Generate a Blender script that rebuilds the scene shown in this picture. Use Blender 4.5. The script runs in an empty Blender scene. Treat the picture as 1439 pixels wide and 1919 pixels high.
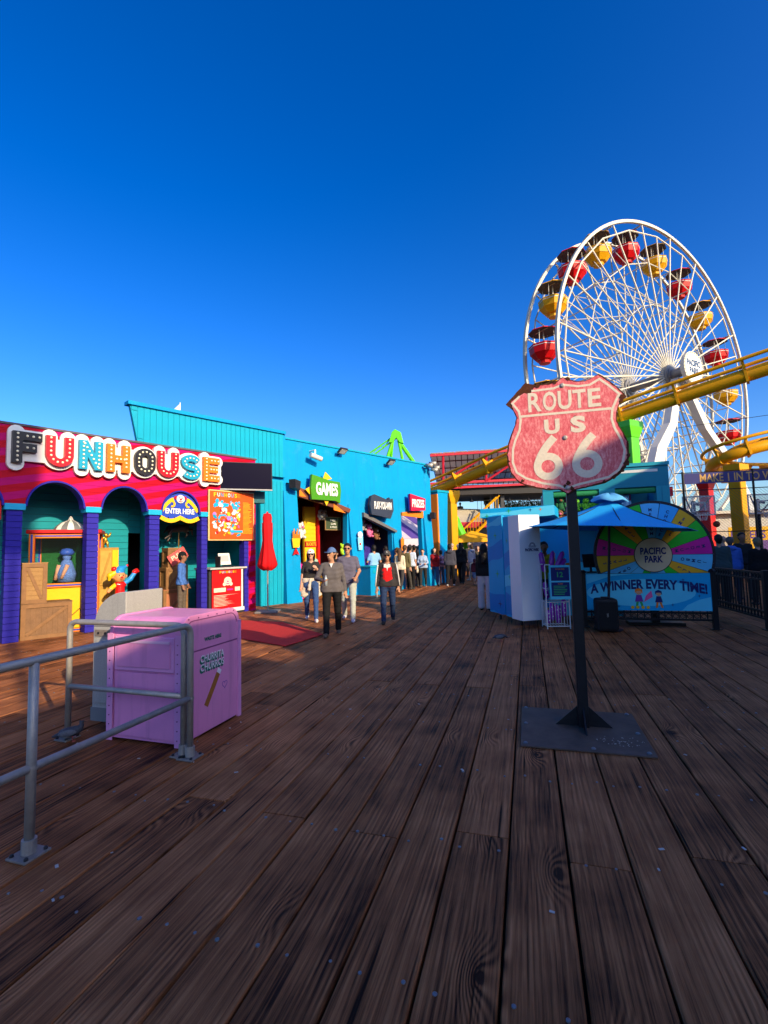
import bpy, math, random
import numpy as np
from mathutils import Vector, Matrix, Euler
R = math.radians
random.seed(11)
scn = bpy.context.scene
COL = scn.collection

# ---------------------------------------------------------------- camera
cd = bpy.data.cameras.new('camera'); cam = bpy.data.objects.new('camera', cd); COL.objects.link(cam)
PITCH, ROLL = R(4.35), R(-1.43)
_f = Vector((0, math.cos(PITCH), math.sin(PITCH))); _r = Vector((1, 0, 0)); _u = _r.cross(_f)
_r2 = _r*math.cos(ROLL) + _u*math.sin(ROLL); _u2 = _u*math.cos(ROLL) - _r*math.sin(ROLL)
M = Matrix((_r2, _u2, -_f)).transposed().to_4x4(); M.translation = Vector((0, 0, 1.65))
cam.matrix_world = M
cd.sensor_fit = 'VERTICAL'; cd.sensor_height = 36; cd.sensor_width = 27; cd.lens = 900/1919*36
cd.clip_start = .05; cd.clip_end = 6000
scn.camera = cam
# ---------------------------------------------------------------- sky, sun, exposure
SUN_AZ, SUN_EL = 140.0, 22.0           # azimuth clockwise from +Y
w = bpy.data.worlds.new('World'); scn.world = w; w.use_nodes = True
nt = w.node_tree; bg = nt.nodes['Background']
sky = nt.nodes.new('ShaderNodeTexSky'); sky.sky_type = 'NISHITA'; sky.sun_disc = False
sky.sun_elevation = R(SUN_EL); sky.sun_rotation = R(SUN_AZ)
sky.altitude = 0; sky.air_density = 1.0; sky.dust_density = 1.6; sky.ozone_density = 4.0
hs = nt.nodes.new('ShaderNodeHueSaturation'); hs.inputs['Saturation'].default_value = 1.26; hs.inputs['Hue'].default_value = .514
gm_ = nt.nodes.new('ShaderNodeGamma'); gm_.inputs[1].default_value = 1.18
nt.links.new(sky.outputs[0], gm_.inputs[0]); nt.links.new(gm_.outputs[0], hs.inputs['Color']); nt.links.new(hs.outputs[0], bg.inputs[0])
bg.inputs[1].default_value = .130
sl = bpy.data.lights.new('sun', 'SUN'); sl.energy = 4.3; sl.angle = R(.5); sl.color = (1, .80, .50)
so = bpy.data.objects.new('sun', sl); COL.objects.link(so)
_sd = Vector((math.sin(R(SUN_AZ))*math.cos(R(SUN_EL)), math.cos(R(SUN_AZ))*math.cos(R(SUN_EL)), math.sin(R(SUN_EL))))
so.rotation_euler = _sd.to_track_quat('Z', 'Y').to_euler(); so.location = _sd*40 + Vector((0, 0, 10))
vs = scn.view_settings; vs.view_transform = 'Standard'; vs.look = 'None'; vs.gamma = 1; vs.exposure = .64; vs.use_curve_mapping = False

scn.cycles.max_bounces = 6; scn.cycles.use_denoising = True; scn.cycles.sample_clamp_indirect = 6
scn.cycles.caustics_reflective = False; scn.cycles.caustics_refractive = False

# ---------------------------------------------------------------- materials
MATS = {}
def mk(name, col, rough=.5, metal=0., var=.10, vs=6., bump=.0, bs=40., emit=0., alpha=1., spec=.22, coat=0., wear=0.):
    if name in MATS: return MATS[name]
    m = bpy.data.materials.new(name); m.use_nodes = True; n = m.node_tree.nodes; l = m.node_tree.links
    b = n['Principled BSDF']; b.inputs['Roughness'].default_value = rough; b.inputs['Metallic'].default_value = metal
    b.inputs['Specular IOR Level'].default_value = spec; b.inputs['Coat Weight'].default_value = coat
    c = (*col, 1)
    b.inputs['Base Color'].default_value = c
    tc = n.new('ShaderNodeTexCoord')
    if var > 0:
        no = n.new('ShaderNodeTexNoise'); no.inputs['Scale'].default_value = vs; no.inputs['Detail'].default_value = 5; no.inputs['Roughness'].default_value = .65
        l.new(tc.outputs['Object'], no.inputs['Vector'])
        mx = n.new('ShaderNodeMix'); mx.data_type = 'RGBA'
        mx.inputs[6].default_value = (*[x*(1-var*1.3) for x in col], 1); mx.inputs[7].default_value = (*[min(1, x*(1+var)) for x in col], 1)
        l.new(no.outputs[0], mx.inputs[0]); l.new(mx.outputs[2], b.inputs['Base Color'])
        mr = n.new('ShaderNodeMapRange'); mr.inputs[3].default_value = max(0, rough-.1); mr.inputs[4].default_value = min(1, rough+.12)
        l.new(no.outputs[0], mr.inputs[0]); l.new(mr.outputs[0], b.inputs['Roughness'])
    if wear > 0:      # rain streaks, scuffs and faded patches
        sm_ = n.new('ShaderNodeMapping'); sm_.inputs['Scale'].default_value = (7, 7, .55); l.new(tc.outputs['Object'], sm_.inputs[0])
        ns = n.new('ShaderNodeTexNoise'); ns.inputs['Scale'].default_value = 1.; ns.inputs['Detail'].default_value = 6; ns.inputs['Roughness'].default_value = .7; l.new(sm_.outputs[0], ns.inputs['Vector'])
        nf = n.new('ShaderNodeTexNoise'); nf.inputs['Scale'].default_value = 1.7; nf.inputs['Detail'].default_value = 7; nf.inputs['Roughness'].default_value = .75; l.new(tc.outputs['Object'], nf.inputs['Vector'])
        k1 = n.new('ShaderNodeMapRange'); k1.inputs[1].default_value = .52; k1.inputs[2].default_value = .78; k1.inputs[4].default_value = wear; l.new(ns.outputs[0], k1.inputs[0])
        k2 = n.new('ShaderNodeMapRange'); k2.inputs[1].default_value = .55; k2.inputs[2].default_value = .70; k2.inputs[4].default_value = wear*.5; l.new(nf.outputs[0], k2.inputs[0])
        old = b.inputs['Base Color'].links[0].from_socket if b.inputs['Base Color'].links else None
        w1 = n.new('ShaderNodeMix'); w1.data_type = 'RGBA'; l.new(k1.outputs[0], w1.inputs[0])
        if old: l.new(old, w1.inputs[6])
        else: w1.inputs[6].default_value = c
        w1.inputs[7].default_value = (*[x*.30+.02 for x in col], 1)
        w2 = n.new('ShaderNodeMix'); w2.data_type = 'RGBA'; l.new(k2.outputs[0], w2.inputs[0]); l.new(w1.outputs[2], w2.inputs[6]); w2.inputs[7].default_value = (*[min(1, x*.8+.10) for x in col], 1)
        l.new(w2.outputs[2], b.inputs['Base Color'])
    if bump > 0:
        n2 = n.new('ShaderNodeTexNoise'); n2.inputs['Scale'].default_value = bs; n2.inputs['Detail'].default_value = 3
        l.new(tc.outputs['Object'], n2.inputs['Vector'])
        bp = n.new('ShaderNodeBump'); bp.inputs['Strength'].default_value = bump; bp.inputs['Distance'].default_value = .01
        l.new(n2.outputs[0], bp.inputs['Height']); l.new(bp.outputs[0], b.inputs['Normal'])
    if emit > 0:
        b.inputs['Emission Color'].default_value = c; b.inputs['Emission Strength'].default_value = emit
    if alpha < 1: b.inputs['Alpha'].default_value = alpha
    MATS[name] = m; return m

def nodes(m): return m.node_tree.nodes, m.node_tree.links
def ramp(n, stops, fac, l, interp='LINEAR'):
    r = n.new('ShaderNodeValToRGB'); e = r.color_ramp.elements; r.color_ramp.interpolation = interp
    while len(e) < len(stops): e.new(.5)
    for i, (p, c) in enumerate(stops): e[i].position = p; e[i].color = (*c, 1)
    l.new(fac, r.inputs[0]); return r
def math_(n, l, op, a, b=None, c=None):
    k = n.new('ShaderNodeMath'); k.operation = op
    for i, x in enumerate((a, b, c)):
        if x is None: continue
        if isinstance(x, (int, float)): k.inputs[i].default_value = x
        else: l.new(x, k.inputs[i])
    return k.outputs[0]

def plank_mat(name, dark, mid, light, bump=.6, objrand=True):
    """weathered timber: grain along local Y, rings, knots; every plank its own piece of the log"""
    m = bpy.data.materials.new(name); m.use_nodes = True; n, l = nodes(m); b = n['Principled BSDF']
    tc = n.new('ShaderNodeTexCoord'); oi = n.new('ShaderNodeObjectInfo')
    off = n.new('ShaderNodeVectorMath'); off.operation = 'MULTIPLY_ADD'
    cmb = n.new('ShaderNodeCombineXYZ')
    l.new(math_(n, l, 'MULTIPLY', oi.outputs['Random'], 37.), cmb.inputs[0]); l.new(math_(n, l, 'MULTIPLY', oi.outputs['Random'], 91.), cmb.inputs[1])
    if objrand:
        ad = n.new('ShaderNodeVectorMath'); ad.operation = 'ADD'; l.new(tc.outputs['Object'], ad.inputs[0]); l.new(cmb.outputs[0], ad.inputs[1]); co = ad.outputs[0]
    else: co = tc.outputs['Object']
    # warped log: distort, then stretch along the plank
    dn = n.new('ShaderNodeTexNoise'); dn.inputs['Scale'].default_value = 1.6; dn.inputs['Detail'].default_value = 2
    dm = n.new('ShaderNodeMapping'); dm.inputs['Scale'].default_value = (1.5, .22, 1); l.new(co, dm.inputs[0]); l.new(dm.outputs[0], dn.inputs['Vector'])
    kn = n.new('ShaderNodeTexVoronoi'); kn.inputs['Scale'].default_value = 1.15; kn.inputs['Randomness'].default_value = 1
    km = n.new('ShaderNodeMapping'); km.inputs['Scale'].default_value = (2.2, 1.0, 1); l.new(co, km.inputs[0]); l.new(km.outputs[0], kn.inputs['Vector'])
    knot = n.new('ShaderNodeMapRange'); knot.inputs[1].default_value = .0; knot.inputs[2].default_value = .30; knot.inputs[3].default_value = 1; knot.inputs[4].default_value = 0
    l.new(kn.outputs['Distance'], knot.inputs[0])
    sep = n.new('ShaderNodeSeparateXYZ'); l.new(co, sep.inputs[0])
    # ring phase = x*freq + knot bulge + slow noise
    ph = math_(n, l, 'MULTIPLY', sep.outputs[0], 34.)
    ph = math_(n, l, 'MULTIPLY_ADD', dn.outputs[0], 7., ph)
    ph = math_(n, l, 'MULTIPLY_ADD', math_(n, l, 'POWER', knot.outputs[0], 1.6), 5., ph)
    ring = math_(n, l, 'SINE', math_(n, l, 'MULTIPLY', ph, 7.0))
    gm = n.new('ShaderNodeMapping'); gm.inputs['Scale'].default_value = (120, 2.6, 20); l.new(co, gm.inputs[0])
    gn = n.new('ShaderNodeTexNoise'); gn.inputs['Scale'].default_value = 1; gn.inputs['Detail'].default_value = 5; gn.inputs['Roughness'].default_value = .7; l.new(gm.outputs[0], gn.inputs['Vector'])
    bn = n.new('ShaderNodeTexNoise'); bn.inputs['Scale'].default_value = 2.3; bn.inputs['Detail'].default_value = 4; l.new(co, bn.inputs['Vector'])
    mm = n.new('ShaderNodeMapping'); mm.inputs['Scale'].default_value = (42, .9, 9); l.new(co, mm.inputs[0])
    mn = n.new('ShaderNodeTexNoise'); mn.inputs['Scale'].default_value = 1; mn.inputs['Detail'].default_value = 4; mn.inputs['Roughness'].default_value = .6; mn.inputs['Distortion'].default_value = .4; l.new(mm.outputs[0], mn.inputs['Vector'])
    wk = n.new('ShaderNodeMapRange'); wk.inputs[1].default_value = .12; wk.inputs[2].default_value = .50; wk.inputs[3].default_value = .075; wk.inputs[4].default_value = .0; l.new(kn.outputs['Distance'], wk.inputs[0])
    pw = n.new('ShaderNodeMapRange'); pw.inputs[1].default_value = .48; pw.inputs[2].default_value = .68; pw.inputs[4].default_value = .07; l.new(bn.outputs[0], pw.inputs[0])
    rw_ = math_(n, l, 'ADD', wk.outputs[0], pw.outputs[0])
    base = math_(n, l, 'MULTIPLY_ADD', mn.outputs[0], .55, math_(n, l, 'MULTIPLY', gn.outputs[0], .45))
    v = math_(n, l, 'MULTIPLY_ADD', ring, rw_, base)
    v = math_(n, l, 'MULTIPLY_ADD', math_(n, l, 'SUBTRACT', bn.outputs[0], .5), .40, v)
    v = math_(n, l, 'MULTIPLY_ADD', math_(n, l, 'POWER', knot.outputs[0], 5.), -.45, v)
    if objrand: v = math_(n, l, 'ADD', v, math_(n, l, 'MULTIPLY', math_(n, l, 'SUBTRACT', oi.outputs['Random'], .5), .13))
    cr = ramp(n, [(.33, dark), (.50, mid), (.72, light)], v, l)
    # split cracks
    cm = n.new('ShaderNodeMapping'); cm.inputs['Scale'].default_value = (26, .7, 8); l.new(co, cm.inputs[0])
    cn = n.new('ShaderNodeTexNoise'); cn.inputs['Scale'].default_value = 1; cn.inputs['Detail'].default_value = 2; l.new(cm.outputs[0], cn.inputs['Vector'])
    crk = n.new('ShaderNodeMapRange'); crk.inputs[1].default_value = .66; crk.inputs[2].default_value = .72; l.new(cn.outputs[0], crk.inputs[0])
    mx = n.new('ShaderNodeMix'); mx.data_type = 'RGBA'; l.new(crk.outputs[0], mx.inputs[0]); l.new(cr.outputs[0], mx.inputs[6]); mx.inputs[7].default_value = (*[x*.35 for x in dark], 1)
    l.new(mx.outputs[2], b.inputs['Base Color'])
    h = math_(n, l, 'MULTIPLY_ADD', ring, rw_, math_(n, l, 'MULTIPLY_ADD', mn.outputs[0], .8, math_(n, l, 'MULTIPLY', gn.outputs[0], .6))); h = math_(n, l, 'MULTIPLY_ADD', crk.outputs[0], -.7, h)
    bp = n.new('ShaderNodeBump'); bp.inputs['Strength'].default_value = bump; bp.inputs['Distance'].default_value = .012; l.new(h, bp.inputs['Height']); l.new(bp.outputs[0], b.inputs['Normal'])
    rr = n.new('ShaderNodeMapRange'); rr.inputs[3].default_value = .42; rr.inputs[4].default_value = .75; l.new(gn.outputs[0], rr.inputs[0]); l.new(rr.outputs[0], b.inputs['Roughness']); b.inputs['Specular IOR Level'].default_value = .10
    MATS[name] = m; return m

# ---------------------------------------------------------------- mesh helpers
class MB:
    def __init__(s): s.v = []; s.f = []; s.m = []
    def add(s, vs, fs, mi=0):
        o = len(s.v); s.v += [tuple(x) for x in vs]; s.f += [tuple(o+i for i in f) for f in fs]; s.m += [mi]*len(fs); return s
    def box(s, x0, x1, y0, y1, z0, z1, mi=0, T=None):
        vs = [Vector((x, y, z)) for z in (z0, z1) for y in (y0, y1) for x in (x0, x1)]
        if T is not None: vs = [T @ v for v in vs]
        return s.add(vs, [(0, 2, 3, 1), (4, 5, 7, 6), (0, 1, 5, 4), (2, 6, 7, 3), (0, 4, 6, 2), (1, 3, 7, 5)], mi)
    def cyl(s, p0, p1, r0, r1=None, n=10, mi=0, cap=True):
        p0 = Vector(p0); p1 = Vector(p1); r1 = r0 if r1 is None else r1
        d = (p1-p0).normalized(); a = d.orthogonal().normalized() if abs(d.z) < .999 else Vector((1, 0, 0)); b = d.cross(a)
        vs = []
        for p, r in ((p0, r0), (p1, r1)):
            for i in range(n):
                t = 2*math.pi*i/n; vs.append(p + (a*math.cos(t) + b*math.sin(t))*r)
        fs = [(i, (i+1) % n, n+(i+1) % n, n+i) for i in range(n)]
        if cap: fs += [tuple(range(n))[::-1], tuple(range(n, 2*n))]
        return s.add(vs, fs, mi)
    def tube(s, pts, r, n=8, mi=0, closed=False, cap=True):
        pts = [Vector(p) for p in pts]; N = len(pts); vs = []; fs = []
        rs = r if isinstance(r, (list, tuple)) else [r]*N
        prev = None
        for i, p in enumerate(pts):
            if closed: d = pts[(i+1) % N] - pts[i-1]
            else: d = pts[min(i+1, N-1)] - pts[max(i-1, 0)]
            d.normalize()
            if prev is None: a = d.orthogonal().normalized()
            else: a = (prev - d*prev.dot(d)).normalized()
            prev = a; b = d.cross(a)
            for k in range(n):
                t = 2*math.pi*k/n; vs.append(p + (a*math.cos(t) + b*math.sin(t))*rs[i])
        for i in range(N if closed else N-1):
            j = (i+1) % N
            for k in range(n): fs.append((i*n+k, i*n+(k+1) % n, j*n+(k+1) % n, j*n+k))
        if not closed and cap: fs += [tuple(range(n))[::-1], tuple(range((N-1)*n, N*n))]
        return s.add(vs, fs, mi)
    def poly(s, pts, y0, y1, mi=0, mis=None):
        """polygon in the XZ plane extruded from y0 (front) to y1"""
        n = len(pts); A = sum(pts[i][0]*pts[(i+1) % n][1] - pts[(i+1) % n][0]*pts[i][1] for i in range(n))
        if A < 0: pts = pts[::-1]
        vs = [(x, y0, z) for x, z in pts] + [(x, y1, z) for x, z in pts]
        s.add(vs, [tuple(range(n)), tuple(range(n, 2*n))[::-1]], mi)
        o = len(s.v)-2*n
        for i in range(n): s.f.append((o+i, o+n+i, o+n+(i+1) % n, o+(i+1) % n)); s.m.append(mi if mis is None else mis)
        return s
    def lathe(s, prof, n=16, c=(0, 0, 0), mi=0):
        c = Vector(c); vs = []; fs = []; k = len(prof)
        for i in range(n):
            t = 2*math.pi*i/n
            for r, z in prof: vs.append(c + Vector((r*math.cos(t), r*math.sin(t), z)))
        for i in range(n):
            j = (i+1) % n
            for q in range(k-1): fs.append((i*k+q, j*k+q, j*k+q+1, i*k+q+1))
        return s.add(vs, fs, mi)
    def ball(s, c, r, nu=10, nv=7, mi=0, T=None):
        rx, ry, rz = r if isinstance(r, (tuple, list)) else (r, r, r); c = Vector(c); vs = [c+Vector((0, 0, -rz))]; fs = []
        for j in range(1, nv):
            p = math.pi*j/nv - math.pi/2
            for i in range(nu):
                t = 2*math.pi*i/nu; vs.append(c+Vector((rx*math.cos(p)*math.cos(t), ry*math.cos(p)*math.sin(t), rz*math.sin(p))))
        vs.append(c+Vector((0, 0, rz))); L = len(vs)-1
        for i in range(nu):
            fs.append((0, 1+(i+1) % nu, 1+i)); b = 1+(nv-2)*nu; fs.append((L, b+i, b+(i+1) % nu))
            for j in range(nv-2): a = 1+j*nu; fs.append((a+i, a+(i+1) % nu, a+nu+(i+1) % nu, a+nu+i))
        if T is not None: vs = [T @ v for v in vs]
        return s.add(vs, fs, mi)
    def mesh(s, name, mats, smooth=False):
        me = bpy.data.meshes.new(name); me.from_pydata([tuple(v) for v in s.v], [], s.f)
        for m in (mats if isinstance(mats, (list, tuple)) else [mats]): me.materials.append(m)
        me.polygons.foreach_set('material_index', s.m)
        if smooth: me.polygons.foreach_set('use_smooth', [True]*len(s.f))
        me.update(); return me
    def obj(s, name, mats, parent=None, smooth=False, loc=(0, 0, 0), rz=0., bev=0., fix=True):
        me = s.mesh(name, mats, smooth)
        if fix:
            import bmesh
            bm = bmesh.new(); bm.from_mesh(me); bmesh.ops.recalc_face_normals(bm, faces=bm.faces); bm.to_mesh(me); bm.free()
        return link(name, me, parent, loc, rz, bev)
def link(name, me, parent=None, loc=(0, 0, 0), rz=0., bev=0.):
    o = bpy.data.objects.new(name, me); COL.objects.link(o); o.parent = parent; o.location = loc; o.rotation_euler = (0, 0, rz)
    if bev:
        b = o.modifiers.new('bevel', 'BEVEL'); b.width = bev; b.segments = 2; b.limit_method = 'ANGLE'; b.angle_limit = R(40)
    return o
def tag(o, label=None, cat=None, group=None, kind=None):
    if label: o['label'] = label
    if cat: o['category'] = cat
    if group: o['group'] = group
    if kind: o['kind'] = kind
    return o
def empty(name, loc, rz=0., label=None, cat=None, group=None):
    o = bpy.data.objects.new(name, None); COL.objects.link(o); o.location = loc; o.rotation_euler = (0, 0, rz); o.empty_display_size = .2
    return tag(o, label, cat, group)
def kids(o): return [c for c in COL.objects if c.parent == o]
def copy_tree(o, parent=None, ch=None):
    c = o.copy(); COL.objects.link(c); c.parent = parent
    for k in [x for x in bpy.data.objects if x.parent == o]: copy_tree(k, c)
    return c
def azr(az): return R(90-az)      # local x runs along azimuth az, local y points to its left
def cap_box(x0, x1, y0, y1, z0, z1): return MB().box(x0, x1, y0, y1, z0, z1)
def part(name, mat, parent, x0, x1, y0, y1, z0, z1, bev=0.): return MB().box(x0, x1, y0, y1, z0, z1).obj(name, mat, parent, bev=bev, fix=False)
def rod(name, mat, parent, p0, p1, r, n=10, r1=None): return MB().cyl(p0, p1, r, r1, n).obj(name, mat, parent, smooth=False)

# flat lettering: built as real, thin, raised characters
def text_mesh(s, w=None, h=None, ext=.003, bold=0., spacing=1., fn=None, lines=1.0, align='CENTER'):
    cu = bpy.data.curves.new('txt', 'FONT'); cu.body = s; cu.size = 1; cu.align_x = align; cu.extrude = 0; cu.offset = bold; cu.space_character = spacing; cu.space_line = lines; cu.resolution_u = 3
    cu.fill_mode = 'FRONT' if hasattr(cu, 'fill_mode') else cu.fill_mode
    o = bpy.data.objects.new('txt', cu); COL.objects.link(o)
    bpy.context.view_layer.update()
    me = bpy.data.meshes.new_from_object(o.evaluated_get(bpy.context.evaluated_depsgraph_get()))
    bpy.data.objects.remove(o); bpy.data.curves.remove(cu)
    n = len(me.vertices); co = np.empty(n*3); me.vertices.foreach_get('co', co); co = co.reshape(-1, 3)
    lo, hi = co.min(0), co.max(0); co[:, :2] -= (lo[:2]+hi[:2])/2
    sx = (w/(hi[0]-lo[0])) if w else None; sy = (h/(hi[1]-lo[1])) if h else None
    sx = sx or sy; sy = sy or sx; co[:, 0] *= sx; co[:, 1] *= sy
    if fn is not None: co = fn(co)
    faces = [tuple(p.vertices) for p in me.polygons]
    bpy.data.meshes.remove(me)
    # stand up in XZ facing -Y, give thickness
    mb = MB(); top = [(c[0], -ext, c[1]) for c in co]; mb.add(top, faces)
    if ext > .004:
        from collections import Counter
        ed = {}
        for f in faces:
            for i in range(len(f)):
                a, b = f[i], f[(i+1) % len(f)]; ed[(a, b)] = 1
        bnd = [(a, b) for (a, b) in ed if (b, a) not in ed]
        bot = [(c[0], 0, c[1]) for c in co]; k = len(top)
        mb.v += bot; o0 = 0
        for a, b in bnd: mb.f.append((a, a+k, b+k, b)); mb.m.append(0)
    return mb
def text(name, s, mat, parent, loc, w=None, h=None, ext=.003, bold=0., rz=0., spacing=1., fn=None, lines=1., tilt=0.):
    mb = text_mesh(s, w, h, ext, bold, spacing, fn, lines)
    if tilt:
        c, q = math.cos(tilt), math.sin(tilt); mb.v = [(x*c - z*q, y, x*q + z*c) for x, y, z in mb.v]
    return mb.obj(name, mat, parent, loc=loc, rz=rz, fix=False)
def disc(cx, cz, r, n=24, a0=0., a1=360.):
    return [(cx + r*math.cos(R(a0+(a1-a0)*i/n)), cz + r*math.sin(R(a0+(a1-a0)*i/n))) for i in range(n if a1-a0 >= 360 else n+1)]
def arc_pts(cx, cz, rx, rz, a0, a1, n): return [(cx + rx*math.cos(R(a0+(a1-a0)*i/n)), cz + rz*math.sin(R(a0+(a1-a0)*i/n))) for i in range(n+1)]
def stroke(pts, w, closed=False):
    """outline polygon of a thick polyline (2-D)"""
    P = [Vector(p) for p in pts]; n = len(P); Lp = []; Rp = []
    for i in range(n):
        if closed: a, b, c = P[i-1], P[i], P[(i+1) % n]
        else: a, b, c = P[max(i-1, 0)], P[i], P[min(i+1, n-1)]
        d0 = (b-a).normalized() if (b-a).length > 0 else (c-b).normalized(); d1 = (c-b).normalized() if (c-b).length > 0 else d0
        t = (d0+d1).normalized(); nn = Vector((-t.y, t.x)); k = 1/max(.5, nn.dot(Vector((-d0.y, d0.x))))
        Lp.append(b+nn*w/2*k); Rp.append(b-nn*w/2*k)
    return [tuple(p) for p in Lp], [tuple(p) for p in Rp]
def stroke_mb(mb, pts, w, y0, y1, mi=0, closed=False):
    L, Q = stroke(pts, w, closed); n = len(L); vs = [(x, y0, z) for x, z in L]+[(x, y0, z) for x, z in Q]+[(x, y1, z) for x, z in L]+[(x, y1, z) for x, z in Q]; fs = []
    for i in range(n if closed else n-1):
        j = (i+1) % n; fs += [(i, n+i, n+j, j), (2*n+i, 2*n+j, 3*n+j, 3*n+i), (i, j, 2*n+j, 2*n+i), (n+i, 3*n+i, 3*n+j, n+j)]
    if not closed: fs += [(0, 2*n, 3*n, n), (n-1, 2*n-1, 4*n-1, 3*n-1)]
    mb.add(vs, fs, mi); return mb
# ================================================================ SETTING
PA = 16.5                                   # planks run along this azimuth
PN = Vector((math.cos(R(PA)), -math.sin(R(PA)), 0)); PT = Vector((math.sin(R(PA)), math.cos(R(PA)), 0))
M_plank = plank_mat('deck timber', (.028, .0090, .0034), (.275, .095, .033), (.56, .215, .082), bump=.75)
M_plankfar = plank_mat('deck timber far', (.055, .019, .0075), (.28, .100, .036), (.52, .205, .080), bump=.5, objrand=False)
M_under = mk('dark under deck', (.012, .010, .009), .9)
M_nail = mk('nail steel', (.22, .22, .23), .45, .7, var=.3, vs=30)
deck = MB().box(-55, 70, -40, 95, -.5, -.075).obj('boardwalk', M_under, fix=False); tag(deck, kind='structure', label='weathered brown timber boardwalk of long wide planks', cat='boardwalk')
sea_m = mk('sea water', (.02, .09, .14), .12, var=.2, vs=.05, bump=.6, bs=.4)
sea = MB().add([(-4000, -4000, -7), (4000, -4000, -7), (4000, 4000, -7), (-4000, 4000, -7)], [(0, 1, 2, 3)]).obj('sea', sea_m, fix=False); tag(sea, kind='structure', label='dark blue sea beneath and beyond the pier', cat='sea')

def cam_px(p):
    d = M.to_3x3().transposed() @ (Vector(p) - M.translation)
    if d.z > -.05: return None
    return (719.5 + 900*d.x/-d.z, 959.5 - 900*d.y/-d.z)
def plank_prof(wd, th=.055, ch=.006):
    h = wd/2
    return [(-h, -th), (h, -th), (h, -ch), (h-ch*.8, -.001), (h-.03, .0), (-h+.03, .0), (-h+ch*.8, -.001), (-h, -ch)]
def plank_add(mb, wd, L, c=(0, 0, 0), dz=0.):
    pr = plank_prof(wd); n = len(pr); vs = []
    for y in (-L/2, L/2): vs += [(c[0]+x, c[1]+y, c[2]+z+dz) for x, z in pr]
    mb.add(vs, [(i, (i+1) % n, n+(i+1) % n, n+i) for i in range(n)] + [tuple(range(n)), tuple(range(n, 2*n))[::-1]])
segs = []
rn = random.Random(5)
for k in range(-52, 60):
    n0 = -.174 + .305*k
    t = (2.85 if k % 2 else 5.9) + rn.uniform(-.1, .14) + (0 if abs(k) < 8 else rn.uniform(-2.2, 2.2)); L = 6.1
    while t > -5: t -= L
    while t < 60:
        segs.append((n0, t, L)); t += L
near, far = [], []
for n0, t, L in segs:
    best = 1e9
    for q in range(9):
        tt = t + L*q/8; p = PN*(n0+.15) + PT*tt
        px = cam_px(p)
        if px and -80 < px[0] < 1520 and px[1] < 2000: best = min(best, tt)
    (near if best < 24 and abs(n0) < 11 else far).append((best, n0, t, L))
near.sort(key=lambda s: s[0])
far += near[285:]; near = near[:285]
for i, (_, n0, t, L) in enumerate(near):
    mb = MB(); wd = .305 - rn.uniform(.009, .016); plank_add(mb, wd, L-rn.uniform(.006, .016))
    c = PN*(n0+.1525) + PT*(t+L/2)
    o = mb.obj('plank', M_plank, deck, fix=True); o.location = (c.x, c.y, rn.uniform(-.004, .0)); o.rotation_euler = (0, R(rn.uniform(-.35, .35)), -R(PA)+R(rn.uniform(-.03, .03)))
mb = MB()
for _, n0, t, L in far: plank_add(mb, .294, L-.01, (n0+.1525, t+L/2, rn.uniform(-.004, 0)))
o = mb.obj('far_planks', M_plankfar, deck); o.rotation_euler = (0, 0, -R(PA)); tag(o, kind='stuff')
mb = MB()
for k in range(-34, 40):
    n0 = -.174 + .305*k
    for b in range(0, 15):
        t = .98 + b*.905
        for dn in (.065, .235):
            if rn.random() < .12: continue
            p = PN*(n0+dn+rn.uniform(-.025, .025)) + PT*(t+rn.uniform(-.035, .035)); px = cam_px(p)
            if not px or not (-30 < px[0] < 1470) or px[1] > 1960: continue
            r = rn.uniform(.007, .0105); h = rn.uniform(.001, .0045)
            mb.lathe([(r, -.004), (r, h*.6), (r*.75, h), (.0, h*.8)], 8, p)
o = mb.obj('nail_heads', M_nail, deck, smooth=True); tag(o, kind='stuff')
# scraps of litter on the planks
rl = random.Random(3); mb = MB()
for i in range(70):
    x, y = rl.uniform(-4.5, 5), rl.uniform(2.2, 10); a = rl.uniform(0, 6.3); s = rl.uniform(.006, .016)
    T = Matrix.Translation((x, y, .003)) @ Matrix.Rotation(a, 4, 'Z'); mb.box(-s, s, -s*.5, s*.5, 0, .003, 0, T)
tag(mb.obj('litter_scraps', mk('paper scrap', (.5, .46, .42), .8, var=.3)), kind='stuff', label='small pale scraps of litter scattered over the planks', cat='litter')

# long building to the right behind the viewer: its roofline throws the shade over the boardwalk
M_blueshed = mk('shed cream paint', (.66, .60, .50), .6, var=.15, vs=1.5)
B = empty('pier_building', (7.95, -9.1, 0), azr(23.9), 'long pier building outside the frame whose shadow covers the near boardwalk', 'building')
prof = [(-22, 7.5), (2.4, 7.5), (2.4, 7.25), (3.4, 7.25), (3.5, 6.9), (4.15, 6.9), (4.25, 7.45), (7.2, 7.4), (7.2, 7.1), (10.2, 7.05), (10.2, 7.5), (17.4, 7.5), (17.4, 8.3), (24, 8.3), (24, 7.2), (27, 7.2)]
MB().poly([(-22, 0), (27, 0)] + prof[::-1], -.3, 0, 0).obj('wall', M_blueshed, B)
MB().box(-22, 27, -9, -.3, 0, 6.6).obj('hall', M_blueshed, B, fix=False)
for i in range(9): part('window', mk('dark shop window', (.02, .025, .03), .1), B, -19+i*5, -16.4+i*5, 0, .04, .9, 3.2)
S = empty('roof_billboard', (9.8, -10.3, 7), azr(50), 'roof billboard outside the frame shading the left end of the striped facade', 'billboard')
part('board', mk('billboard backing', (.4, .38, .35), .7), S, -4.2, .02, -.15, .15, 5.35, 9.0)
for x in (-3.8, -.4): rod('post', mk('dark steel', (.05, .05, .055), .5, .6), S, (x, 0, -.4), (x, 0, 5.4), .07)
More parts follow.
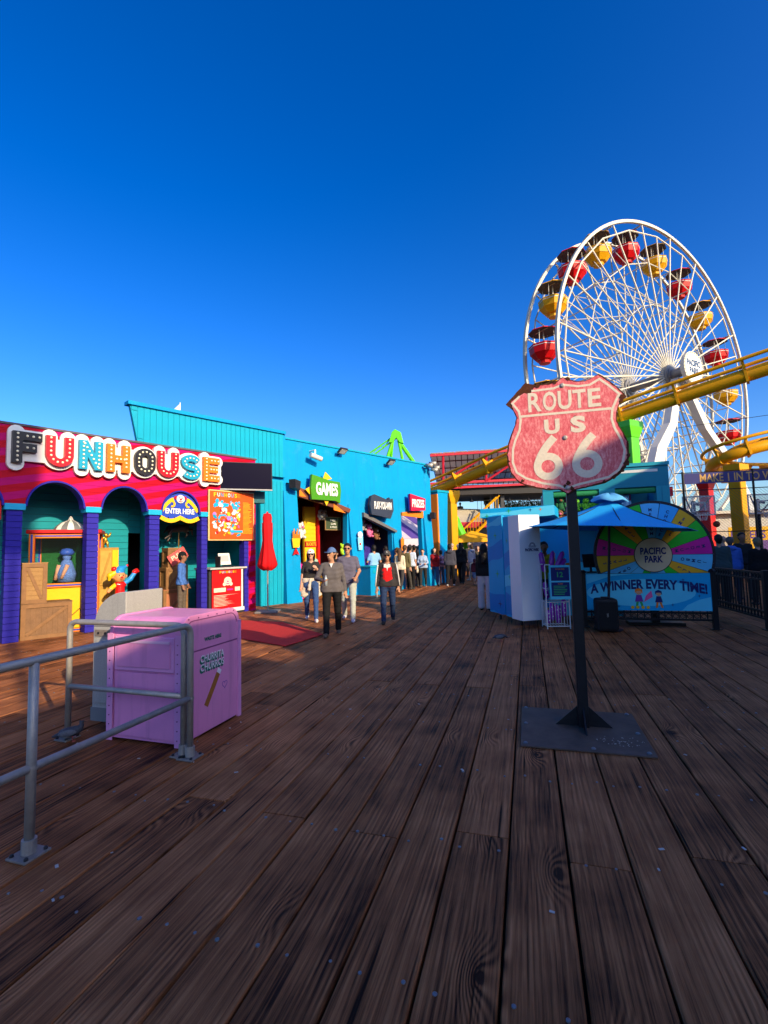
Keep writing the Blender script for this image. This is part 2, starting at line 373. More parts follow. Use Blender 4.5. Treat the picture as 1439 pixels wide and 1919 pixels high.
# ================================================================ FUNHOUSE
W1 = Vector((-7.24, 9.59, 0)); A1 = 40.0
def stripe_mat(name, c1, c2, ang, per):
    m = bpy.data.materials.new(name); m.use_nodes = True; n, l = nodes(m); b = n['Principled BSDF']; b.inputs['Roughness'].default_value = .55; b.inputs['Specular IOR Level'].default_value = .1
    tc = n.new('ShaderNodeTexCoord'); sp = n.new('ShaderNodeSeparateXYZ'); l.new(tc.outputs['Object'], sp.inputs[0])
    # stripes fan out slightly, sloping up to the right; siding joints every 0.14 m
    ph = math_(n, l, 'SUBTRACT', sp.outputs[2], math_(n, l, 'MULTIPLY', sp.outputs[0], math.tan(R(ang))))
    fr = math_(n, l, 'FRACT', math_(n, l, 'DIVIDE', ph, per)); st = math_(n, l, 'GREATER_THAN', fr, .5)
    no = n.new('ShaderNodeTexNoise'); no.inputs['Scale'].default_value = 5; no.inputs['Detail'].default_value = 6; l.new(tc.outputs['Object'], no.inputs['Vector'])
    mx = n.new('ShaderNodeMix'); mx.data_type = 'RGBA'; mx.inputs[6].default_value = (*c1, 1); mx.inputs[7].default_value = (*c2, 1); l.new(st, mx.inputs[0])
    m2 = n.new('ShaderNodeMix'); m2.data_type = 'RGBA'; m2.blend_type = 'MULTIPLY'; m2.inputs[0].default_value = .35; l.new(mx.outputs[2], m2.inputs[6]); l.new(no.outputs[0], m2.inputs[7])
    l.new(m2.outputs[2], b.inputs['Base Color'])
    sd = math_(n, l, 'FRACT', math_(n, l, 'DIVIDE', sp.outputs[2], .145)); gr = math_(n, l, 'LESS_THAN', sd, .06)
    bp = n.new('ShaderNodeBump'); bp.inputs['Distance'].default_value = .012; bp.inputs['Strength'].default_value = .8; bp.invert = True; l.new(gr, bp.inputs['Height']); l.new(bp.outputs[0], b.inputs['Normal'])
    MATS[name] = m; return m
M_stripe = stripe_mat('pink red stripe paint', (.50, .002, .020), (.48, .003, .14), 13, .30)
M_purple = mk('purple blue paint', (.028, .022, .29), .6, var=.14, vs=9, bump=.15, bs=60, spec=.1)
M_teal = mk('teal siding paint', (.006, .26, .33), .55, var=.18, vs=4, bump=.1)
M_cyan = mk('cyan trim paint', (.01, .36, .60), .45)
M_white = mk('white paint', (.70, .69, .67), .5, var=.06)
M_black = mk('black paint', (.022, .020, .026), .4)
M_red = mk('red paint', (.50, .010, .012), .4)
M_orange = mk('orange paint', (.75, .20, .015), .45)
M_yellow = mk('yellow paint', (.80, .46, .015), .45)
M_blue = mk('royal blue paint', (.02, .06, .42), .45)
M_dark = mk('dark interior', (.03, .035, .045), .8)
M_dsteel = mk('dark steel', (.05, .05, .055), .5, .6)
M_steel = mk('galvanised steel', (.40, .375, .34), .5, .45, var=.25, vs=18, bump=.12, bs=90, wear=.25)
M_glass = mk('pane glass', (.05, .06, .07), .03, var=0, alpha=.05)
M_bulb = mk('bulb glass', (.85, .78, .55), .25, var=0)
FH = empty('funhouse_building', W1, azr(A1), 'striped pink and red funhouse with purple columns and three open arches', 'building')
# facade: one outline with arches as notches
ops = [(-1.45, -.30), (.03, 1.12), (1.42, 2.46), (2.77, 3.80)]
pts = [(-3.0, 0)]
for a, b in ops:
    c = (a+b)/2; r = (b-a)/2
    pts += [(a, 2.66)] + [(c - r*math.cos(R(t)), 2.66 + (3.25-2.66)*math.sin(R(t))) for t in range(12, 180, 12)] + [(b, 2.66)]
    pts += [(b, 2.60), (b+.001, 2.60)] if False else []
# upper wall sits on the columns: outline from left, along arch soffits, to right pier
up = [(-3.0, 2.60)]
for a, b in ops:
    c = (a+b)/2; r = (b-a)/2
    up += [(a, 2.60), (a, 2.68)] + [(c - r*math.cos(R(t)), 2.68 + .57*math.sin(R(t))) for t in range(10, 180, 10)] + [(b, 2.68), (b, 2.60)]
up += [(4.03, 2.60), (4.03, 2.10), (5.12, 2.10), (5.12, 2.60), (5.50, 2.60), (5.50, 4.30), (-3.0, 4.30)]
MB().poly(up, 0, .24, 0).obj('facade_wall', M_stripe, FH)
MB().box(-3.05, 5.53, -.03, .27, 4.302, 4.345).obj('roof_edge', mk('dark grey coping', (.10, .085, .09), .7), FH, fix=False)
for a, b in ops:      # purple reveal under every arch
    c = (a+b)/2; r = (b-a)/2 - .004; mb = MB(); P = [(c - r*math.cos(R(t)), 2.68 + .564*math.sin(R(t))) for t in range(0, 181, 10)]; Q = [(c - (r-.035)*math.cos(R(t)), 2.68 + .53*math.sin(R(t))) for t in range(0, 181, 10)]
    mb.poly(P + Q[::-1], -.02, .26).obj('arch_trim', M_purple, FH)
# columns: stacked siding boards round a core, cyan collar
bm_cache = {}
def column(x0, x1, z1=2.60):
    col = part('column', M_purple, FH, x0+.018, x1-.018, .018, .222, 0, z1)
    key = round(x1-x0, 3)
    if key not in bm_cache:
        w_ = x1-x0; mb = MB()
        vs = [(x*w_, y, z) for z, e in ((.004, .004), (.118, .0)) for x, y in ((0-e/w_*0, -e), (1, -e), (1, .24+e), (0, .24+e))]
        mb.add(vs, [(0, 1, 5, 4), (1, 2, 6, 5), (2, 3, 7, 6), (3, 0, 4, 7), (4, 5, 6, 7), (3, 2, 1, 0)]); bm_cache[key] = mb.mesh('siding_board', M_purple)
    z = 0.
    while z < z1-.1:
        o = link('siding_board', bm_cache[key], col, (x0, 0, z)); z += .1245
    c = part('collar', M_cyan, FH, x0-.04, x1+.04, -.05, .28, z1-.002, z1+.125, bev=.006)
for a, b in ((-.30, .03), (1.12, 1.42), (2.46, 2.77), (3.80, 4.03)): column(a+.035, b-.035)
column(5.12, 5.26, 2.08)
MB().box(5.262, 5.50, 0, .24, 0, 2.598).obj('striped_pier', M_stripe, FH, fix=False)
MB().box(-3.0, -1.45, 0, .24, 0, 2.598).obj('end_pier', M_stripe, FH, fix=False)
# interior: back wall of horizontal siding with a doorway, side walls, ceiling
def siding(name, parent, mat, x0, x1, y, z0, z1, h=.15, th=.02, flip=1):
    z = z0
    cache = {}
    while z < z1-.01:
        hh = min(h, z1-z); key = round(hh, 3)
        if key not in cache:
            mb = MB(); mb.add([(0, 0, .003), (x1-x0, 0, .003), (x1-x0, -th*.4, hh-.006), (0, -th*.4, hh-.006), (0, th, .003), (x1-x0, th, .003), (x1-x0, th, hh-.006), (0, th, hh-.006)],
                [(0, 1, 2, 3), (5, 4, 7, 6), (3, 2, 6, 7), (4, 5, 1, 0), (4, 0, 3, 7), (1, 5, 6, 2)]); cache[key] = mb.mesh(name, mat)
        link(name, cache[key], parent, (x0, y, z)); z += h
bw = MB().box(-3, 2.62, 1.53, 1.62, 0, 3.55).box(3.16, 5.5, 1.53, 1.62, 0, 3.55).box(2.62, 3.16, 1.53, 1.62, 2.22, 3.55).obj('back_wall', M_dark, FH, fix=False)
siding('siding_board', bw, M_teal, -2.98, 2.62, 1.51, 0, 3.5, .165); siding('siding_board', bw, M_teal, 3.16, 5.48, 1.51, 0, 3.5, .165); siding('siding_board', bw, M_teal, 2.622, 3.158, 1.51, 2.22, 3.5, .165)
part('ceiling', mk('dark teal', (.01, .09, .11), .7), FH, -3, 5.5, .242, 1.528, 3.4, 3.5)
part('partition', M_teal, FH, 2.92, 2.98, .55, 1.50, 0, 3.38)
part('side_wall', M_teal, FH, -2.98, -2.9, .242, 1.50, 0, 3.38); part('side_wall', M_teal, FH, 5.40, 5.48, .262, 1.50, 0, 3.38)
part('roof', mk('grey roof felt', (.12, .12, .12), .9), FH, -3, 5.5, .272, 5, 3.9, 4.05)
part('inner_room', M_dark, FH, 2.3, 4.2, 3.2, 3.3, 0, 3.3); part('inner_room_wall', M_dark, FH, 2.2, 2.3, 1.63, 3.3, 0, 3.3); part('inner_room_wall', M_dark, FH, 4.2, 4.3, 1.63, 3.3, 0, 3.3)
part('door_leaf', mk('dark teal door', (.01, .12, .16), .5), FH, 3.10, 3.15, 1.0, 1.5, .02, 2.1)
# marquee letters: white cloud board, coloured channel letters, bulbs
SG = empty('marquee_sign', FH.matrix_world @ Vector((0, 0, 0)) if False else W1, azr(A1), 'white funhouse marquee with eight multicoloured bulb letters spelling FUNHOUSE', 'sign')
M_mblk = mk('marquee black', (.020, .019, .024), .35); M_mred = mk('marquee red', (.62, .008, .02), .35); M_mtq = mk('marquee teal', (.01, .29, .45), .35); M_mor = mk('marquee orange', (.80, .17, .01), .35)
def G(ch, x, z, w, h):
    """strokes of a marquee letter in a w x h box"""
    q = .165; a = q/2
    def s(*p): return [(x + px, z + pz) for px, pz in p]
    if ch == 'F': return [s((a, 0), (a, h)), s((a, h-a), (w, h-a)), s((a, h*.5), (w*.82, h*.5))]
    if ch == 'E': return [s((a, 0), (a, h)), s((a, h-a), (w, h-a)), s((a, h*.5), (w*.9, h*.5)), s((a, a), (w, a))]
    if ch == 'H': return [s((a, 0), (a, h)), s((w-a, 0), (w-a, h)), s((a, h*.48), (w-a, h*.48))]
    if ch == 'N': return [s((a, 0), (a, h)), s((w-a, 0), (w-a, h)), s((a, h-.03), (w-a, .03))]
    r = (w-q)/2; cx = a+r
    if ch == 'U': return [s((a, h), *[(cx - r*math.cos(R(t)), a+r - r*math.sin(R(t))) for t in range(0, 181, 15)], (w-a, h))]
    if ch == 'O':
        ry = min(r, .16); return [s(*[(cx + r*math.cos(R(t)), (h-a-ry if t <= 180 else a+ry) + ry*math.sin(R(t))) for t in list(range(0, 181, 15)) + list(range(180, 360, 15))])]
    if ch == 'S':
        rt = (h-q)/4; p = [(cx + r*math.cos(R(t)), h-a-rt + rt*math.sin(R(t))) for t in range(20, 271, 15)] + [(cx + r*math.cos(R(t)), a+rt + rt*math.sin(R(t))) for t in range(90, -161, -15)]
        return [s(*p)]
LET = [('F', -.25, .49, M_mblk), ('U', .31, .50, M_mred), ('N', .91, .47, M_mtq), ('H', 1.46, .49, M_mor), ('O', 2.06, .48, M_mblk), ('U', 2.59, .52, M_mred), ('S', 3.18, .52, M_mtq), ('E', 3.77, .46, M_mor)]
mb = MB()
for i, (ch, x, w_, m) in enumerate(LET):
    for k, st in enumerate(G(ch, x, 3.52, w_, .63)):
        cl = ch == 'O'
        stroke_mb(mb, st, .285, -.10-.0011*(i*3+k), -.015, 0, cl)
        for p in ([] if cl else (st[0], st[-1])): mb.poly(disc(p[0], p[1], .1425, 14), -.10-.0011*(i*3+k)-.0005, -.015)
    mb.box(x+.02, x+w_+.10, -.098-.0012*i, -.016, 3.58, 4.10)
mb.obj('cloud_board', M_white, SG)
for i, (ch, x, w_, m) in enumerate(LET):
    mb = MB(); bl = MB()
    for k, st in enumerate(G(ch, x, 3.52, w_, .63)):
        stroke_mb(mb, st, .165, -.215-.0012*k, -.105, 0, ch == 'O')
        L = [Vector(p) for p in (st + [st[0]] if ch == 'O' else st)]
        tot = sum((L[j+1]-L[j]).length for j in range(len(L)-1)); nb = max(2, round(tot/.092)); pos = [(j+.5)*tot/nb for j in range(nb)]
        for d in pos:
            if k > 0 and ch in 'FEH' and d < .1: continue
            for j in range(len(L)-1):
                e = (L[j+1]-L[j]).length
                if d <= e: p = L[j] + (L[j+1]-L[j])*(d/max(e, 1e-6)); bl.ball((p.x, -.222, p.y), (.024, .02, .024), 8, 5); break
                d -= e
    o = mb.obj('letter', m, SG); tag(o, label='%s letter %s with rows of bulbs' % ({M_mblk: 'black', M_mred: 'red', M_mtq: 'teal', M_mor: 'orange'}[m], ch))
    b = bl.obj('bulbs', M_bulb, o, smooth=True); tag(b, kind='stuff')
# ENTER HERE lunette in the third arch
EN = empty('enter_sign', W1, azr(A1), 'blue half-round sign reading ENTER HERE with gold scrolls in the third arch', 'sign')
c = 3.285; P = [(c-.50*math.cos(R(t)), 2.64+.56*math.sin(R(t))) for t in range(0, 181, 10)]
sc = [(c+.5-.02*i*1.0, 2.60-.10*abs(math.sin(i*.1963*2)) - .02) for i in range(0, 51)]
MB().poly(P + sc[1:-1], .06, .10).obj('board', M_blue, EN)
mb = MB(); stroke_mb(mb, [(c-.50+.02*i, 2.56-.085*abs(math.sin(i*.0628*2))) for i in range(51)], .10, .045, .058); mb.obj('gold_scroll', M_yellow, EN)
for s_ in (-1, 1):
    mb = MB(); stroke_mb(mb, [(c+s_*(.17+.30*q), 3.02-.30*q**1.6) for q in [i/10 for i in range(11)]], .085, .045, .058); stroke_mb(mb, [(c+s_*(.22+.07*math.cos(t*.5)), 2.90+.07*math.sin(t*.5)) for t in range(11)], .045, .043, .058); mb.obj('gold_scroll', M_yellow, EN)
text('lettering', 'ENTER HERE', M_white, EN, (c, .055, 2.72), w=.76, h=.135, bold=.03, ext=.006)
mb = MB(); mb.poly(disc(c, 3.03, .105, 20), .03, .058); mb.obj('clown_face', M_white, EN)
mb = MB(); mb.poly(disc(c, 3.02, .026, 10), .012, .029); mb.poly(arc_pts(c, 3.0, .062, .05, 200, 340, 8) + arc_pts(c, 3.0, .062, .03, 340, 200, 8), .016, .029); mb.poly(disc(c-.115, 3.06, .045, 12), .034, .058); mb.poly(disc(c+.115, 3.06, .045, 12), .034, .058); mb.obj('clown_features', M_mred, EN)
mb = MB(); mb.poly(disc(c-.04, 3.06, .014, 8), .018, .029); mb.poly(disc(c+.04, 3.06, .014, 8), .018, .029); mb.obj('clown_eyes', M_black, EN)
mb = MB(); mb.poly([(c-1.05, 2.62), (c-1.05, 2.62)], 0, 0) if False else None
# big orange poster board
PO = empty('orange_poster', W1, azr(A1), 'large orange poster board with FUNHOUSE heading and crowded cartoon artwork below the television', 'poster')
part('frame', mk('cream frame', (.72, .50, .20), .5), PO, 3.99, 5.40, -.075, -.035, 1.975, 3.33, bev=.006)
part('sheet', mk('orange print', (.70, .085, .012), .4, var=.08), PO, 4.02, 5.37, -.085, -.076, 2.005, 3.30)
cols = [M_mtq, M_mred, M_mor, M_yellow, M_white, mk('pink paint', (.75, .10, .32), .5), M_mblk, M_cyan]
for i, ch in enumerate('FUNHOUSE'): text('lettering', ch, [M_yellow, M_white, M_mtq, M_yellow, M_white, M_mtq, M_yellow, M_mor][i], PO, (4.17+.105*i, -.087, 3.205), w=.08, h=.11, bold=.03)
rp = random.Random(8)
mb = MB(); palette = [M_white, M_white, M_white, M_cyan, M_mtq, mk('pink paint', (.75, .10, .32), .5), mk('lavender print', (.34, .18, .55), .5), M_mred, M_yellow]
for i in range(120):
    x = 4.12+.80*rp.random(); z = 2.12+.92*rp.random()
    if z < 2.35 and abs(x-4.5) > .3 and rp.random() < .6: continue
    r = rp.uniform(.02, .085); k = rp.randint(5, 11); a0 = rp.random()*6; e_ = rp.uniform(.35, 1.)
    mi = (3 if rp.random() < .65 else 0) if z > 2.84 else rp.choice([0, 0, 0, 1, 3, 4, 5, 6, 7, 8, 8])
    q = [(r*rp.uniform(.6, 1.2)*math.cos(6.283*j/k), e_*r*rp.uniform(.6, 1.2)*math.sin(6.283*j/k)) for j in range(k)]
    mb.poly([(x+u*math.cos(a0)-v*math.sin(a0), z+u*math.sin(a0)+v*math.cos(a0)) for u, v in q], -.0872-.00010*i, -.0862, mi)
o = mb.obj('artwork', palette, PO); tag(o, kind='stuff')
mb = MB()
for i in range(26): z = 3.02-.034*i; mb.box(5.03, 5.03+.30*(.55+.45*rp.random()), -.0875, -.0865, z, z+.011)
mb.box(4.72, 5.02, -.089, -.0865, 2.17, 2.215); o = mb.obj('small_print', M_yellow, PO); tag(o, kind='stuff')
part('ribbon', M_cyan, PO, 4.62, 5.0, -.109, -.1075, 2.19, 2.25)
# ticket counter under the poster
TK = empty('ticket_counter', W1, azr(A1), 'ticket counter with a red printed front panel and grey top in the funhouse', 'counter')
part('body', M_dark, TK, 4.06, 5.10, .02, .7, 0, 1.20)
part('top', mk('grey laminate', (.45, .44, .42), .4), TK, 4.04, 5.16, -.09, .75, 1.202, 1.25, bev=.008)
pn = part('front_panel', mk('red print', (.62, .010, .012), .35, var=.05), TK, 4.12, 5.00, -.035, -.012, .16, 1.18, bev=.004)
part('panel_frame', M_white, TK, 5.002, 5.05, -.04, -.01, .10, 1.19); part('kick_board', M_white, TK, 4.12, 5.09, -.045, -.008, .06, .155)
for i, ch in enumerate('FUNHOUSE'): text('lettering', ch, [M_yellow, M_white, M_mtq, M_yellow, M_white, M_mtq, M_yellow, M_mor][i], pn, (4.36+.066*i, -.037, 1.125), w=.05, h=.06, bold=.03)
mb = MB(); mb.poly(disc(4.58, .88, .115, 20), -.04, -.036); mb.poly(disc(4.48, .80, .05, 10), -.0392, -.036); mb.poly(disc(4.68, .80, .05, 10), -.0394, -.036)
mb.poly([(4.17, .60), (4.52, .60), (4.52, .71), (4.17, .71)], -.038, -.036); mb.poly([(4.80, .60), (4.96, .60), (4.96, .71), (4.80, .71)], -.038, -.036)
for i in range(9): mb.poly([(4.17, .52-.035*i), (4.17+(.75 if i == 0 else .3+.35*rp.random()), .52-.035*i), (4.17+.3, .508-.035*i), (4.17, .508-.035*i)], -.038, -.036)
mb.obj('print', mk('cream print', (.72, .60, .45), .5), pn)
mb = MB(); mb.poly(disc(4.58, .87, .024, 10), -.044, -.041); mb.poly(arc_pts(4.58, .85, .06, .05, 200, 340, 8)+arc_pts(4.58, .85, .06, .03, 340, 200, 8), -.043, -.041); mb.poly([(4.56, .63), (4.74, .63), (4.74, .675), (4.56, .675)], -.0385, -.036); mb.obj('print', mk('magenta print', (.45, .02, .25), .5), pn)
TB = empty('ticket_terminal', FH.location + Matrix.Rotation(azr(A1), 3, 'Z') @ Vector((4.62, .12, 1.25)), azr(A1), 'white tilted screen terminal standing on the ticket counter', 'terminal')
T = Matrix.Translation((0, 0, .04)) @ Matrix.Rotation(R(-18), 4, 'X'); MB().box(-.17, .17, 0, .03, .03, .36, 0, T).obj('screen', mk('paper white screen', (.72, .70, .66), .4), TB, bev=.006, fix=False)
MB().box(-.12, .12, -.004, -.001, .12, .30, 0, T).obj('notice', mk('grey print', (.40, .40, .40), .5), TB, fix=False)
MB().box(-.2, -.175, -.03, .2, 0, .3).box(-.2, .2, -.06, .2, 0, .03).obj('stand', M_black, TB, fix=False)
# television
TV = empty('television', (-4.43, 12.93, 0), azr(68.6), 'wide black outdoor television hung at the right end of the striped facade', 'television')
part('body', M_black, TV, 0, 1.40, .012, .10, 3.35, 4.13, bev=.01)
part('screen', mk('dark screen', (.006, .005, .018), .25, var=0, spec=.03), TV, .02, 1.38, .004, .0115, 3.40, 4.11)
part('bottom_bezel', mk('grey bezel', (.35, .35, .36), .35), TV, 0, 1.40, .0, .011, 3.352, 3.385)
part('bracket', M_dsteel, TV, .25, .95, .102, .45, 3.6, 3.9)
part('tv_shadow_box', mk('tv shadow teal', (.012, .10, .13), .5), TV, .70, 1.25, .45, .75, 3.05, 3.38)  # box in darkened teal standing in for the television's shadow on the turquoise
# red half-folded parasol
UM = empty('red_parasol', (-3.22, 13.20, 0), 0, 'closed red parasol on a slim pole beside the funhouse', 'parasol')
mb = MB(); N = 24; prof = [(.03, 2.70), (.10, 2.68), (.125, 2.58), (.115, 2.45), (.13, 2.43), (.135, 2.2), (.13, 1.95), (.145, 1.75), (.19, 1.5), (.235, 1.30), (.20, 1.22), (.10, 1.14)]
vs = []; fs = []
for i in range(N):
    t = 2*math.pi*i/N
    for r, z in prof: k = 1 + (.22 if z < 2.44 else .05)*math.cos(8*t + z*1.5)*(1 if z < 1.9 else .5); vs.append((r*k*math.cos(t), r*k*math.sin(t), z + (.03*math.cos(8*t) if z < 1.4 else 0)))
K = len(prof)
for i in range(N):
    for q in range(K-1): fs.append((i*K+q, ((i+1) % N)*K+q, ((i+1) % N)*K+q+1, i*K+q+1))
mb.add(vs, fs).obj('canopy', mk('red cloth', (.60, .006, .010), .8, bump=.2, bs=30), UM, smooth=True)
rod('pole', mk('grey pole', (.28, .27, .26), .4, .5), UM, (0, 0, .05), (0, 0, 2.6), .022); part('base', mk('grey base', (.20, .18, .18), .7), UM, -.3, .3, -.25, .25, 0, .05, bev=.01)
mb = MB().lathe([(.0, 2.66), (.03, 2.69), (.02, 2.74), (0, 2.75)], 8); mb.obj('finial', MATS['red cloth'], UM, smooth=True)
# red carpet laid on the boards
mb = MB(); cp = [(-3.60, 11.75), (-2.4, 11.25), (-1.25, 9.51), (-1.76, 8.45), (-2.95, 9.42)]
vs = [(x, y, .006) for x, y in cp] + [(x, y, .018) for x, y in cp]; mb.add(vs, [(5, 6, 7, 8, 9)] + [(i, (i+1) % 5, 5+(i+1) % 5, 5+i) for i in range(5)])
tag(mb.obj('red_carpet', mk('red carpet pile', (.55, .035, .035), .95, var=.2, vs=12, bump=.5, bs=220)), 'red carpet laid over the boards in front of the funhouse', 'carpet')
# crates inside the first arch
M_crate = mk('crate wood', (.20, .105, .05), .7, var=.35, vs=7, bump=.3, bs=50); M_crate2 = mk('crate wood pale', (.33, .18, .065), .7, var=.3, vs=7, bump=.3, bs=50); M_cfr = mk('crate frame wood', (.24, .12, .05), .7, var=.3, vs=9)
def crate(name, lx, ly, lz, w_, d_, h_, mat, label, slat='v', az=None, tilt=0):
    p = W1 + Matrix.Rotation(azr(A1), 3, 'Z') @ Vector((lx, ly, lz)); c = empty(name, p, azr(A1)+R(tilt), label, 'crate', 'wooden crates in the funhouse')
    part('core', mat, c, -w_/2+.03, w_/2-.03, -d_/2+.03, d_/2-.03, .02, h_-.02)
    k = max(4, round((w_ if slat == 'v' else h_)/.11))
    for s_, (wd, ax) in ((-1, (w_, 'f')), (1, (d_, 's'))):
        for i in range(k):
            if slat == 'v': a, b, z0, z1 = -wd/2+.06+(wd-.12)*i/k+.004, -wd/2+.06+(wd-.12)*(i+1)/k-.004, .06, h_-.06
            else: a, b, z0, z1 = -wd/2+.05, wd/2-.05, .06+(h_-.12)*i/k+.004, .06+(h_-.12)*(i+1)/k-.004
            if ax == 'f': part('slat', mat, c, a, b, -d_/2+.020, -d_/2+.034, z0, z1)
            else: part('slat', mat, c, -w_/2+.012, -w_/2+.028, a, b, z0, z1)
    f = MB()
    for wd, ax in ((w_, 'f'), (d_, 's')):
        q = .075; L = [(-wd/2, wd/2, 0, q), (-wd/2, wd/2, h_-q, h_), (-wd/2, -wd/2+q, q, h_-q), (wd/2-q, wd/2, q, h_-q)]
        for a, b, z0, z1 in L:
            if ax == 'f': f.box(a, b, -d_/2-.004, -d_/2+.0115, z0, z1)
            else: f.box(-w_/2-.006, -w_/2+.0115, a+.0045, b-.0045, z0+.001, z1-.001)
    f.obj('frame', M_cfr, c, fix=False)
    g = MB(); stroke_mb(g, [(-w_/2+.09, .09 if slat == 'v' else h_-.09), (w_/2-.09, h_-.09 if slat == 'v' else .09)], .06, -d_/2-.001, -d_/2+.0105); g.obj('brace', M_cfr, c)
    part('lid', mat, c, -w_/2-.008, w_/2+.008, -d_/2-.008, d_/2+.008, h_+.001, h_+.02)
    return c
crate('wooden_crate', .52, .32, 0, .86, .62, .70, M_crate, 'low brown crate with a diagonal brace in the left arch, lower of two stacked', 'v', tilt=-10)
crate('wooden_crate', .27, .28, .72, .42, .48, .80, M_crate2, 'tall pale crate in the left arch, upper of two stacked', 'h', tilt=-6)
crate('wooden_crate', 3.56, 1.02, .72, .50, .40, .55, M_crate2, 'pale crate inside the third arch under a tilted red sign', 'v')
crate('wooden_crate', 3.54, 1.0, 0, .66, .5, .70, mk('terracotta crate', (.42, .16, .08), .7, var=.2), 'terracotta coloured box at the bottom of the stack in the third arch', 'v')
crate('wooden_crate', 3.60, 1.05, 1.29, .44, .36, .50, M_crate2, 'topmost small crate in the third arch behind the jacketed man', 'h')
o = MB().box(-.26, .26, -.02, 0, -.15, .15).obj('red_board', mk('faded red board', (.62, .10, .10), .6, var=.2, vs=20)); o.matrix_world = Matrix.Translation(W1) @ Matrix.Rotation(azr(A1), 4, 'Z') @ Matrix.Translation((3.60, .80, 1.58)) @ Matrix.Rotation(R(-32), 4, 'Y'); tag(o, 'small red board tilted against the crates in the third arch', 'board')
text('lettering', 'PULL', mk('cream print', (.72, .60, .45), .5), o, (0, -.022, .03), w=.36, h=.12, bold=.02)
# fortune booth with glass
BO = empty('fortune_booth', W1 + Matrix.Rotation(azr(A1), 3, 'Z') @ Vector((1.08, .92, 0)), azr(A1)+R(-24), 'red, orange and blue glazed fortune booth behind the second column', 'booth')
w_, d_ = .60, .42
part('base', M_yellow, BO, -w_+.02, w_-.02, -d_+.02, d_-.02, .04, .98); part('roof', M_red, BO, -w_-.10, w_+.10, -d_-.10, d_+.10, 2.16, 2.24, bev=.015)
for sx in (-1, 1):
    for sy in (-1, 1):
        p = part('corner_post', M_orange, BO, sx*w_-.05, sx*w_+.05, sy*d_-.05, sy*d_+.05, 0, 2.159); part('stripe', M_blue, p, sx*w_-.018, sx*w_+.018, sy*d_-.058, sy*d_+.058, .02, 2.14); part('stripe', M_red, p, sx*w_-.056, sx*w_+.056, sy*d_-.016, sy*d_+.016, .02, 2.14)
for z in (0.0, .98, 2.06):
    part('rail', M_orange, BO, -w_+.055, w_-.055, -d_-.035, -d_+.035, z, z+.09); part('rail', M_blue, BO, -w_+.056, w_-.056, -d_-.045, -d_-.036, z+.03, z+.06)
    part('rail', M_orange, BO, -w_-.035, -w_+.035, -d_+.055, d_-.055, z, z+.09); part('rail', M_blue, BO, -w_-.045, -w_-.036, -d_+.056, d_-.056, z+.03, z+.06)
part('pane', M_glass, BO, -w_+.06, w_-.06, -d_-.005, -d_+.002, 1.08, 2.05); part('pane', M_glass, BO, -w_-.005, -w_+.002, -d_+.06, d_-.06, 1.08, 2.05)
part('curtain', mk('green cloth', (.008, .10, .025), .85, bump=.3), BO, -w_+.05, w_-.05, d_-.10, d_-.05, 1.0, 2.1)
mb = MB(); 
for i, (cx, cz) in enumerate(((.05, .60), (.05, .36))): stroke_mb(mb, [(cx+.09*q/14*math.cos(q*.9)*1.0, cz+.09*q/14*math.sin(q*.9)) for q in range(2, 15)], .018, -d_+.005, -d_+.018)
stroke_mb(mb, [(-.35, .2), (-.15, .48), (.05, .25), (.3, .5), (.42, .2)], .016, -d_+.004, -d_+.0175); mb.obj('scrollwork', mk('brown scroll', (.12, .05, .015), .5), BO)
FT = MB().lathe([(.0, 0), (.17, .0), (.19, .18), (.13, .38), (.10, .46), (.06, .50)], 12, (0, 0, 0)); FT.ball((0, 0, .56), (.085, .09, .10), 12, 8)
ft = FT.obj('fortune_teller_figure', mk('blue patterned cloth', (.10, .20, .75), .8, var=.9, vs=40), smooth=True); tag(ft, 'blue patterned seated figure behind the glass of the fortune booth', 'figure')
ft.location = BO.location + Vector((-.02, .0, 1.08)); ft2 = MB().lathe([(.0, .60), (.12, .60), (.15, .66), (.10, .74), (0, .76)], 12).obj('turban', mk('blue satin', (.03, .09, .45), .4), ft, smooth=True); MB().cyl((-.1, -.1, .38), (-.16, -.14, .05), .05, .035).cyl((.1, -.12, .38), (.02, -.20, .08), .045, .03).obj('arm', mk('doll skin', (.55, .30, .19), .5), ft, smooth=True)
# tent-shaped ornament on the booth roof
TE = MB().lathe([(.34, 0), (.30, .08), (.20, .17), (.06, .23), (.03, .30), (0, .33)], 16); TE.m = [(i//5) % 2 for i in range(len(TE.f))]
o = TE.obj('roof_ornament', [mk('grey canvas', (.16, .16, .17), .7), M_white], fix=False); o.location = BO.location + Vector((.05, 0, 2.245)); tag(o, 'grey and white domed ornament on top of the fortune booth', 'ornament')
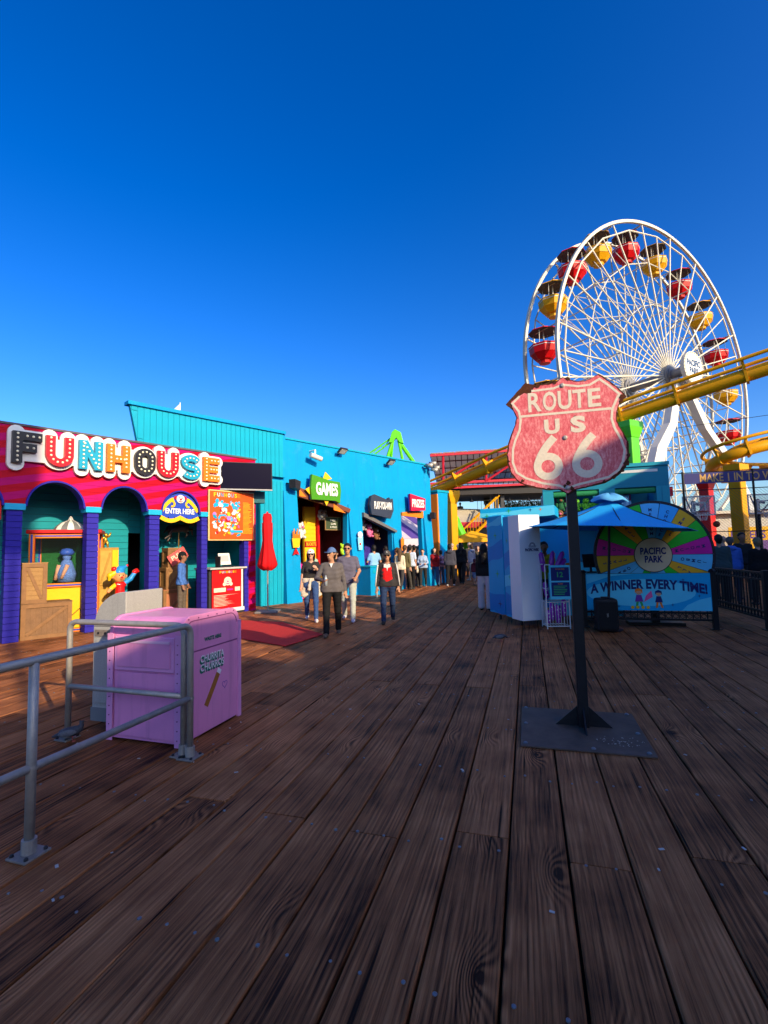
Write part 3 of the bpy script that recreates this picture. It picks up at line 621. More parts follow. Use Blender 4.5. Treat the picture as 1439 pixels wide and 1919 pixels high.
# tall wooden cabinet, gold figure
CB = empty('wooden_cabinet', W1 + Matrix.Rotation(azr(A1), 3, 'Z') @ Vector((1.95, 1.15, 0)), azr(A1), 'tall ochre wooden cabinet with a yellow side between second and third columns', 'cabinet')
part('body', mk('ochre wood', (.40, .22, .04), .6, var=.25, vs=8), CB, -.23, .23, -.2, .3, 0, 1.84)
for z0, z1 in ((.08, .85), (.95, 1.76)):
    d = part('door_panel', mk('ochre wood light', (.5, .30, .06), .6, var=.25, vs=8), CB, -.19, .06, -.222, -.201, z0, z1); g = MB(); stroke_mb(g, [(-.17, z0+.04), (.04, z1-.04)], .05, -.235, -.2225); g.obj('brace', MATS['ochre wood'], d)
part('yellow_panel', M_yellow, CB, .08, .22, -.222, -.201, .9, 1.78)
GF = MB(); GF.tube([(-.06, 0, 0), (-.05, 0, .10), (0, 0, .18), (.0, 0, .26)], [.028, .03, .05, .03], 8); GF.tube([(.06, 0, 0), (.05, 0, .10), (0, 0, .18)], [.026, .03, .04], 8); GF.tube([(0, 0, .24), (.10, -.02, .27), (.13, 0, .36)], [.03, .025, .015], 8); GF.tube([(0, 0, .24), (-.12, -.02, .22), (-.18, 0, .16)], [.03, .024, .014], 8); GF.ball((.01, 0, .30), .05)
o = GF.obj('gold_figurine', mk('gold paint', (.75, .45, .06), .3, .8), smooth=True); o.location = CB.location + Vector((0, 0, 1.85)); tag(o, 'small gold dancing figurine on top of the wooden cabinet', 'figurine')
# ================================================================ BLUE GAMES BUILDING
W2 = Vector((-2.96, 15.72, 0)); A2 = 42.0
M_sky = mk('bright blue paint', (.002, .275, .57), .6, var=.10, vs=1.3, bump=.06, bs=25, spec=.1, wear=.35)
M_skyl = mk('turquoise board paint', (.006, .32, .47), .6, var=.14, vs=2, spec=.1, wear=.3)
GB = empty('games_building', W2, azr(A2), 'long bright blue games building with slanted openings and tapered buttresses', 'building')
# wall outline with slanted openings cut from below
ol = [(-1.34, 0), (.12, 0), (.12, 3.75), (2.42, 3.14), (2.30, 0), (3.15, 0), (3.15, 2.96), (4.86, 2.36), (4.90, 0), (5.46, 0), (5.46, 3.12), (6.80, 3.22), (6.92, 0), (7.56, 0), (7.56, 5.30), (-.50, 5.30), (-.50, 4.2), (-1.34, 4.2)]
MB().poly(ol, 0, .22).obj('wall', M_sky, GB)
part('coping', M_skyl, GB, -.45, 7.60, -.04, .26, 5.302, 5.36)
part('flat_roof', MATS['grey roof felt'], GB, -4.6, 7.39, .222, 3.2, 4.6, 4.75)
# raised parapet of vertical boards
pp = [(-4.86, 4.0), (-.52, 4.0), (-.50, 5.40), (-5.15, 5.40)]
pa = MB().poly(pp, -.14, -.02).obj('parapet', M_skyl, GB)
bd = {}
n_b = 30
for i in range(n_b):
    x0 = -5.12 + (4.60)*i/n_b; x1 = x0 + 4.60/n_b - .012
    zb = 4.0 if x0 > -4.84 else 4.0 + (-4.84-x0)*4.6
    h = round(5.395-zb, 2)
    if h not in bd: bd[h] = MB().box(0, 4.60/n_b-.014, -.018, 0, 0, h).mesh('board', M_skyl)
    link('board', bd[h], pa, (x0, -.1405, zb))
part('parapet_cap', M_sky, GB, -5.22, -.44, -.22, .06, 5.402, 5.50, bev=.008)
part('parapet_return', M_sky, GB, -.52, -.42, -.139, 1.6, 4.0, 5.398)
# lower turquoise wall between the funhouse and the buttress, and battered buttresses
def buttress(x0, x1, top, out, lean=.12):
    mb = MB(); vs = [(x0-lean, -out, 0), (x1, -out*.9, 0), (x1, -.002, 0), (x0-lean, -.002, 0), (x0, -.03, top), (x1, -.03, top), (x1, -.002, top), (x0, -.002, top)]
    mb.add(vs, [(0, 1, 5, 4), (1, 2, 6, 5), (3, 0, 4, 7), (4, 5, 6, 7), (0, 3, 2, 1)]); return mb.obj('buttress', M_sky, GB)
buttress(-.42, .11, 3.6, .30, .10); buttress(2.44, 3.12, 3.3, .22, -.12); buttress(4.92, 5.44, 2.4, .2, 0); buttress(6.94, 7.50, 3.2, .25, -.08)
MB().box(-1.35, -.5, -.10, -.003, 0, 3.9).obj('panel', M_skyl, GB, fix=False)
for i in range(6): part('batten', M_skyl, GB, -1.34+.15*i, -1.32+.15*i, -.118, -.101, 0, 3.85)
# rooms behind the openings
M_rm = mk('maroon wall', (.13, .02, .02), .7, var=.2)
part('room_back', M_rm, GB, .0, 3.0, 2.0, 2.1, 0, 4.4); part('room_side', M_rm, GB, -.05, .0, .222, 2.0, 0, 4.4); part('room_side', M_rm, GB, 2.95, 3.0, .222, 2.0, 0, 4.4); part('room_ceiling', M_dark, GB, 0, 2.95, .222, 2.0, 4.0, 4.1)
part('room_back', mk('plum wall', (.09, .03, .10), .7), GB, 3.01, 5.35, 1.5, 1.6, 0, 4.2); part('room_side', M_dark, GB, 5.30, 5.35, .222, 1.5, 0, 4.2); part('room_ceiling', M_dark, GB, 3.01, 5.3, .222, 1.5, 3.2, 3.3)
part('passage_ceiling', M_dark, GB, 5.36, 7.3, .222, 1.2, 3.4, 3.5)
yl = part('slat_wall', M_yellow, GB, 1.30, 1.82, 1.1, 1.2, 0, 3.25)
for i in range(20): part('slat', M_yellow, yl, 1.31, 1.81, 1.082, 1.099, .02+.16*i, .165+.16*i)
part('red_post', M_red, GB, 1.83, 1.93, .98, 1.2, 0, 3.4)
# slanted fascia with orange triangles over the first opening
fa = MB(); fa.poly([(.12, 3.74), (2.46, 3.12), (2.40, 2.98), (.12, 3.42)], -.14, -.06); fa.obj('fascia', mk('brown fascia', (.16, .05, .03), .6), GB)
for t in ((.12, .40), (1.62, 2.20)):
    z0 = lambda x: 3.74-.265*(x-.12)
    MB().poly([(t[0], z0(t[0])-.06), (t[1], z0(t[1])-.24), (t[0], z0(t[0])-.30)], -.155, -.142).obj('fascia_triangle', M_orange, GB)
MB().poly([(3.13, 3.02), (5.02, 2.36), (4.98, 2.28), (3.13, 2.86)], -.16, -.02).obj('fascia', mk('grey soffit', (.13, .13, .14), .6), GB)
MB().poly([(5.44, 3.12), (6.86, 3.22), (6.84, 2.92), (5.44, 2.98)], -.10, -.01).obj('fascia', M_orange, GB)
# hanging goods and boards inside the stalls (each lifts away)
def W2p(x, y, z): return W2 + Matrix.Rotation(azr(A2), 3, 'Z') @ Vector((x, y, z))
o = MB().box(-.36, .36, -.02, .02, -.22, .22).obj('chalk_board', mk('green chalk board', (.05, .075, .04), .7, var=.4, vs=25), bev=.004); o.location = W2p(2.25, .6, 2.62); o.rotation_euler.z = azr(A2); tag(o, 'dark green price board hanging in the first stall', 'board')
MB().box(-.39, .39, -.018, .018, -.245, -.2205).box(-.39, .39, -.018, .018, .2205, .245).box(-.39, -.3605, -.018, .018, -.22, .22).box(.3605, .39, -.018, .018, -.22, .22).obj('frame', mk('oak frame', (.30, .18, .08), .6), o, fix=False)
for i, t_ in enumerate(('EVERY', 'GAME', 'A PRIZE')): text('lettering', t_, M_white, o, (0, -.022, .11-.12*i), h=.07, bold=.01)
MB().cyl((-.3, 0, .24), (-.3, 0, .9), .008, n=6).cyl((.3, 0, .24), (.3, 0, .9), .008, n=6).obj('chain', M_dsteel, o)
rg = random.Random(21)
def plush(loc, s, m1, m2, label, ears=True, group='plush toys in the stalls', az=196.):
    e = empty('plush_toy', loc, azr(az+90)+math.pi/2, label, 'plush toy', group)
    e.rotation_euler.z = -R(az)
    MB().ball((0, 0, .38*s), (.28*s, .24*s, .36*s), 12, 8).obj('body', m1, e, smooth=True)
    h = MB().ball((0, .06*s, .88*s), (.27*s, .25*s, .25*s), 12, 8).obj('head', m1, e, smooth=True)
    f = MB(); f.ball((0, .27*s, .83*s), (.12*s, .09*s, .09*s), 8, 6); f.obj('muzzle', m2, h, smooth=True)
    g = MB()
    for sx in (-1, 1): g.ball((sx*.10*s, .28*s, .95*s), .032*s, 6, 5)
    g.obj('eyes', M_black, h, smooth=True)
    for sx in (-1, 1):
        MB().ball((sx*.28*s, .10*s, .50*s), (.10*s, .11*s, .20*s), 8, 6).obj('arm', m1, e, smooth=True); MB().ball((sx*.17*s, .20*s, .12*s), (.12*s, .20*s, .12*s), 8, 6).obj('leg', m1, e, smooth=True)
        if ears: MB().ball((sx*.20*s, 0, 1.10*s), (.10*s, .05*s, .11*s), 8, 6).obj('ear', m1, h, smooth=True)
    return e
P_white = mk('white plush', (.62, .60, .58), .95, bump=.5, bs=150); P_brown = mk('brown plush', (.22, .10, .05), .95, bump=.5, bs=150); P_pink = mk('pink plush', (.70, .14, .32), .95, bump=.5, bs=150); P_green = mk('green plush', (.16, .55, .04), .95, bump=.5, bs=150); P_blue = mk('pale blue plush', (.22, .45, .65), .95, bump=.5, bs=150); P_lime = mk('lime plush', (.4, .65, .03), .95, bump=.5, bs=150)
P_grey = mk('grey plush', (.30, .28, .28), .95, bump=.5, bs=150)
plush(W2p(.72, .6, 2.05), .50, P_white, P_pink, 'white plush toy hung high at the left of the first stall', az=132)
plush(W2p(1.95, 1.0, 2.75), .36, P_white, P_brown, 'left of two white plush toys high in the first stall', az=132)
plush(W2p(2.25, 1.1, 2.75), .36, P_white, P_brown, 'right of two white plush toys high in the first stall', az=132)
plush(W2p(2.38, .25, 1.45), .36, P_lime, P_lime, 'lime green plush toy by the right edge of the first stall', az=132)
plush(W2p(3.62, .45, 2.35), .46, P_grey, P_pink, 'grey plush toy hung in the second stall, leftmost', az=132)
plush(W2p(4.0, .45, 2.10), .46, P_pink, P_white, 'pink plush toy hung in the second stall', az=132)
plush(W2p(4.45, .5, 2.0), .44, P_brown, P_white, 'brown plush toy hung in the second stall', az=132)
o = MB().box(-.03, .03, -.05, .05, 0, 1.25).box(-.3, .3, -.05, -.02, .95, 1.2).box(-.05, .25, -.05, .02, .02, .55).obj('pink_stand', mk('hot pink paint', (.75, .03, .28), .4), bev=.004, fix=False); o.location = W2p(.55, .45, .0); o.rotation_euler.z = azr(A2); tag(o, 'hot pink display stand just inside the first stall', 'stand')
o = MB().box(-.3, .3, -.25, .25, 0, .9).obj('yellow_crate_stand', M_yellow, bev=.01, fix=False); o.location = W2p(1.85, .45, 0); o.rotation_euler.z = azr(A2); part('panel', M_red, o, -.24, .24, -.262, -.2505, .1, .8); tag(o, 'yellow box stand with a red panel inside the first stall', 'stand')
o = MB().box(-.26, .26, -.02, .0, -.1, .1).obj('game_sign', M_red, fix=False); o.location = W2p(1.56, 1.06, 1.88); o.rotation_euler.z = azr(A2); text('lettering', 'BUCKETS', M_yellow, o, (0, -.022, 0), w=.44, h=.12, bold=.02); tag(o, 'small red sign on the yellow slatted wall of the first stall', 'sign')
o = MB().box(.0, 1.5, -.01, .01, 0, 1.6).obj('night_banner', mk('indigo print', (.04, .03, .30), .6, var=.7, vs=5), fix=False); o.location = W2p(4.2, 1.4, .9); o.rotation_euler.z = azr(A2); tag(o, 'indigo printed banner at the back of the second stall', 'banner')
# counters
CT = empty('blue_counter', W2p(3.05, -.55, 0), azr(A2), 'blue boarded counter standing before the second stall', 'counter')
part('body', M_sky, CT, -.42, .42, -.35, .5, 0, 1.0, bev=.008); part('top', M_skyl, CT, -.45, .45, -.38, .5, 1.001, 1.04); part('slot_panel', MATS['turquoise board paint'], CT, -.30, .30, -.362, -.3505, .78, .92)
# shop signs on brackets
def shop_sign(x, z, w_, h_, out, mat, back, txt, tw, th, label, shape, yaw=0, tz=0):
    e = empty('shop_sign', W2p(x, -out, z), azr(A2)+R(yaw), label, 'sign')
    MB().poly(shape(w_, h_), -.05, .03).obj('panel', mat, e)
    MB().poly([(px*1.0+.03, pz*.98-.0) for px, pz in shape(w_, h_)], .05, .12).obj('backing', back, e)
    MB().box(-.1, .1, .12, out-.005, -.1, .1).obj('bracket', M_dsteel, e, fix=False)
    text('lettering', txt, M_white, e, (0, -.052, tz), w=tw, h=th, bold=.035, ext=.02)
    return e
sq = lambda w_, h_: [(-w_/2, -h_/2+.02), (w_*.30, -h_/2+.03), (w_*.46, -h_/2-.05), (w_/2, 0), (w_*.47, h_/2-.10), (w_*.1, h_/2-.08), (-w_*.3, h_/2+.02), (-w_/2+.02, h_/2+.06), (-w_/2-.04, 0)]
gs = shop_sign(1.14, 3.72, 1.32, .80, .30, mk('leaf green paint', (.06, .26, .012), .4), M_blue, 'GAMES', .98, .44, 'green sign reading GAMES with yellow spikes over the first opening', sq)
MB().poly([(-.12, .3), (.02, .62), (.32, .40)], .035, .048).poly([(-.58, .10), (-.86, -.05), (-.60, -.28)], .035, .048).poly([(-.1, -.3), (.05, -.56), (.22, -.3)], .035, .048).obj('yellow_spikes', M_yellow, gs)
sh2 = lambda w_, h_: [(-w_/2, -h_/2+.05), (-w_*.1, -h_/2+.0), (w_*.35, -h_/2-.08), (w_/2, -h_*.2), (w_*.48, h_*.38), (w_*.36, h_*.30), (w_*.32, h_*.42), (w_*.26, h_*.28), (-w_*.35, h_/2), (-w_/2+.0, h_*.42), (-w_/2-.08, 0)]
shop_sign(3.98, 3.30, 1.25, .82, .30, mk('navy slate', (.035, .045, .075), .45), mk('dark red edge', (.20, .02, .02), .5), 'PLAY-YOU-WIN', 1.0, .30, 'dark slate sign reading PLAY-YOU-WIN over the second opening', sh2)
sh3 = lambda w_, h_: [(-w_/2+.04, -h_/2), (w_/2, -h_/2+.06), (w_/2+.02, h_/2-.10), (-w_/2, h_/2+.05)]
shop_sign(6.18, 3.50, 1.0, .66, .30, mk('crimson paint', (.55, .01, .05), .4), M_blue, 'PRIZES', .82, .34, 'crimson sign reading PRIZES over the third opening', sh3)
# painted ornaments on the buttresses: cardboard cut-outs (fries carton, drink, snack)
fr = empty('fries_cutout', W2p(-.12, -.24, 1.75), azr(A2), 'yellow and red carton of fries cut-out on the first buttress', 'cutout')
MB().poly([(-.12, 0), (.12, 0), (.16, .30), (-.16, .30)], -.03, 0).obj('carton', M_yellow, fr)
MB().poly([(-.13, -.24), (-.02, -.02), (.0, -.02), (.13, -.24), (.02, -.20), (-.02, -.20)], -.03, 0).obj('legs', M_red, fr)
mb = MB()
for i in range(7): x = -.13+.043*i; mb.box(x, x+.032, -.025-.001*i, -.004, .301, .52+.10*math.sin(i*2.1))
mb.obj('fries', M_orange, fr, fix=False)
dr = empty('drink_cutout', W2p(2.84, -.20, 1.62), azr(A2), 'pale blue drink cup cut-out on the second buttress', 'cutout')
MB().poly([(-.09, 0), (.09, 0), (.13, .46), (-.13, .46)], -.03, 0).obj('cup', mk('pale cyan paint', (.25, .70, .80), .5), dr); MB().poly(disc(0, .56, .12, 14), -.031, -.001).obj('foam', M_white, dr); MB().poly(disc(-.02, .22, .045, 10), -.04, -.031).obj('badge', M_red, dr)
sn = MB().poly([(-.08, 0), (.08, 0), (.10, .45), (0, .55), (-.10, .45)], -.03, 0).obj('snack_cutout', M_orange); sn.location = W2p(5.28, -.18, 1.55); sn.rotation_euler.z = azr(A2); tag(sn, 'orange snack cut-out on the third buttress', 'cutout')
# fixtures on the wall
def flood(x, z, label, lean=25):
    e = empty('floodlight', W2p(x, 0, z), azr(A2), label, 'floodlight', 'floodlights on the blue wall')
    T = Matrix.Translation((0, -.28, .05)) @ Matrix.Rotation(R(lean), 4, 'X')
    MB().box(-.17, .17, -.13, .13, -.03, .05, 0, T).obj('housing', M_dsteel, e, bev=.01, fix=False); MB().box(-.14, .14, -.10, .10, -.036, -.0305, 0, T).obj('lens', mk('lamp lens', (.55, .52, .45), .2), e, fix=False)
    MB().cyl((0, 0, -.05), (0, -.2, .0), .02).obj('arm', M_dsteel, e)
flood(1.98, 5.12, 'first dark floodlight high on the blue wall above the green sign', -35); flood(4.60, 5.02, 'small floodlight high on the blue wall above the slate sign', -35)
def seccam(x, z, label, s=1.):
    e = empty('security_camera', W2p(x, 0, z), azr(A2), label, 'camera')
    MB().cyl((0, 0, .25*s), (.0, -.30*s, .25*s), .025*s).cyl((0, -.28*s, .25*s), (0, -.28*s, .05*s), .03*s).obj('arm', M_white, e)
    MB().cyl((-.22*s, -.30*s, .06*s), (.22*s, -.34*s, -.04*s), .085*s, n=14).obj('housing', mk('pale grey casing', (.55, .55, .54), .4), e); MB().cyl((.22*s, -.34*s, -.04*s), (.24*s, -.342*s, -.044*s), .07*s, n=14).obj('lens', M_black, e)
seccam(.70, 4.78, 'white security camera on an arm near the top left of the blue wall')
e = empty('wall_speaker', W2p(-.15, -.28, 3.80), azr(A2-20), 'small black wall speaker left of the green sign', 'speaker'); MB().poly([(-.16, -.14), (.10, -.20), (.16, .10), (-.18, .14)], -.12, .12).obj('cabinet', M_black, e); MB().cyl((0, .12, 0), (-.05, .30, .05), .02).obj('bracket', M_dsteel, e)
e = empty('wall_speaker', W2p(7.35, -.25, 3.05), azr(A2-20), 'small black wall speaker near the far end of the blue wall', 'speaker'); MB().poly([(-.14, -.12), (.10, -.16), (.14, .10), (-.15, .12)], -.1, .1).obj('cabinet', M_black, e); MB().cyl((0, .1, 0), (0, .25, .05), .02).obj('bracket', M_dsteel, e)
e = empty('lamp_cluster', W2p(7.25, -.15, 5.20), azr(A2), 'cluster of grey spotlights at the far top corner of the blue wall', 'spotlights')
for i, (dx, dz) in enumerate(((-.25, .05), (0, .16), (.25, 0), (.1, -.12))): MB().cyl((dx, -.05, dz), (dx+.12, -.34, dz-.05), .06, .10, n=12).obj('spotlight', M_steel, e, smooth=True)
MB().cyl((-.3, 0, 0), (.3, 0, 0), .03).obj('bar', M_dsteel, e)
# flag on the roof behind the parapet
e = empty('roof_flag', W2p(-3.35, 1.0, 4.75), azr(A2), 'small white flag on a pole above the turquoise parapet', 'flag'); rod('pole', M_white, e, (0, 0, 0), (0, 0, 1.35), .015); MB().poly([(-.02, 1.30), (-.26, 1.02), (-.02, .98)], -.004, .004).obj('cloth', MATS['pale grey casing'], e)
# far tapered column with an orange edge
FC = empty('tapered_column', (2.55, 22.6, 0), azr(A2), 'blue tapered column with an orange edge beyond the games building', 'column')
mb = MB(); vs = [(-.20, -.2, 0), (.26, -.2, 0), (.26, .3, 0), (-.20, .3, 0), (-.42, -.3, 4.2), (.40, -.3, 4.2), (.40, .4, 4.2), (-.42, .4, 4.2)]; mb.add(vs, [(0, 1, 5, 4), (1, 2, 6, 5), (2, 3, 7, 6), (3, 0, 4, 7), (4, 5, 6, 7)]).obj('shaft', M_sky, FC)
mb = MB(); vs = [(-.38, -.22, 0), (-.205, -.22, 0), (-.205, .2, 0), (-.38, .2, 0), (-.50, -.32, 4.1), (-.43, -.32, 4.1), (-.43, .2, 4.1), (-.50, .2, 4.1)]; mb.add(vs, [(0, 1, 5, 4), (1, 2, 6, 5), (2, 3, 7, 6), (3, 0, 4, 7), (4, 5, 6, 7)]).obj('orange_edge', M_orange, FC)
part('cap', M_skyl, FC, -.48, .46, -.34, .44, 4.202, 4.3)
# ================================================================ FOREGROUND THINGS
PZ = azr(106.5)                              # local x across the planks to the right, local y along the planks away
# ---- route sign
RS = empty('route_sign', (1.75, 4.46, 0), PZ, 'faded pink shield sign reading ROUTE US 66 on a black post with a steel plate', 'sign')
M_post = mk('black post paint', (.018, .018, .021), .42, .2, var=.35, vs=12, bump=.15, bs=60)
part('post', M_post, RS, -.045, .045, -.05, .04, .012, 3.05, bev=.006)
pl_m = mk('worn steel plate', (.13, .085, .062), .5, .0, var=.6, vs=5, bump=.12, bs=45, spec=.1)
part('base_plate', pl_m, RS, -.54, .47, -.56, .43, .002, .014, bev=.002)
for i, (x, y) in enumerate(((-.5, .39), (.42, .39), (-.5, -.05), (-.5, -.51), (.02, -.51), (.42, -.51), (.42, -.1))): MB().lathe([(.019, 0), (.019, .007), (.012, .013), (0, .014)], 8, (x, y, .014)).obj('bolt', M_nail, RS, smooth=False)
for a in range(4):
    T = Matrix.Rotation(math.pi/2*a, 4, 'Z'); mb = MB(); vs = [T @ Vector(v) for v in ((.046, -.006, .014), (.24, -.006, .014), (.046, -.006, .19), (.046, .006, .014), (.24, .006, .014), (.046, .006, .19))]
    mb.add(vs, [(0, 1, 2), (5, 4, 3), (0, 3, 4, 1), (1, 4, 5, 2), (2, 5, 3, 0)]).obj('gusset', M_post, RS)
rw = random.Random(9)
OUT = [(-.36, 3.198), (-.46, 3.10), (-.55, 3.007), (-.485, 2.943), (-.459, 2.869), (-.475, 2.80), (-.515, 2.705), (-.546, 2.623), (-.564, 2.512), (-.561, 2.428), (-.532, 2.328), (-.463, 2.24), (-.36, 2.192), (-.219, 2.156), (-.105, 2.15), (-.032, 2.107), (.03, 2.142), (.144, 2.162), (.291, 2.192), (.401, 2.251), (.465, 2.325), (.497, 2.415), (.498, 2.533), (.474, 2.614), (.433, 2.697), (.413, 2.766), (.423, 2.845), (.458, 2.935), (.49, 2.992), (.424, 3.073), (.321, 3.174), (.285, 3.199), (.235, 3.178), (.172, 3.152), (.097, 3.155), (.01, 3.193), (-.027, 3.212), (-.093, 3.172), (-.184, 3.162), (-.276, 3.165)]
def subdiv(P, j, rnd, d=.022):
    o = []
    for i in range(len(P)):
        a = Vector(P[i]); b = Vector(P[(i+1) % len(P)]); n = max(1, int((b-a).length/d))
        for k in range(n): p = a+(b-a)*k/n; o.append((p.x+rnd.uniform(-j, j), p.y+rnd.uniform(-j, j)))
    return o
rust = mk('rusted steel', (.10, .030, .014), .85, .2, var=.6, vs=25, bump=.4, bs=80)
MB().poly(subdiv(OUT, .002, rw), -.075, -.060).obj('shield_plate', rust, RS)
sm = bpy.data.materials.new('faded red enamel'); sm.use_nodes = True; n, l = nodes(sm); b = n['Principled BSDF']; b.inputs['Roughness'].default_value = .5
tc = n.new('ShaderNodeTexCoord')
n1 = n.new('ShaderNodeTexNoise'); n1.inputs['Scale'].default_value = 3.5; n1.inputs['Detail'].default_value = 8; n1.inputs['Roughness'].default_value = .7; l.new(tc.outputs['Object'], n1.inputs['Vector'])
mp = n.new('ShaderNodeMapping'); mp.inputs['Scale'].default_value = (55, 55, 22); l.new(tc.outputs['Object'], mp.inputs[0])
n2 = n.new('ShaderNodeTexNoise'); n2.inputs['Scale'].default_value = 1; n2.inputs['Detail'].default_value = 4; n2.inputs['Roughness'].default_value = .8; l.new(mp.outputs[0], n2.inputs['Vector'])
v = math_(n, l, 'MULTIPLY_ADD', n2.outputs[0], .75, math_(n, l, 'MULTIPLY', n1.outputs[0], .5))
cr = ramp(n, [(.42, (.50, .035, .05)), (.60, (.68, .11, .125)), (.80, (.85, .38, .36))], v, l); n3 = n.new('ShaderNodeTexNoise'); n3.inputs['Scale'].default_value = 9; n3.inputs['Detail'].default_value = 6; l.new(tc.outputs['Object'], n3.inputs['Vector'])
k = n.new('ShaderNodeMapRange'); k.inputs[1].default_value = .70; k.inputs[2].default_value = .74; l.new(n3.outputs[0], k.inputs[0])
mx = n.new('ShaderNodeMix'); mx.data_type = 'RGBA'; l.new(k.outputs[0], mx.inputs[0]); l.new(cr.outputs[0], mx.inputs[6]); mx.inputs[7].default_value = (.09, .03, .02, 1); l.new(mx.outputs[2], b.inputs['Base Color'])
bp = n.new('ShaderNodeBump'); bp.inputs['Strength'].default_value = .25; bp.inputs['Distance'].default_value = .004; l.new(n2.outputs[0], bp.inputs['Height']); l.new(bp.outputs[0], b.inputs['Normal'])
cx, cz = -.03, 2.66
EN_ = [(cx+(x-cx)*.978, cz+(z-cz)*.978) for x, z in OUT]
EN_[0] = (-.30, 3.118); EN_[1] = (-.375, 3.10); EN_[2] = (-.505, 3.02); EN_.insert(1, (-.33, 3.075))
EN_ = [p if not (p[0] > .3 and p[1] < 2.6) else (p[0]-.006, p[1]+.008) for p in EN_]
MB().poly(subdiv(EN_, .0045, rw), -.0785, -.0755).obj('enamel_face', sm, RS)
wm = mk('aged white enamel', (.72, .63, .50), .5, var=.22, vs=38, bump=.15, bs=120)
INN = [(-.419, 3.07), (-.489, 3.007), (-.432, 2.923), (-.42, 2.837), (-.434, 2.74), (-.478, 2.645), (-.502, 2.563), (-.51, 2.438), (-.478, 2.338), (-.395, 2.277), (-.242, 2.219), (-.103, 2.19), (-.042, 2.159), (.047, 2.188), (.196, 2.218), (.318, 2.243), (.404, 2.303), (.444, 2.379), (.462, 2.483), (.438, 2.577), (.39, 2.688), (.371, 2.77), (.382, 2.863), (.43, 2.965), (.449, 2.99), (.364, 3.081), (.289, 3.151), (.206, 3.107), (.107, 3.105), (-.031, 3.136), (-.109, 3.111), (-.265, 3.108), (-.31, 3.11)]
mb = MB(); stroke_mb(mb, INN, .020, -.0800, -.0787); mb.obj('border_line', wm, RS)
mb = MB(); stroke_mb(mb, [(-.421, 2.872), (.372, 2.867)], .022, -.0806, -.0787); mb.obj('cross_line', wm, RS)
def rt(s, x0, x1, z0, z1, bold): text('lettering', s, wm, RS, ((x0+x1)/2, -.0787, (z0+z1)/2), w=x1-x0, h=z1-z0, bold=bold, ext=.0022)
rt('R', -.345, -.225, 2.905, 3.09, .022); rt('O', -.212, -.092, 2.90, 3.085, .022); rt('U', -.078, .042, 2.90, 3.08, .022); rt('T', .052, .165, 2.90, 3.075, .022); rt('E', .182, .292, 2.898, 3.07, .022)
rt('U', -.211, -.073, 2.678, 2.82, .05); rt('S', .02, .152, 2.672, 2.828, .05)
def six(x, z, w_, h_):
    mb = MB(); th = .068; r = (w_-th)/2; cx_, cz_ = x+w_/2, z+th/2+r
    ring = [(cx_ + r*math.cos(R(t)), cz_ + r*math.sin(R(t))) for t in range(0, 360, 12)]; stroke_mb(mb, ring, th, -.0809, -.0787, 0, True)
    tail = [(x+w_*.76, z+h_-.02), (x+w_*.50, z+h_*.80), (x+w_*.26, z+h_*.60), (cx_-r*1.0, cz_+r*.15)]
    P = []
    for i in range(13): t = i/12; q = [(1-t)**3, 3*t*(1-t)**2, 3*t*t*(1-t), t**3]; P.append((sum(q[j]*tail[j][0] for j in range(4)), sum(q[j]*tail[j][1] for j in range(4))))
    stroke_mb(mb, P, th*1.02, -.0813, -.0787); mb.obj('numeral', wm, RS)
six(-.322, 2.247, .258, .42); six(.015, 2.247, .258, .415)
for x, z in ((-.034, 3.129), (-.033, 2.633), (-.032, 2.166)):
    q = MB(); [q.add([(x+r*math.cos(t*.5236), y, z+r*math.sin(t*.5236)) for t in range(12) for r, y in ((.022, -.0785), (.022, -.083), (.012, -.090), (0, -.091))], [(i*4+j, ((i+1) % 12)*4+j, ((i+1) % 12)*4+j+1, i*4+j+1) for i in range(12) for j in range(3)]) for _ in (0,)]
    q.obj('bolt', M_steel, RS)
for i, (x, z, r) in enumerate(((.47, 2.36, .030), (.49, 2.43, .022), (.43, 2.29, .020), (.36, 2.235, .016), (-.03, 2.205, .024), (-.055, 2.18, .018), (.0, 2.16, .02), (-.43, 2.255, .016), (-.20, 2.165, .015), (.28, 2.205, .014), (.475, 2.96, .03), (.46, 2.93, .022), (.02, 3.185, .02), (-.25, 3.15, .022), (-.10, 3.165, .016), (.487, 2.55, .010), (-.545, 2.45, .010))):
    MB().poly([(x+r*rw.uniform(.5, 1.3)*math.cos(k*.785), z+r*rw.uniform(.5, 1.3)*math.sin(k*.785)) for k in range(8)], -.0822-.0001*i, -.0786).obj('rust_chip', rust, RS)
mb = MB()
for i in range(46): a = rw.random()*6.28; rr_ = rw.random()**.7*.17; x, y = .25+rr_*math.cos(a)*1.1, -.30+rr_*math.sin(a)*.7; s = rw.uniform(.002, .006); mb.box(x-s, x+s, y-s*.6, y+s*.6, .0142, .0165)
tag(mb.obj('bird_droppings', mk('pale droppings', (.5, .42, .35), .9), RS, fix=False), kind='stuff')
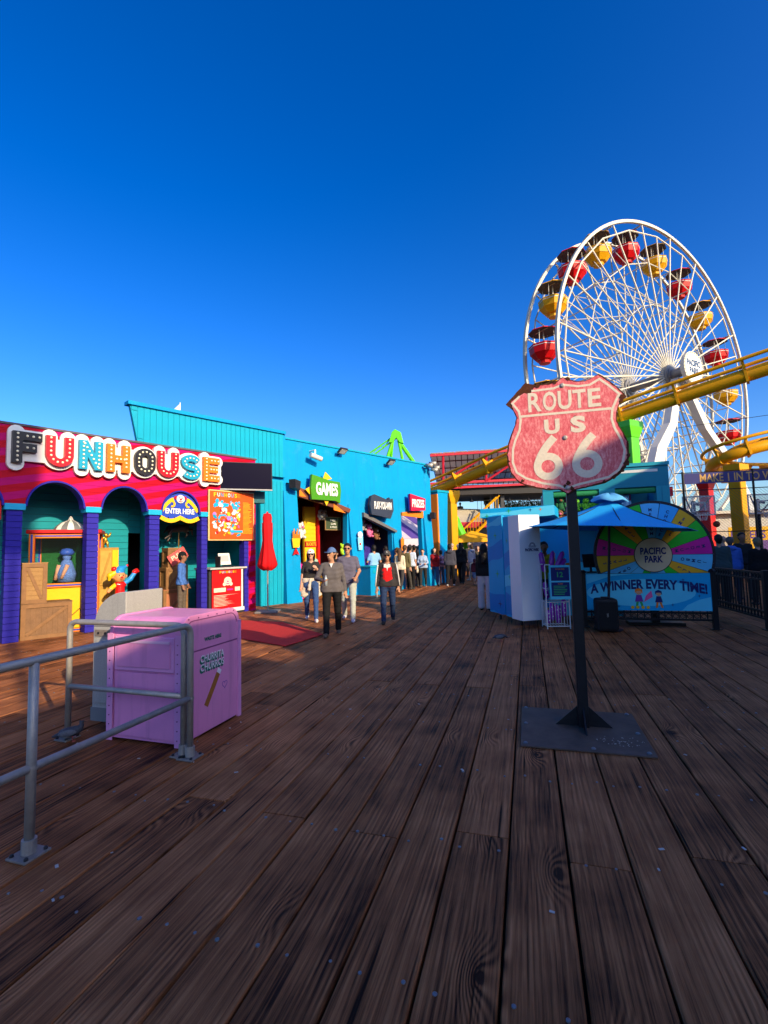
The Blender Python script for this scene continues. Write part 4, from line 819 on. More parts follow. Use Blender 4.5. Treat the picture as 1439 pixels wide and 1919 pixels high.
# ---- pink waste bin
PB = empty('pink_waste_bin', (-1.78, 4.22, 0), azr(108), 'pink metal waste bin reading WASTE HERE and CHURRITA CHURROS behind the railing', 'bin')
M_pink = mk('pink enamel', (.72, .26, .51), .35, var=.08, vs=4, bump=.05, bs=14, coat=.15, wear=.42); M_pinkd = mk('dark pink seam', (.22, .06, .17), .5); M_pinkl = mk('pink trim enamel', (.70, .30, .57), .32, coat=.3, var=.05)
D, Wd, H = .84, .80, 1.095
def roundprof(d0, d1, h, r, n=7): return [(d0, .02), (d0, h-r)] + [(d0+r-r*math.cos(R(t)), h-r+r*math.sin(R(t))) for t in range(0, 91, 90//(n-1))][1:] + [(d1-r+r*math.sin(R(t)), h-r+r*math.cos(R(t))) for t in range(0, 91, 90//(n-1))] + [(d1, .02)]
def yz_prism(prof, x0, x1):
    k = len(prof); mb = MB(); mb.add([(x0, y, z) for y, z in prof]+[(x1, y, z) for y, z in prof], [tuple(range(k)), tuple(range(k, 2*k))[::-1]] + [(i, k+i, k+(i+1) % k, (i+1) % k) for i in range(k)]); return mb
yz_prism(roundprof(.012, D-.012, H-.012, .13), -Wd+.03, -.03).obj('body', M_pink, PB)
for x0, x1 in ((-Wd, -Wd+.035), (-.035, 0)): yz_prism(roundprof(0, D, H, .14), x0, x1).obj('side_panel', M_pink, PB, bev=.004)
# side panel details (right side): lid seam, raised frame
sd = MB(); 
def ypoly(mb, pts, x0, x1): k = len(pts); mb.add([(x0, y, z) for y, z in pts]+[(x1, y, z) for y, z in pts], [tuple(range(k)), tuple(range(k, 2*k))[::-1]] + [(i, k+i, k+(i+1) % k, (i+1) % k) for i in range(k)])
ypoly(sd, [(.0, .765), (D, .765), (D, .777), (.0, .777)], .0, .002); sd.obj('seam', M_pinkd, PB)
sd = MB(); fr_ = roundprof(.05, D-.05, H-.05, .10); L_, Q_ = stroke([p for p in fr_ if p[1] > .78], .008)
for i in range(len(L_)-1): ypoly(sd, [L_[i], L_[i+1], Q_[i+1], Q_[i]], 0, .003)
sd.obj('lid_outline', M_pinkd, PB)
ypoly_ = MB(); ypoly(ypoly_, [(D-.035, .0), (D+.012, .0), (D+.012, .96), (D-.035, .96)], -.01, .014); ypoly_.obj('edge_trim', M_pinkl, PB)
for i in range(9): MB().cyl((.003, .06+.0*i, .1+.08*i), (.009, .06, .1+.08*i), .006, n=6).obj('rivet', M_pinkd, PB) if False else None
# front: framed chute, lower door, riveted edge strips
part('chute_frame', M_pinkl, PB, -Wd+.075, -.065, -.012, .011, .62, .92, bev=.006)
part('chute_flap', M_pink, PB, -Wd+.11, -.10, -.022, -.013, .655, .885, bev=.01)
part('chute_lip', mk('pale pink lip', (.74, .45, .64), .3), PB, -Wd+.11, -.10, -.030, -.0225, .868, .89)
part('lower_door', M_pink, PB, -Wd+.075, -.065, -.004, .011, .05, .60, bev=.004)
for x in (-Wd-.012, -.058): part('edge_strip', M_pinkl, PB, x, x+.066, -.010, -.0005, .0, .94)
mb = MB()
for x in (-Wd+.02, -.028):
    for i in range(11): mb.cyl((x, -.010, .06+.08*i), (x, -.015, .06+.08*i), .006, n=6)
for i in range(6): mb.cyl((.0, .09+.13*i, H-.03), (.005, .09+.13*i, H-.03), .007, n=6)
tag(mb.obj('rivets', M_pinkd, PB), kind='stuff')
SD = azr(18)-azr(108)
SFp = bpy.data.objects.new('printed_side', None); 
def sidetext(name, s, mat, y, z, w_, h_, x=.0025, bold=.02, ext=.0015, tilt=0): return text(name, s, mat, PB, (x, y, z), w=w_, h=h_, bold=bold, rz=SD, ext=ext, tilt=tilt)
M_gtxt = mk('dark green print', (.015, .16, .12), .5)
sidetext('lettering', 'WASTE HERE', M_gtxt, .42, .855, .25, .038, bold=.05)
for dx, dz, m, k_ in ((-.012, -.018, M_gtxt, .035), (-.006, -.009, M_gtxt, .035), (0, 0, mk('white print', (.80, .76, .80), .5), .012)):
    xx = .0022 + (.0016 if m is not M_gtxt else 0) + dx*-.02
    sidetext('lettering', 'CHURRITA', m, .415+dx, .685+dz, .34, .065, x=xx, bold=k_); sidetext('lettering', 'CHURROS', m, .415+dx, .605+dz, .34, .065, x=xx+.0001, bold=k_)
mb = MB(); yz = [(.33, .27), (.50, .50)]
L_, Q_ = stroke([(.325, .25), (.42, .385), (.515, .525)], .058); ypoly(mb, L_+Q_[::-1], .001, .003); mb.obj('churro_print', mk('churro brown', (.36, .14, .03), .5, var=.4, vs=60), PB)
mb = MB(); L_, Q_ = stroke([(.50, .505), (.524, .54)], .060); ypoly(mb, L_+Q_[::-1], .0032, .004); mb.obj('churro_tip', MATS['white print'], PB)
mb = MB(); hp = [(.60+.038*16*math.sin(R(t))**3/16*1.0, .375+.038*(13*math.cos(R(t))-5*math.cos(R(2*t))-2*math.cos(R(3*t))-math.cos(R(4*t)))/16) for t in range(0, 360, 12)]
L_, Q_ = stroke(hp, .006, True)
for i in range(len(L_)): j = (i+1) % len(L_); ypoly(mb, [L_[i], L_[j], Q_[j], Q_[i]], .001, .002)
mb.obj('heart_print', mk('violet print', (.25, .10, .40), .5), PB)
# ---- grey compactor behind it
GC = empty('grey_compactor', (-3.00, 4.98, 0), azr(108), 'grey speckled waste compactor with a rounded hood behind the pink bin', 'bin')
M_gcomp = mk('grey hammertone', (.40, .39, .36), .5, .1, var=.3, vs=90, bump=.15, bs=140, wear=.3)
part('body', M_gcomp, GC, 0, .42, 0, .48, .0, .93, bev=.01); part('plinth', mk('dark grey plinth', (.20, .20, .20), .6), GC, -.008, .428, -.008, .488, 0, .13)
hp = [(-.005, .931)] + [(.02+.38*(1-math.cos(R(t))), .95+.33*math.sin(R(t))) for t in range(0, 91, 6)] + [(.425, 1.28), (.425, .931)]
MB().poly(hp, -.005, .485).obj('hood', M_gcomp, GC, bev=.01)
part('panel', M_gcomp, GC, .05, .37, -.012, -.001, .18, .80, bev=.004); part('label_strip', mk('brown strip', (.22, .18, .15), .5, var=.4, vs=30), GC, .03, .39, -.009, -.001, .835, .90)
for i in range(4): MB().cyl((.08+.09*i, -.009, .868), (.08+.09*i, -.016, .868), .012, n=8).obj('button', M_black, GC)
MB().tube([(-.012, .25, .50), (-.10, .25, .50), (-.12, .25, .47), (-.12, .25, .30)], .014, 8).obj('foot_lever', M_dsteel, GC)
# ---- galvanised guard railings
def base_plate(parent, x, y):
    p = MB().box(x-.075, x+.075, y-.075, y+.075, .001, .014).obj('base_plate', mk('stained zinc plate', (.26, .23, .20), .6, .2, var=.4, vs=20), parent, bev=.003, fix=False)
    MB().cyl((x, y, .016), (x, y, .09), .038, n=14).obj('collar', M_steel, p)
    for sx in (-1, 1):
        for sy in (-1, 1): MB().lathe([(.012, 0), (.012, .010), (.006, .015), (0, .015)], 6, (x+sx*.055, y+sy*.055, .014)).obj('bolt', M_dsteel, p)
def fillet(P, r, n=6):
    out = [Vector(P[0])]
    for i in range(1, len(P)-1):
        a, b, c = Vector(P[i-1]), Vector(P[i]), Vector(P[i+1]); u = (a-b).normalized(); v_ = (c-b).normalized()
        for k in range(n+1): t = k/n; p0 = b+u*r; p1 = b+v_*r; out.append(p0*(1-t)**2 + b*2*t*(1-t) + p1*t*t)
    out.append(Vector(P[-1])); return out
RL = empty('guard_railing', (-2.02, 2.80, 0), azr(18), 'long galvanised pipe railing running in from the lower left', 'railing'); LN = 1.29; rr0 = .0255
MB().tube(fillet([(-2.6, 0, 1.06), (LN, 0, 1.06), (LN, 0, .06)], .09), rr0, 14).obj('top_rail', M_steel, RL, smooth=True)
MB().tube([(-2.6, 0, .47), (LN, 0, .47)], rr0*.92, 14).obj('mid_rail', M_steel, RL, smooth=True)
for x in (-1.9, 0): MB().tube([(x, 0, .03), (x, 0, 1.05)], rr0, 14).obj('post', M_steel, RL, smooth=True)
for x in (-1.9, 0, LN): base_plate(RL, x, 0)
for x in (0, LN): MB().lathe([(rr0+.004, -.012), (rr0+.006, 0), (rr0+.004, .012)], 12, (x, 0, .47)).obj('weld', M_steel, RL, smooth=True)
RB = empty('guard_railing', (-1.695, 4.075, 0), azr(-71), 'short galvanised pipe railing in front of the pink bin', 'railing'); LB = 1.30
MB().tube(fillet([(0, 0, .05), (0, 0, 1.05), (LB, 0, 1.05), (LB, 0, .05)], .09), rr0, 14).obj('top_rail', M_steel, RB, smooth=True)
MB().tube([(0, 0, .47), (LB, 0, .47)], rr0*.9, 12).obj('mid_rail', M_steel, RB, smooth=True)
for x in (0.0, LB): base_plate(RB, x, 0)
# ---- pigeons
def pigeon(x, y, az, label, peck=False):
    e = empty('pigeon', (x, y, 0), -R(az), label, 'pigeon', 'pigeons on the boardwalk'); e.scale = (.72,)*3
    mb = MB(); hx = (0, .17, .10) if peck else (0, .115, .225)
    mb.tube([(0, -.20, .10), (0, -.12, .115), (0, -.04, .125), (0, .05, .13), (0, .09, .15 if not peck else .13), (0, (.10+hx[1])/2+.0, (.16+hx[2])/2), (0, hx[1]-.012, hx[2]), (0, hx[1]+.018, hx[2]-.004)], [.012, .03, .056, .058, .045, .028, .027, .014], 12)
    mb.obj('body', mk('slate feathers', (.055, .06, .075), .6, var=.5, vs=40), e, smooth=True)
    for s_ in (-1, 1):
        MB().ball((s_*.05, -.04, .125), (.016, .105, .042), 10, 6).obj('wing', mk('grey wing feathers', (.12, .13, .15), .6, var=.5, vs=60), e, smooth=True)
        MB().cyl((s_*.022, .01, .085), (s_*.024, .015, .006), .005, n=6).cyl((s_*.024, .012, .005), (s_*.024, .045, .004), .004, n=5).obj('leg', mk('pink leg', (.42, .10, .09), .6), e)
    MB().cyl((0, hx[1]+.02, hx[2]-.003), (0, hx[1]+.045, hx[2]-.012), .006, .001, 6).obj('beak', M_black, e)
pigeon(-2.84, 4.42, 60, 'dark pigeon at the foot of the short railing', False); pigeon(1.95, 8.42, 80, 'dark pigeon pecking on the boards before the blue kiosk', True)
# ================================================================ KIOSK, PRIZE WHEEL, BOOTH
M_kblue = mk('kiosk blue vinyl', (.008, .36, .68), .45, var=.05, spec=.12); M_kmid = mk('kiosk mid blue vinyl', (.004, .21, .58), .45, var=.05, spec=.12); M_klight = mk('kiosk pale blue vinyl', (.10, .60, .80), .45, var=.05, spec=.12)
M_navy = mk('navy print', (.01, .02, .14), .45)
def star(mb, x, z, r, y0=-.006, y1=-.004, mi=0): mb.poly([(x+(r if i % 2 == 0 else r*.2)*math.cos(R(45*i)), z+(r if i % 2 == 0 else r*.2)*math.sin(R(45*i))) for i in range(8)], y0, y1, mi)
KI = empty('kiosk', (2.40, 11.25, 0), 0, 'blue vinyl-wrapped kiosk on castors with swirls and star prints', 'kiosk')
def vpanel(name, p, q, z0, z1, th, mat, parent=KI):
    p = Vector((*p, 0)); q = Vector((*q, 0)); d = q-p; az = math.degrees(math.atan2(d.x, d.y)); e = MB().box(0, d.length, 0, th, z0, z1).obj(name, mat, parent, fix=False, bev=.006)
    e.location = p - (parent.location if parent else Vector((0, 0, 0))); e.rotation_euler.z = azr(az); return e, d.length
def swirl(par, L, bands):
    for i, (zl, zr, hl, hr, m) in enumerate(bands):
        P = [(L*t/10, zl+(zr-zl)*t/10+.03*math.sin(t*.6)) for t in range(11)]; Q = [(L*t/10, zl+(zr-zl)*t/10+hl+(hr-hl)*t/10-.02*math.sin(t*.5)) for t in range(11)]
        MB().poly(P+Q[::-1], -.0025-.0006*i, -.0005).obj('vinyl_swirl', m, par)
pA, LA = vpanel('side_panel', (2.40, 11.25), (2.60, 10.64), .14, 2.32, .06, M_kblue)
swirl(pA, LA, [(1.25, 1.42, .36, .36, M_kmid), (.16, .16, .42, .40, M_kmid), (2.05, 2.15, .12, .15, M_klight)])
mb = MB(); star(mb, LA*.55, 1.88, .085); star(mb, LA*.6, 1.02, .09); mb.obj('star_print', mk('green print', (.03, .40, .10), .4), pA); mb = MB(); star(mb, LA*.7, .36, .09); mb.obj('star_print', M_navy, pA)
pB, LB_ = vpanel('open_door', (2.60, 10.56), (2.735, 9.88), .13, 2.27, .05, M_kblue)
swirl(pB, LB_, [(1.10, 1.40, .36, .36, M_kmid), (.15, .15, .50, .40, M_kmid), (.75, .80, .25, .35, M_klight)])
mb = MB(); star(mb, LB_*.25, 1.75, .06); star(mb, LB_*.35, .98, .06); mb.obj('star_print', MATS['green print'], pB); mb = MB(); star(mb, LB_*.55, .62, .05); star(mb, LB_*.5, .30, .05); mb.obj('star_print', M_navy, pB); mb = MB(); mb.poly(disc(LB_*.86, 1.25, .03, 10), -.006, -.004); mb.obj('dot_print', M_orange, pB)
def toon(par, x, z, s, hair, top, legs, y=-.004):
    """small flat printed figure: head, hair, dress, legs"""
    MB().poly(disc(x, z+.44*s, .085*s, 14), y-.001, y).obj('figure_print', mk('print skin', (.62, .32, .18), .5), par)
    MB().poly([(x-.11*s, z+.40*s), (x-.10*s, z+.52*s), (x, z+.57*s), (x+.10*s, z+.52*s), (x+.11*s, z+.38*s), (x+.06*s, z+.47*s), (x-.06*s, z+.47*s)], y-.002, y-.0011).obj('figure_print', hair, par)
    MB().poly([(x-.07*s, z+.35*s), (x+.07*s, z+.35*s), (x+.12*s, z+.14*s), (x-.12*s, z+.14*s)], y-.0015, y).obj('figure_print', top, par)
    MB().poly([(x-.08*s, z+.14*s), (x-.01*s, z+.14*s), (x-.05*s, z-.05*s), (x-.11*s, z-.05*s)], y-.001, y).poly([(x+.01*s, z+.14*s), (x+.08*s, z+.14*s), (x+.13*s, z-.04*s), (x+.07*s, z-.05*s)], y-.001, y).obj('figure_print', legs, par)
toon(pB, LB_*.82, .26, .9, M_orange, mk('purple print', (.16, .03, .30), .5), MATS['green print'], y=-.006)
pC, LC = vpanel('white_cabinet', (2.745, 9.82), (3.215, 9.95), .12, 2.27, .42, mk('white laminate', (.82, .82, .82), .35, var=.04))
text('lettering', 'PACIFIC PARK', M_navy, pC, (LC*.58, -.002, 1.55), w=.32, h=.062, bold=.05)
mb = MB(); cx_ = LC*.60
for r in (.062, .045): stroke_mb(mb, arc_pts(cx_, 1.635, r, r, 0, 180, 10), .009, -.002, -.0005)
mb.box(cx_-.09, cx_+.09, -.0025, -.0005, 1.625, 1.632); mb.box(cx_-.08, cx_+.08, -.0025, -.0005, 1.60, 1.606)
for i in range(7): mb.box(cx_-.075+.024*i, cx_-.069+.024*i, -.0025, -.0005, 1.606, 1.625)
mb.obj('logo_print', M_navy, pC)
fa_, LF = vpanel('fascia', (2.26, 11.28), (3.78, 10.62), 2.30, 2.52, 1.3, M_kblue); swirl(fa_, LF, [(2.315, 2.40, .10, .10, M_klight), (2.34, 2.31, .05, .15, M_klight)])
mb = MB(); star(mb, .16, 2.345, .06); star(mb, .66, 2.44, .07); mb.obj('star_print', MATS['green print'], fa_); mb = MB(); star(mb, 1.14, 2.44, .05); mb.obj('star_print', M_navy, fa_); mb = MB(); star(mb, 1.36, 2.44, .05); mb.obj('star_print', M_orange, fa_)
cb, Lc = vpanel('counter', (3.55, 10.55), (4.95, 10.15), .12, 1.02, .5, M_klight)
bk, Lk = vpanel('back_wall', (3.0, 12.1), (4.6, 11.6), .12, 2.3, .05, M_kmid)
for p in ((2.55, 10.9), (2.78, 10.05), (3.25, 10.1), (4.7, 10.4), (3.0, 11.7)): MB().cyl((p[0]-2.40-.02, p[1]-11.25, .06), (p[0]-2.40+.02, p[1]-11.25, .06), .055, n=12).obj('castor', M_black, KI)
rod('corner_post', M_kblue, KI, (2.2, -.95, .12), (2.2, -.95, 2.3), .03)
# till on the counter
TL = empty('till_terminal', (4.42, 10.40, 1.02), azr(100), 'black till terminal on the kiosk counter by the prize wheel', 'terminal'); MB().box(-.14, .14, -.02, .02, .12, .42, 0, Matrix.Rotation(R(-20), 4, 'X')).obj('screen', M_black, TL, fix=False, bev=.005); MB().box(-.10, .10, -.08, .08, 0, .03).box(-.02, .02, 0, .03, .03, .2).obj('stand', M_black, TL, fix=False)
o = MB().lathe([(.0, 0), (.055, 0), (.06, .20), (.045, .22), (0, .22)], 12).obj('orange_cup', M_orange, smooth=True); o.location = (3.95, 10.45, 1.021); tag(o, 'orange cup on the kiosk counter', 'cup')
# wire rack with inflatables and price board
WR = empty('wire_rack', (3.14, 9.53, 0), azr(92), 'white wire rack of purple inflatables beside the kiosk', 'rack'); mwr = mk('white wire', (.72, .72, .70), .4)
for x in (0, .44):
    for y in (0, .34): MB().tube([(x, y, .0), (x, y, 1.22)] if x else fillet([(x, y, 0), (x, y, 1.25), (x+.1, y, 1.25)], .03), .011, 8).obj('upright', mwr, WR)
for z in (.05, .52, .78): MB().tube([(0, 0, z), (.44, 0, z), (.44, .34, z), (0, .34, z)], .008, 6, closed=True).obj('shelf_frame', mwr, WR)
mb = MB()
for i in range(7): mb.cyl((.055*(i+1), 0, .05), (.055*(i+1), 0, .52), .004, n=5); mb.cyl((0, .045*(i+1), .05), (0, .045*(i+1), .52), .004, n=5); mb.cyl((.055*(i+1), 0, .05), (.055*(i+1), .34, .05), .004, n=5)
tag(mb.obj('wires', mwr, WR), kind='stuff')
M_infl = mk('purple inflatable vinyl', (.30, .03, .42), .2, var=.5, vs=14, coat=.5); rk = random.Random(4)
IXS = [.07, .13, .19, .25, .31, .37, .10, .21, .32]
for i in range(9):
    x, y = IXS[i], .06+.22*rk.random(); z = .09+.06*(i % 3)
    lo_ = i < 6; p0 = Vector((x, y, z if lo_ else .56)); p1 = p0 + Vector((rk.uniform(-.05, .05), rk.uniform(-.05, .05), rk.uniform(.25, .38)))
    p1.x = min(.38, max(.05, p1.x)); o = MB().tube([p0, p0.lerp(p1, .1), p0.lerp(p1, .5), p0.lerp(p1, .9), p1], [.015, .045, .05, .045, .015], 10).obj('inflatable_hammer', M_infl, smooth=True); o.location = WR.location; o.rotation_euler.z = azr(92)
    for q in range(3): c_ = p0.lerp(p1, .25+.25*q); MB().ball(c_+Vector((0, -.045, 0)), (.014, .008, .014), 6, 5).obj('dot', mwr, o, smooth=True)
    tag(o, 'purple inflatable with pale dots in the bottom basket, ' + ('first', 'second', 'third', 'fourth', 'fifth', 'sixth')[i] + ' from left' if i < 6 else 'purple inflatable with pale dots on the middle shelf of the rack, ' + ('left', 'middle', 'right')[i-6], 'inflatable', 'purple inflatables in the rack')
for i, (x, z, a) in enumerate(((.10, 1.08, -8), (.22, 1.10, 10), (.32, 1.12, 25), (.28, 1.02, 38))):
    p0 = Vector((x, .38, z)); p1 = p0 + Vector((math.sin(R(a))*.42, 0, math.cos(R(a))*.42)); o = MB().tube([p0, p0.lerp(p1, .1), p0.lerp(p1, .5), p0.lerp(p1, .9), p1], [.015, .05, .055, .05, .015], 10).obj('inflatable_hammer', M_infl, smooth=True); o.location = WR.location; o.rotation_euler.z = azr(92)
    tag(o, 'purple inflatable standing behind the price board, ' + ('leftmost', 'second from left', 'second from right', 'rightmost')[i] + ' of four', 'inflatable', 'upright purple inflatables behind the price board')
BDp = empty('price_board', (3.20, 9.47, .58), azr(98), 'blue price board reading 12 fixed to the wire rack', 'board'); part('panel', M_klight, BDp, 0, .40, -.01, .01, 0, .66)
part('upper_card', M_navy, BDp, .03, .37, -.014, -.0105, .36, .62); part('lower_card', M_navy, BDp, .03, .37, -.014, -.0105, .06, .33)
text('lettering', '12', MATS['green print'], BDp, (.20, -.0145, .48), h=.10, bold=.02); text('lettering', 'TRY FOR A PRIZE', M_orange, BDp, (.20, -.0145, .585), w=.17, h=.025, bold=.02); text('lettering', 'RULES', M_orange, BDp, (.20, -.0145, .30), w=.09, h=.022, bold=.02)
mb = MB(); [mb.box(.07, .07+.26*(.6+.4*rk.random()), -.0155, -.0142, .25-.032*i, .262-.032*i) for i in range(6)]; tag(mb.obj('small_print', MATS['green print'], BDp, fix=False), kind='stuff')
# blue market umbrella
BU = empty('blue_umbrella', (4.22, 9.30, 0), PZ, 'large blue market umbrella shading the prize counter', 'umbrella')
BU.rotation_euler = (0, R(3.5), PZ); rod('pole', M_black, BU, (0, 0, .05), (0, 0, 2.5), .024, 12); MB().lathe([(.0, 0), (.26, 0), (.26, .05), (.05, .08), (.03, .2), (0, .2)], 16).obj('base', M_black, BU, smooth=True)
M_ucl = mk('blue umbrella cloth', (.014, .34, .74), .75, var=.06, bump=.1, bs=60)
NR = 8; rimr = 1.50; cz0, cz1 = 2.48, 1.93
def umb_pt(a, t, sag=.07): 
    k = abs(math.cos(R(NR*a/2.))) ; f = math.cos(R(180/NR))/math.cos(R(((a+180/NR) % (360/NR)) - 180/NR)) if False else 1
    aa = (a % 45)-22.5; edge = math.cos(R(22.5))/math.cos(R(aa)); r = rimr*t*edge
    return Vector((r*math.cos(R(a)), r*math.sin(R(a)), cz0-(cz0-cz1)*t - sag*math.sin(math.pi*t)*.6 + (0 if t < .9 else 0)))
mb = MB(); vs = []; NA = 32; NT = 8
for j in range(NT+1):
    for i in range(NA): vs.append(umb_pt(360*i/NA, max(.02, j/NT)))
fs = [(j*NA+i, j*NA+(i+1) % NA, (j+1)*NA+(i+1) % NA, (j+1)*NA+i) for j in range(NT) for i in range(NA)]
mb.add(vs, fs); o = mb.obj('canopy', M_ucl, BU, smooth=False); sol = o.modifiers.new('thick', 'SOLIDIFY'); sol.thickness = .008
mb = MB(); mb.lathe([(.02, 2.60), (.12, 2.59), (.26, 2.54), (.34, 2.47), (.33, 2.45)], 20); mb.v = [(x, y, z+.02*math.sin(5*math.atan2(y, x))) for x, y, z in mb.v]; mb.obj('vent_cap', mk('pale blue cloth', (.10, .38, .66), .8), BU, smooth=True)
for i in range(8): a = R(45*i); MB().cyl((0, 0, 2.44), (1.38*math.cos(a), 1.38*math.sin(a), 1.94), .009, n=6).obj('rib', M_dsteel, BU)
# fence with banner
BF = empty('banner_fence', (3.95, 9.70, 0), PZ, 'black steel fence carrying the blue banner below the prize wheel', 'fence'); M_fence = mk('black fence paint', (.012, .012, .015), .4, .2); Lb = 2.25
for x in (0, Lb): p = part('post', M_fence, BF, x-.045, x+.045, -.045, .045, 0, 1.06, bev=.004); part('foot', M_fence, BF, x-.08, x+.08, -.08, .08, .001, .014); MB().lathe([(.062, 1.06), (.062, 1.09), (.03, 1.12), (0, 1.125)], 4, (x, 0, 0)).obj('post_cap', M_fence, BF)
for z in (1.03, .30, .17): part('rail', M_fence, BF, .046, Lb-.046, -.02, .02, z-.018, z+.018)
for i in range(18): part('baluster', M_fence, BF, .11+i*.118, .13+i*.118, -.009, .009, .189, 1.011)
mb = MB()
for i in range(17): stroke_mb(mb, arc_pts(.18+i*.118, .235, .04, .04, 0, 330, 8), .012, -.005, .005)
tag(mb.obj('ring_ornaments', M_fence, BF), kind='stuff')
BN = empty('winner_banner', BF.location, PZ, 'blue banner reading A WINNER EVERY TIME! hung on the black fence', 'banner')
part('sheet', M_kblue, BN, .05, Lb-.05, -.052, -.046, .34, 1.045)
MB().poly([(.25+.95*math.cos(R(t))*1.0+.75, .68+.26*math.sin(R(t))) for t in range(0, 360, 12)], -.0545, -.0525).obj('swirl', M_klight, BN)
MB().poly([(1.7, .345), (Lb-.06, .345), (Lb-.06, .60), (2.0, .55), (1.8, .45)], -.0535, -.0525).obj('swirl', M_klight, BN); MB().poly([(.06, .85), (.5, 1.0), (.9, 1.04), (.06, 1.04)], -.0535, -.0525).obj('swirl', M_klight, BN)
def bendw(co):
    x = co[:, 0].copy(); co[:, 1] += -.16*(x/1.0)**2*.62; return co
text('lettering', 'A WINNER EVERY TIME!', M_navy, BN, (1.13, -.055, .845), w=2.02, h=.19, bold=.04, fn=bendw)
toon(BN, .98, .42, .62, M_orange, MATS['purple print'], MATS['green print'], y=-.056); toon(BN, 1.32, .42, .55, M_navy, M_navy, M_orange, y=-.056)
MB().poly([(1.06, .50), (1.22, .60), (1.20, .72), (1.10, .62)], -.058, -.056).obj('figure_print', MATS['pink paint'], BN)
[MB().poly(disc(.86+.09*i, .40, .03, 10), -.0575, -.056).obj('wheel_print', M_yellow, BN) for i in range(4)]
mb = MB(); [star(mb, x, z, .035, -.057, -.0555) for x, z in ((.35, .75), (1.75, .92), (1.55, .45), (.62, .42), (2.0, .62))]; mb.obj('star_print', M_navy, BN)
# prize wheel
PW = empty('carnival_game', (5.33, 9.62, 1.39), PZ, 'large upright prize wheel with coloured segments and PACIFIC PARK hub', 'prize wheel')
c_lb, c_am, c_gr, c_mg, c_cy = mk('wheel light blue', (.10, .50, .80), .4), mk('wheel amber', (.80, .42, .02), .4), mk('wheel green', (.02, .52, .03), .4), mk('wheel magenta', (.62, .01, .32), .4), mk('wheel sky', (.04, .42, .8), .4)
seq = [(c_lb, 'MEDIUM'), (c_cy, 'CHOICE'), (c_am, 'SMALL'), (c_gr, ''), (c_mg, 'MEDIUM'), (c_lb, 'JUMBO'), (c_am, 'SMALL'), (c_gr, ''), (c_lb, ''), (c_cy, ''), (c_gr, ''), (c_lb, ''), (c_lb, 'JUMBO'), (c_am, 'SMALL'), (c_mg, 'MEDIUM'), (c_gr, ''), (c_am, 'SMALL'), (c_gr, '')]
RW = 1.04
MB().poly(disc(0, 0, RW+.045, 64), -.02, .06).obj('backing_disc', M_black, PW)
for i, (m, tx) in enumerate(seq):
    a0, a1 = 90-20*i+10, 90-20*i-10
    MB().poly([(.33*math.cos(R(a)), .33*math.sin(R(a))) for a in (a0-.5, (a0+a1)/2, a1+.5)] + [((RW-.01)*math.cos(R(a1+.35+(a0-a1-.7)*k/6)), (RW-.01)*math.sin(R(a1+.35+(a0-a1-.7)*k/6))) for k in range(7)], -.03, -.0205).obj('segment', m, PW)
    am = (a0+a1)/2
    for k, ch in enumerate(tx):
        r = .90-.095*k; text('lettering', ch, M_navy, PW, (r*math.cos(R(am)), -.0305, r*math.sin(R(am))), h=.062, bold=.03, tilt=R(am-90))
for i in range(36): a = R(10*i); MB().cyl(((RW+.01)*math.cos(a), -.021, (RW+.01)*math.sin(a)), ((RW+.01)*math.cos(a), -.055, (RW+.01)*math.sin(a)), .009, n=6).obj('peg', M_dsteel, PW)
hb = MB().poly(disc(0, 0, .345, 40), -.045, -.031).obj('hub_rim', M_black, PW); MB().poly(disc(0, 0, .33, 40), -.05, -.0455).obj('hub', mk('cream print hub', (.56, .48, .33), .4), PW)
text('lettering', 'PACIFIC\nPARK', M_navy, PW, (0, -.0505, .0), w=.46, h=.30, bold=.04, lines=.9)
MB().box(-.07, .07, .061, .18, -1.39, .1).box(-.5, .5, .0, .4, -1.388, -1.33).obj('stand', M_fence, PW, fix=False)
# loudspeaker
SP = empty('loudspeaker', (4.10, 9.10, 0), azr(104), 'black loudspeaker cabinet standing on the boards by the banner', 'loudspeaker')
MB().box(-.19, .19, -.16, .16, .03, .62).obj('cabinet', mk('black plastic', (.012, .012, .014), .5, bump=.2, bs=200), SP, bev=.045, fix=False); part('grille', mk('black mesh grille', (.008, .008, .009), .7), SP, -.15, .15, -.168, -.1605, .08, .56, bev=.003)
text('lettering', 'QSC', mk('silver badge', (.6, .6, .6), .3, .8), SP, (0, -.169, .33), h=.028, w=.07, tilt=R(90)); part('handle', M_black, SP, -.08, .08, -.03, .03, .621, .65, bev=.008)
# ornamental fence at the right edge
RF = empty('iron_fence', (6.93, 8.84, 0), azr(13), 'black iron fence with slim bars at the right edge', 'fence'); Lr = 2.4
for x in (0, Lr): part('post', M_fence, RF, x-.05, x+.05, -.05, .05, 0, 1.08, bev=.004); part('foot', M_fence, RF, x-.09, x+.09, -.09, .09, .001, .016)
for z in (1.03, .90, .32, .19): part('rail', M_fence, RF, .051, Lr-.051, -.02, .02, z-.016, z+.016)
for i in range(19): part('bar', M_fence, RF, .12+i*.12, .14+i*.12, -.009, .009, .206, 1.013)
mb = MB()
for i in range(18): [stroke_mb(mb, arc_pts(.19+i*.12, z, .042, .042, 0, 330, 8), .012, -.005, .005) for z in (.255, .965)]
tag(mb.obj('ring_ornaments', M_fence, RF), kind='stuff')
part('yellow_strap', mk('yellow webbing', (.5, .42, .02), .7), RF, Lr-.25, Lr-.19, -.03, -.021, .3, .95)
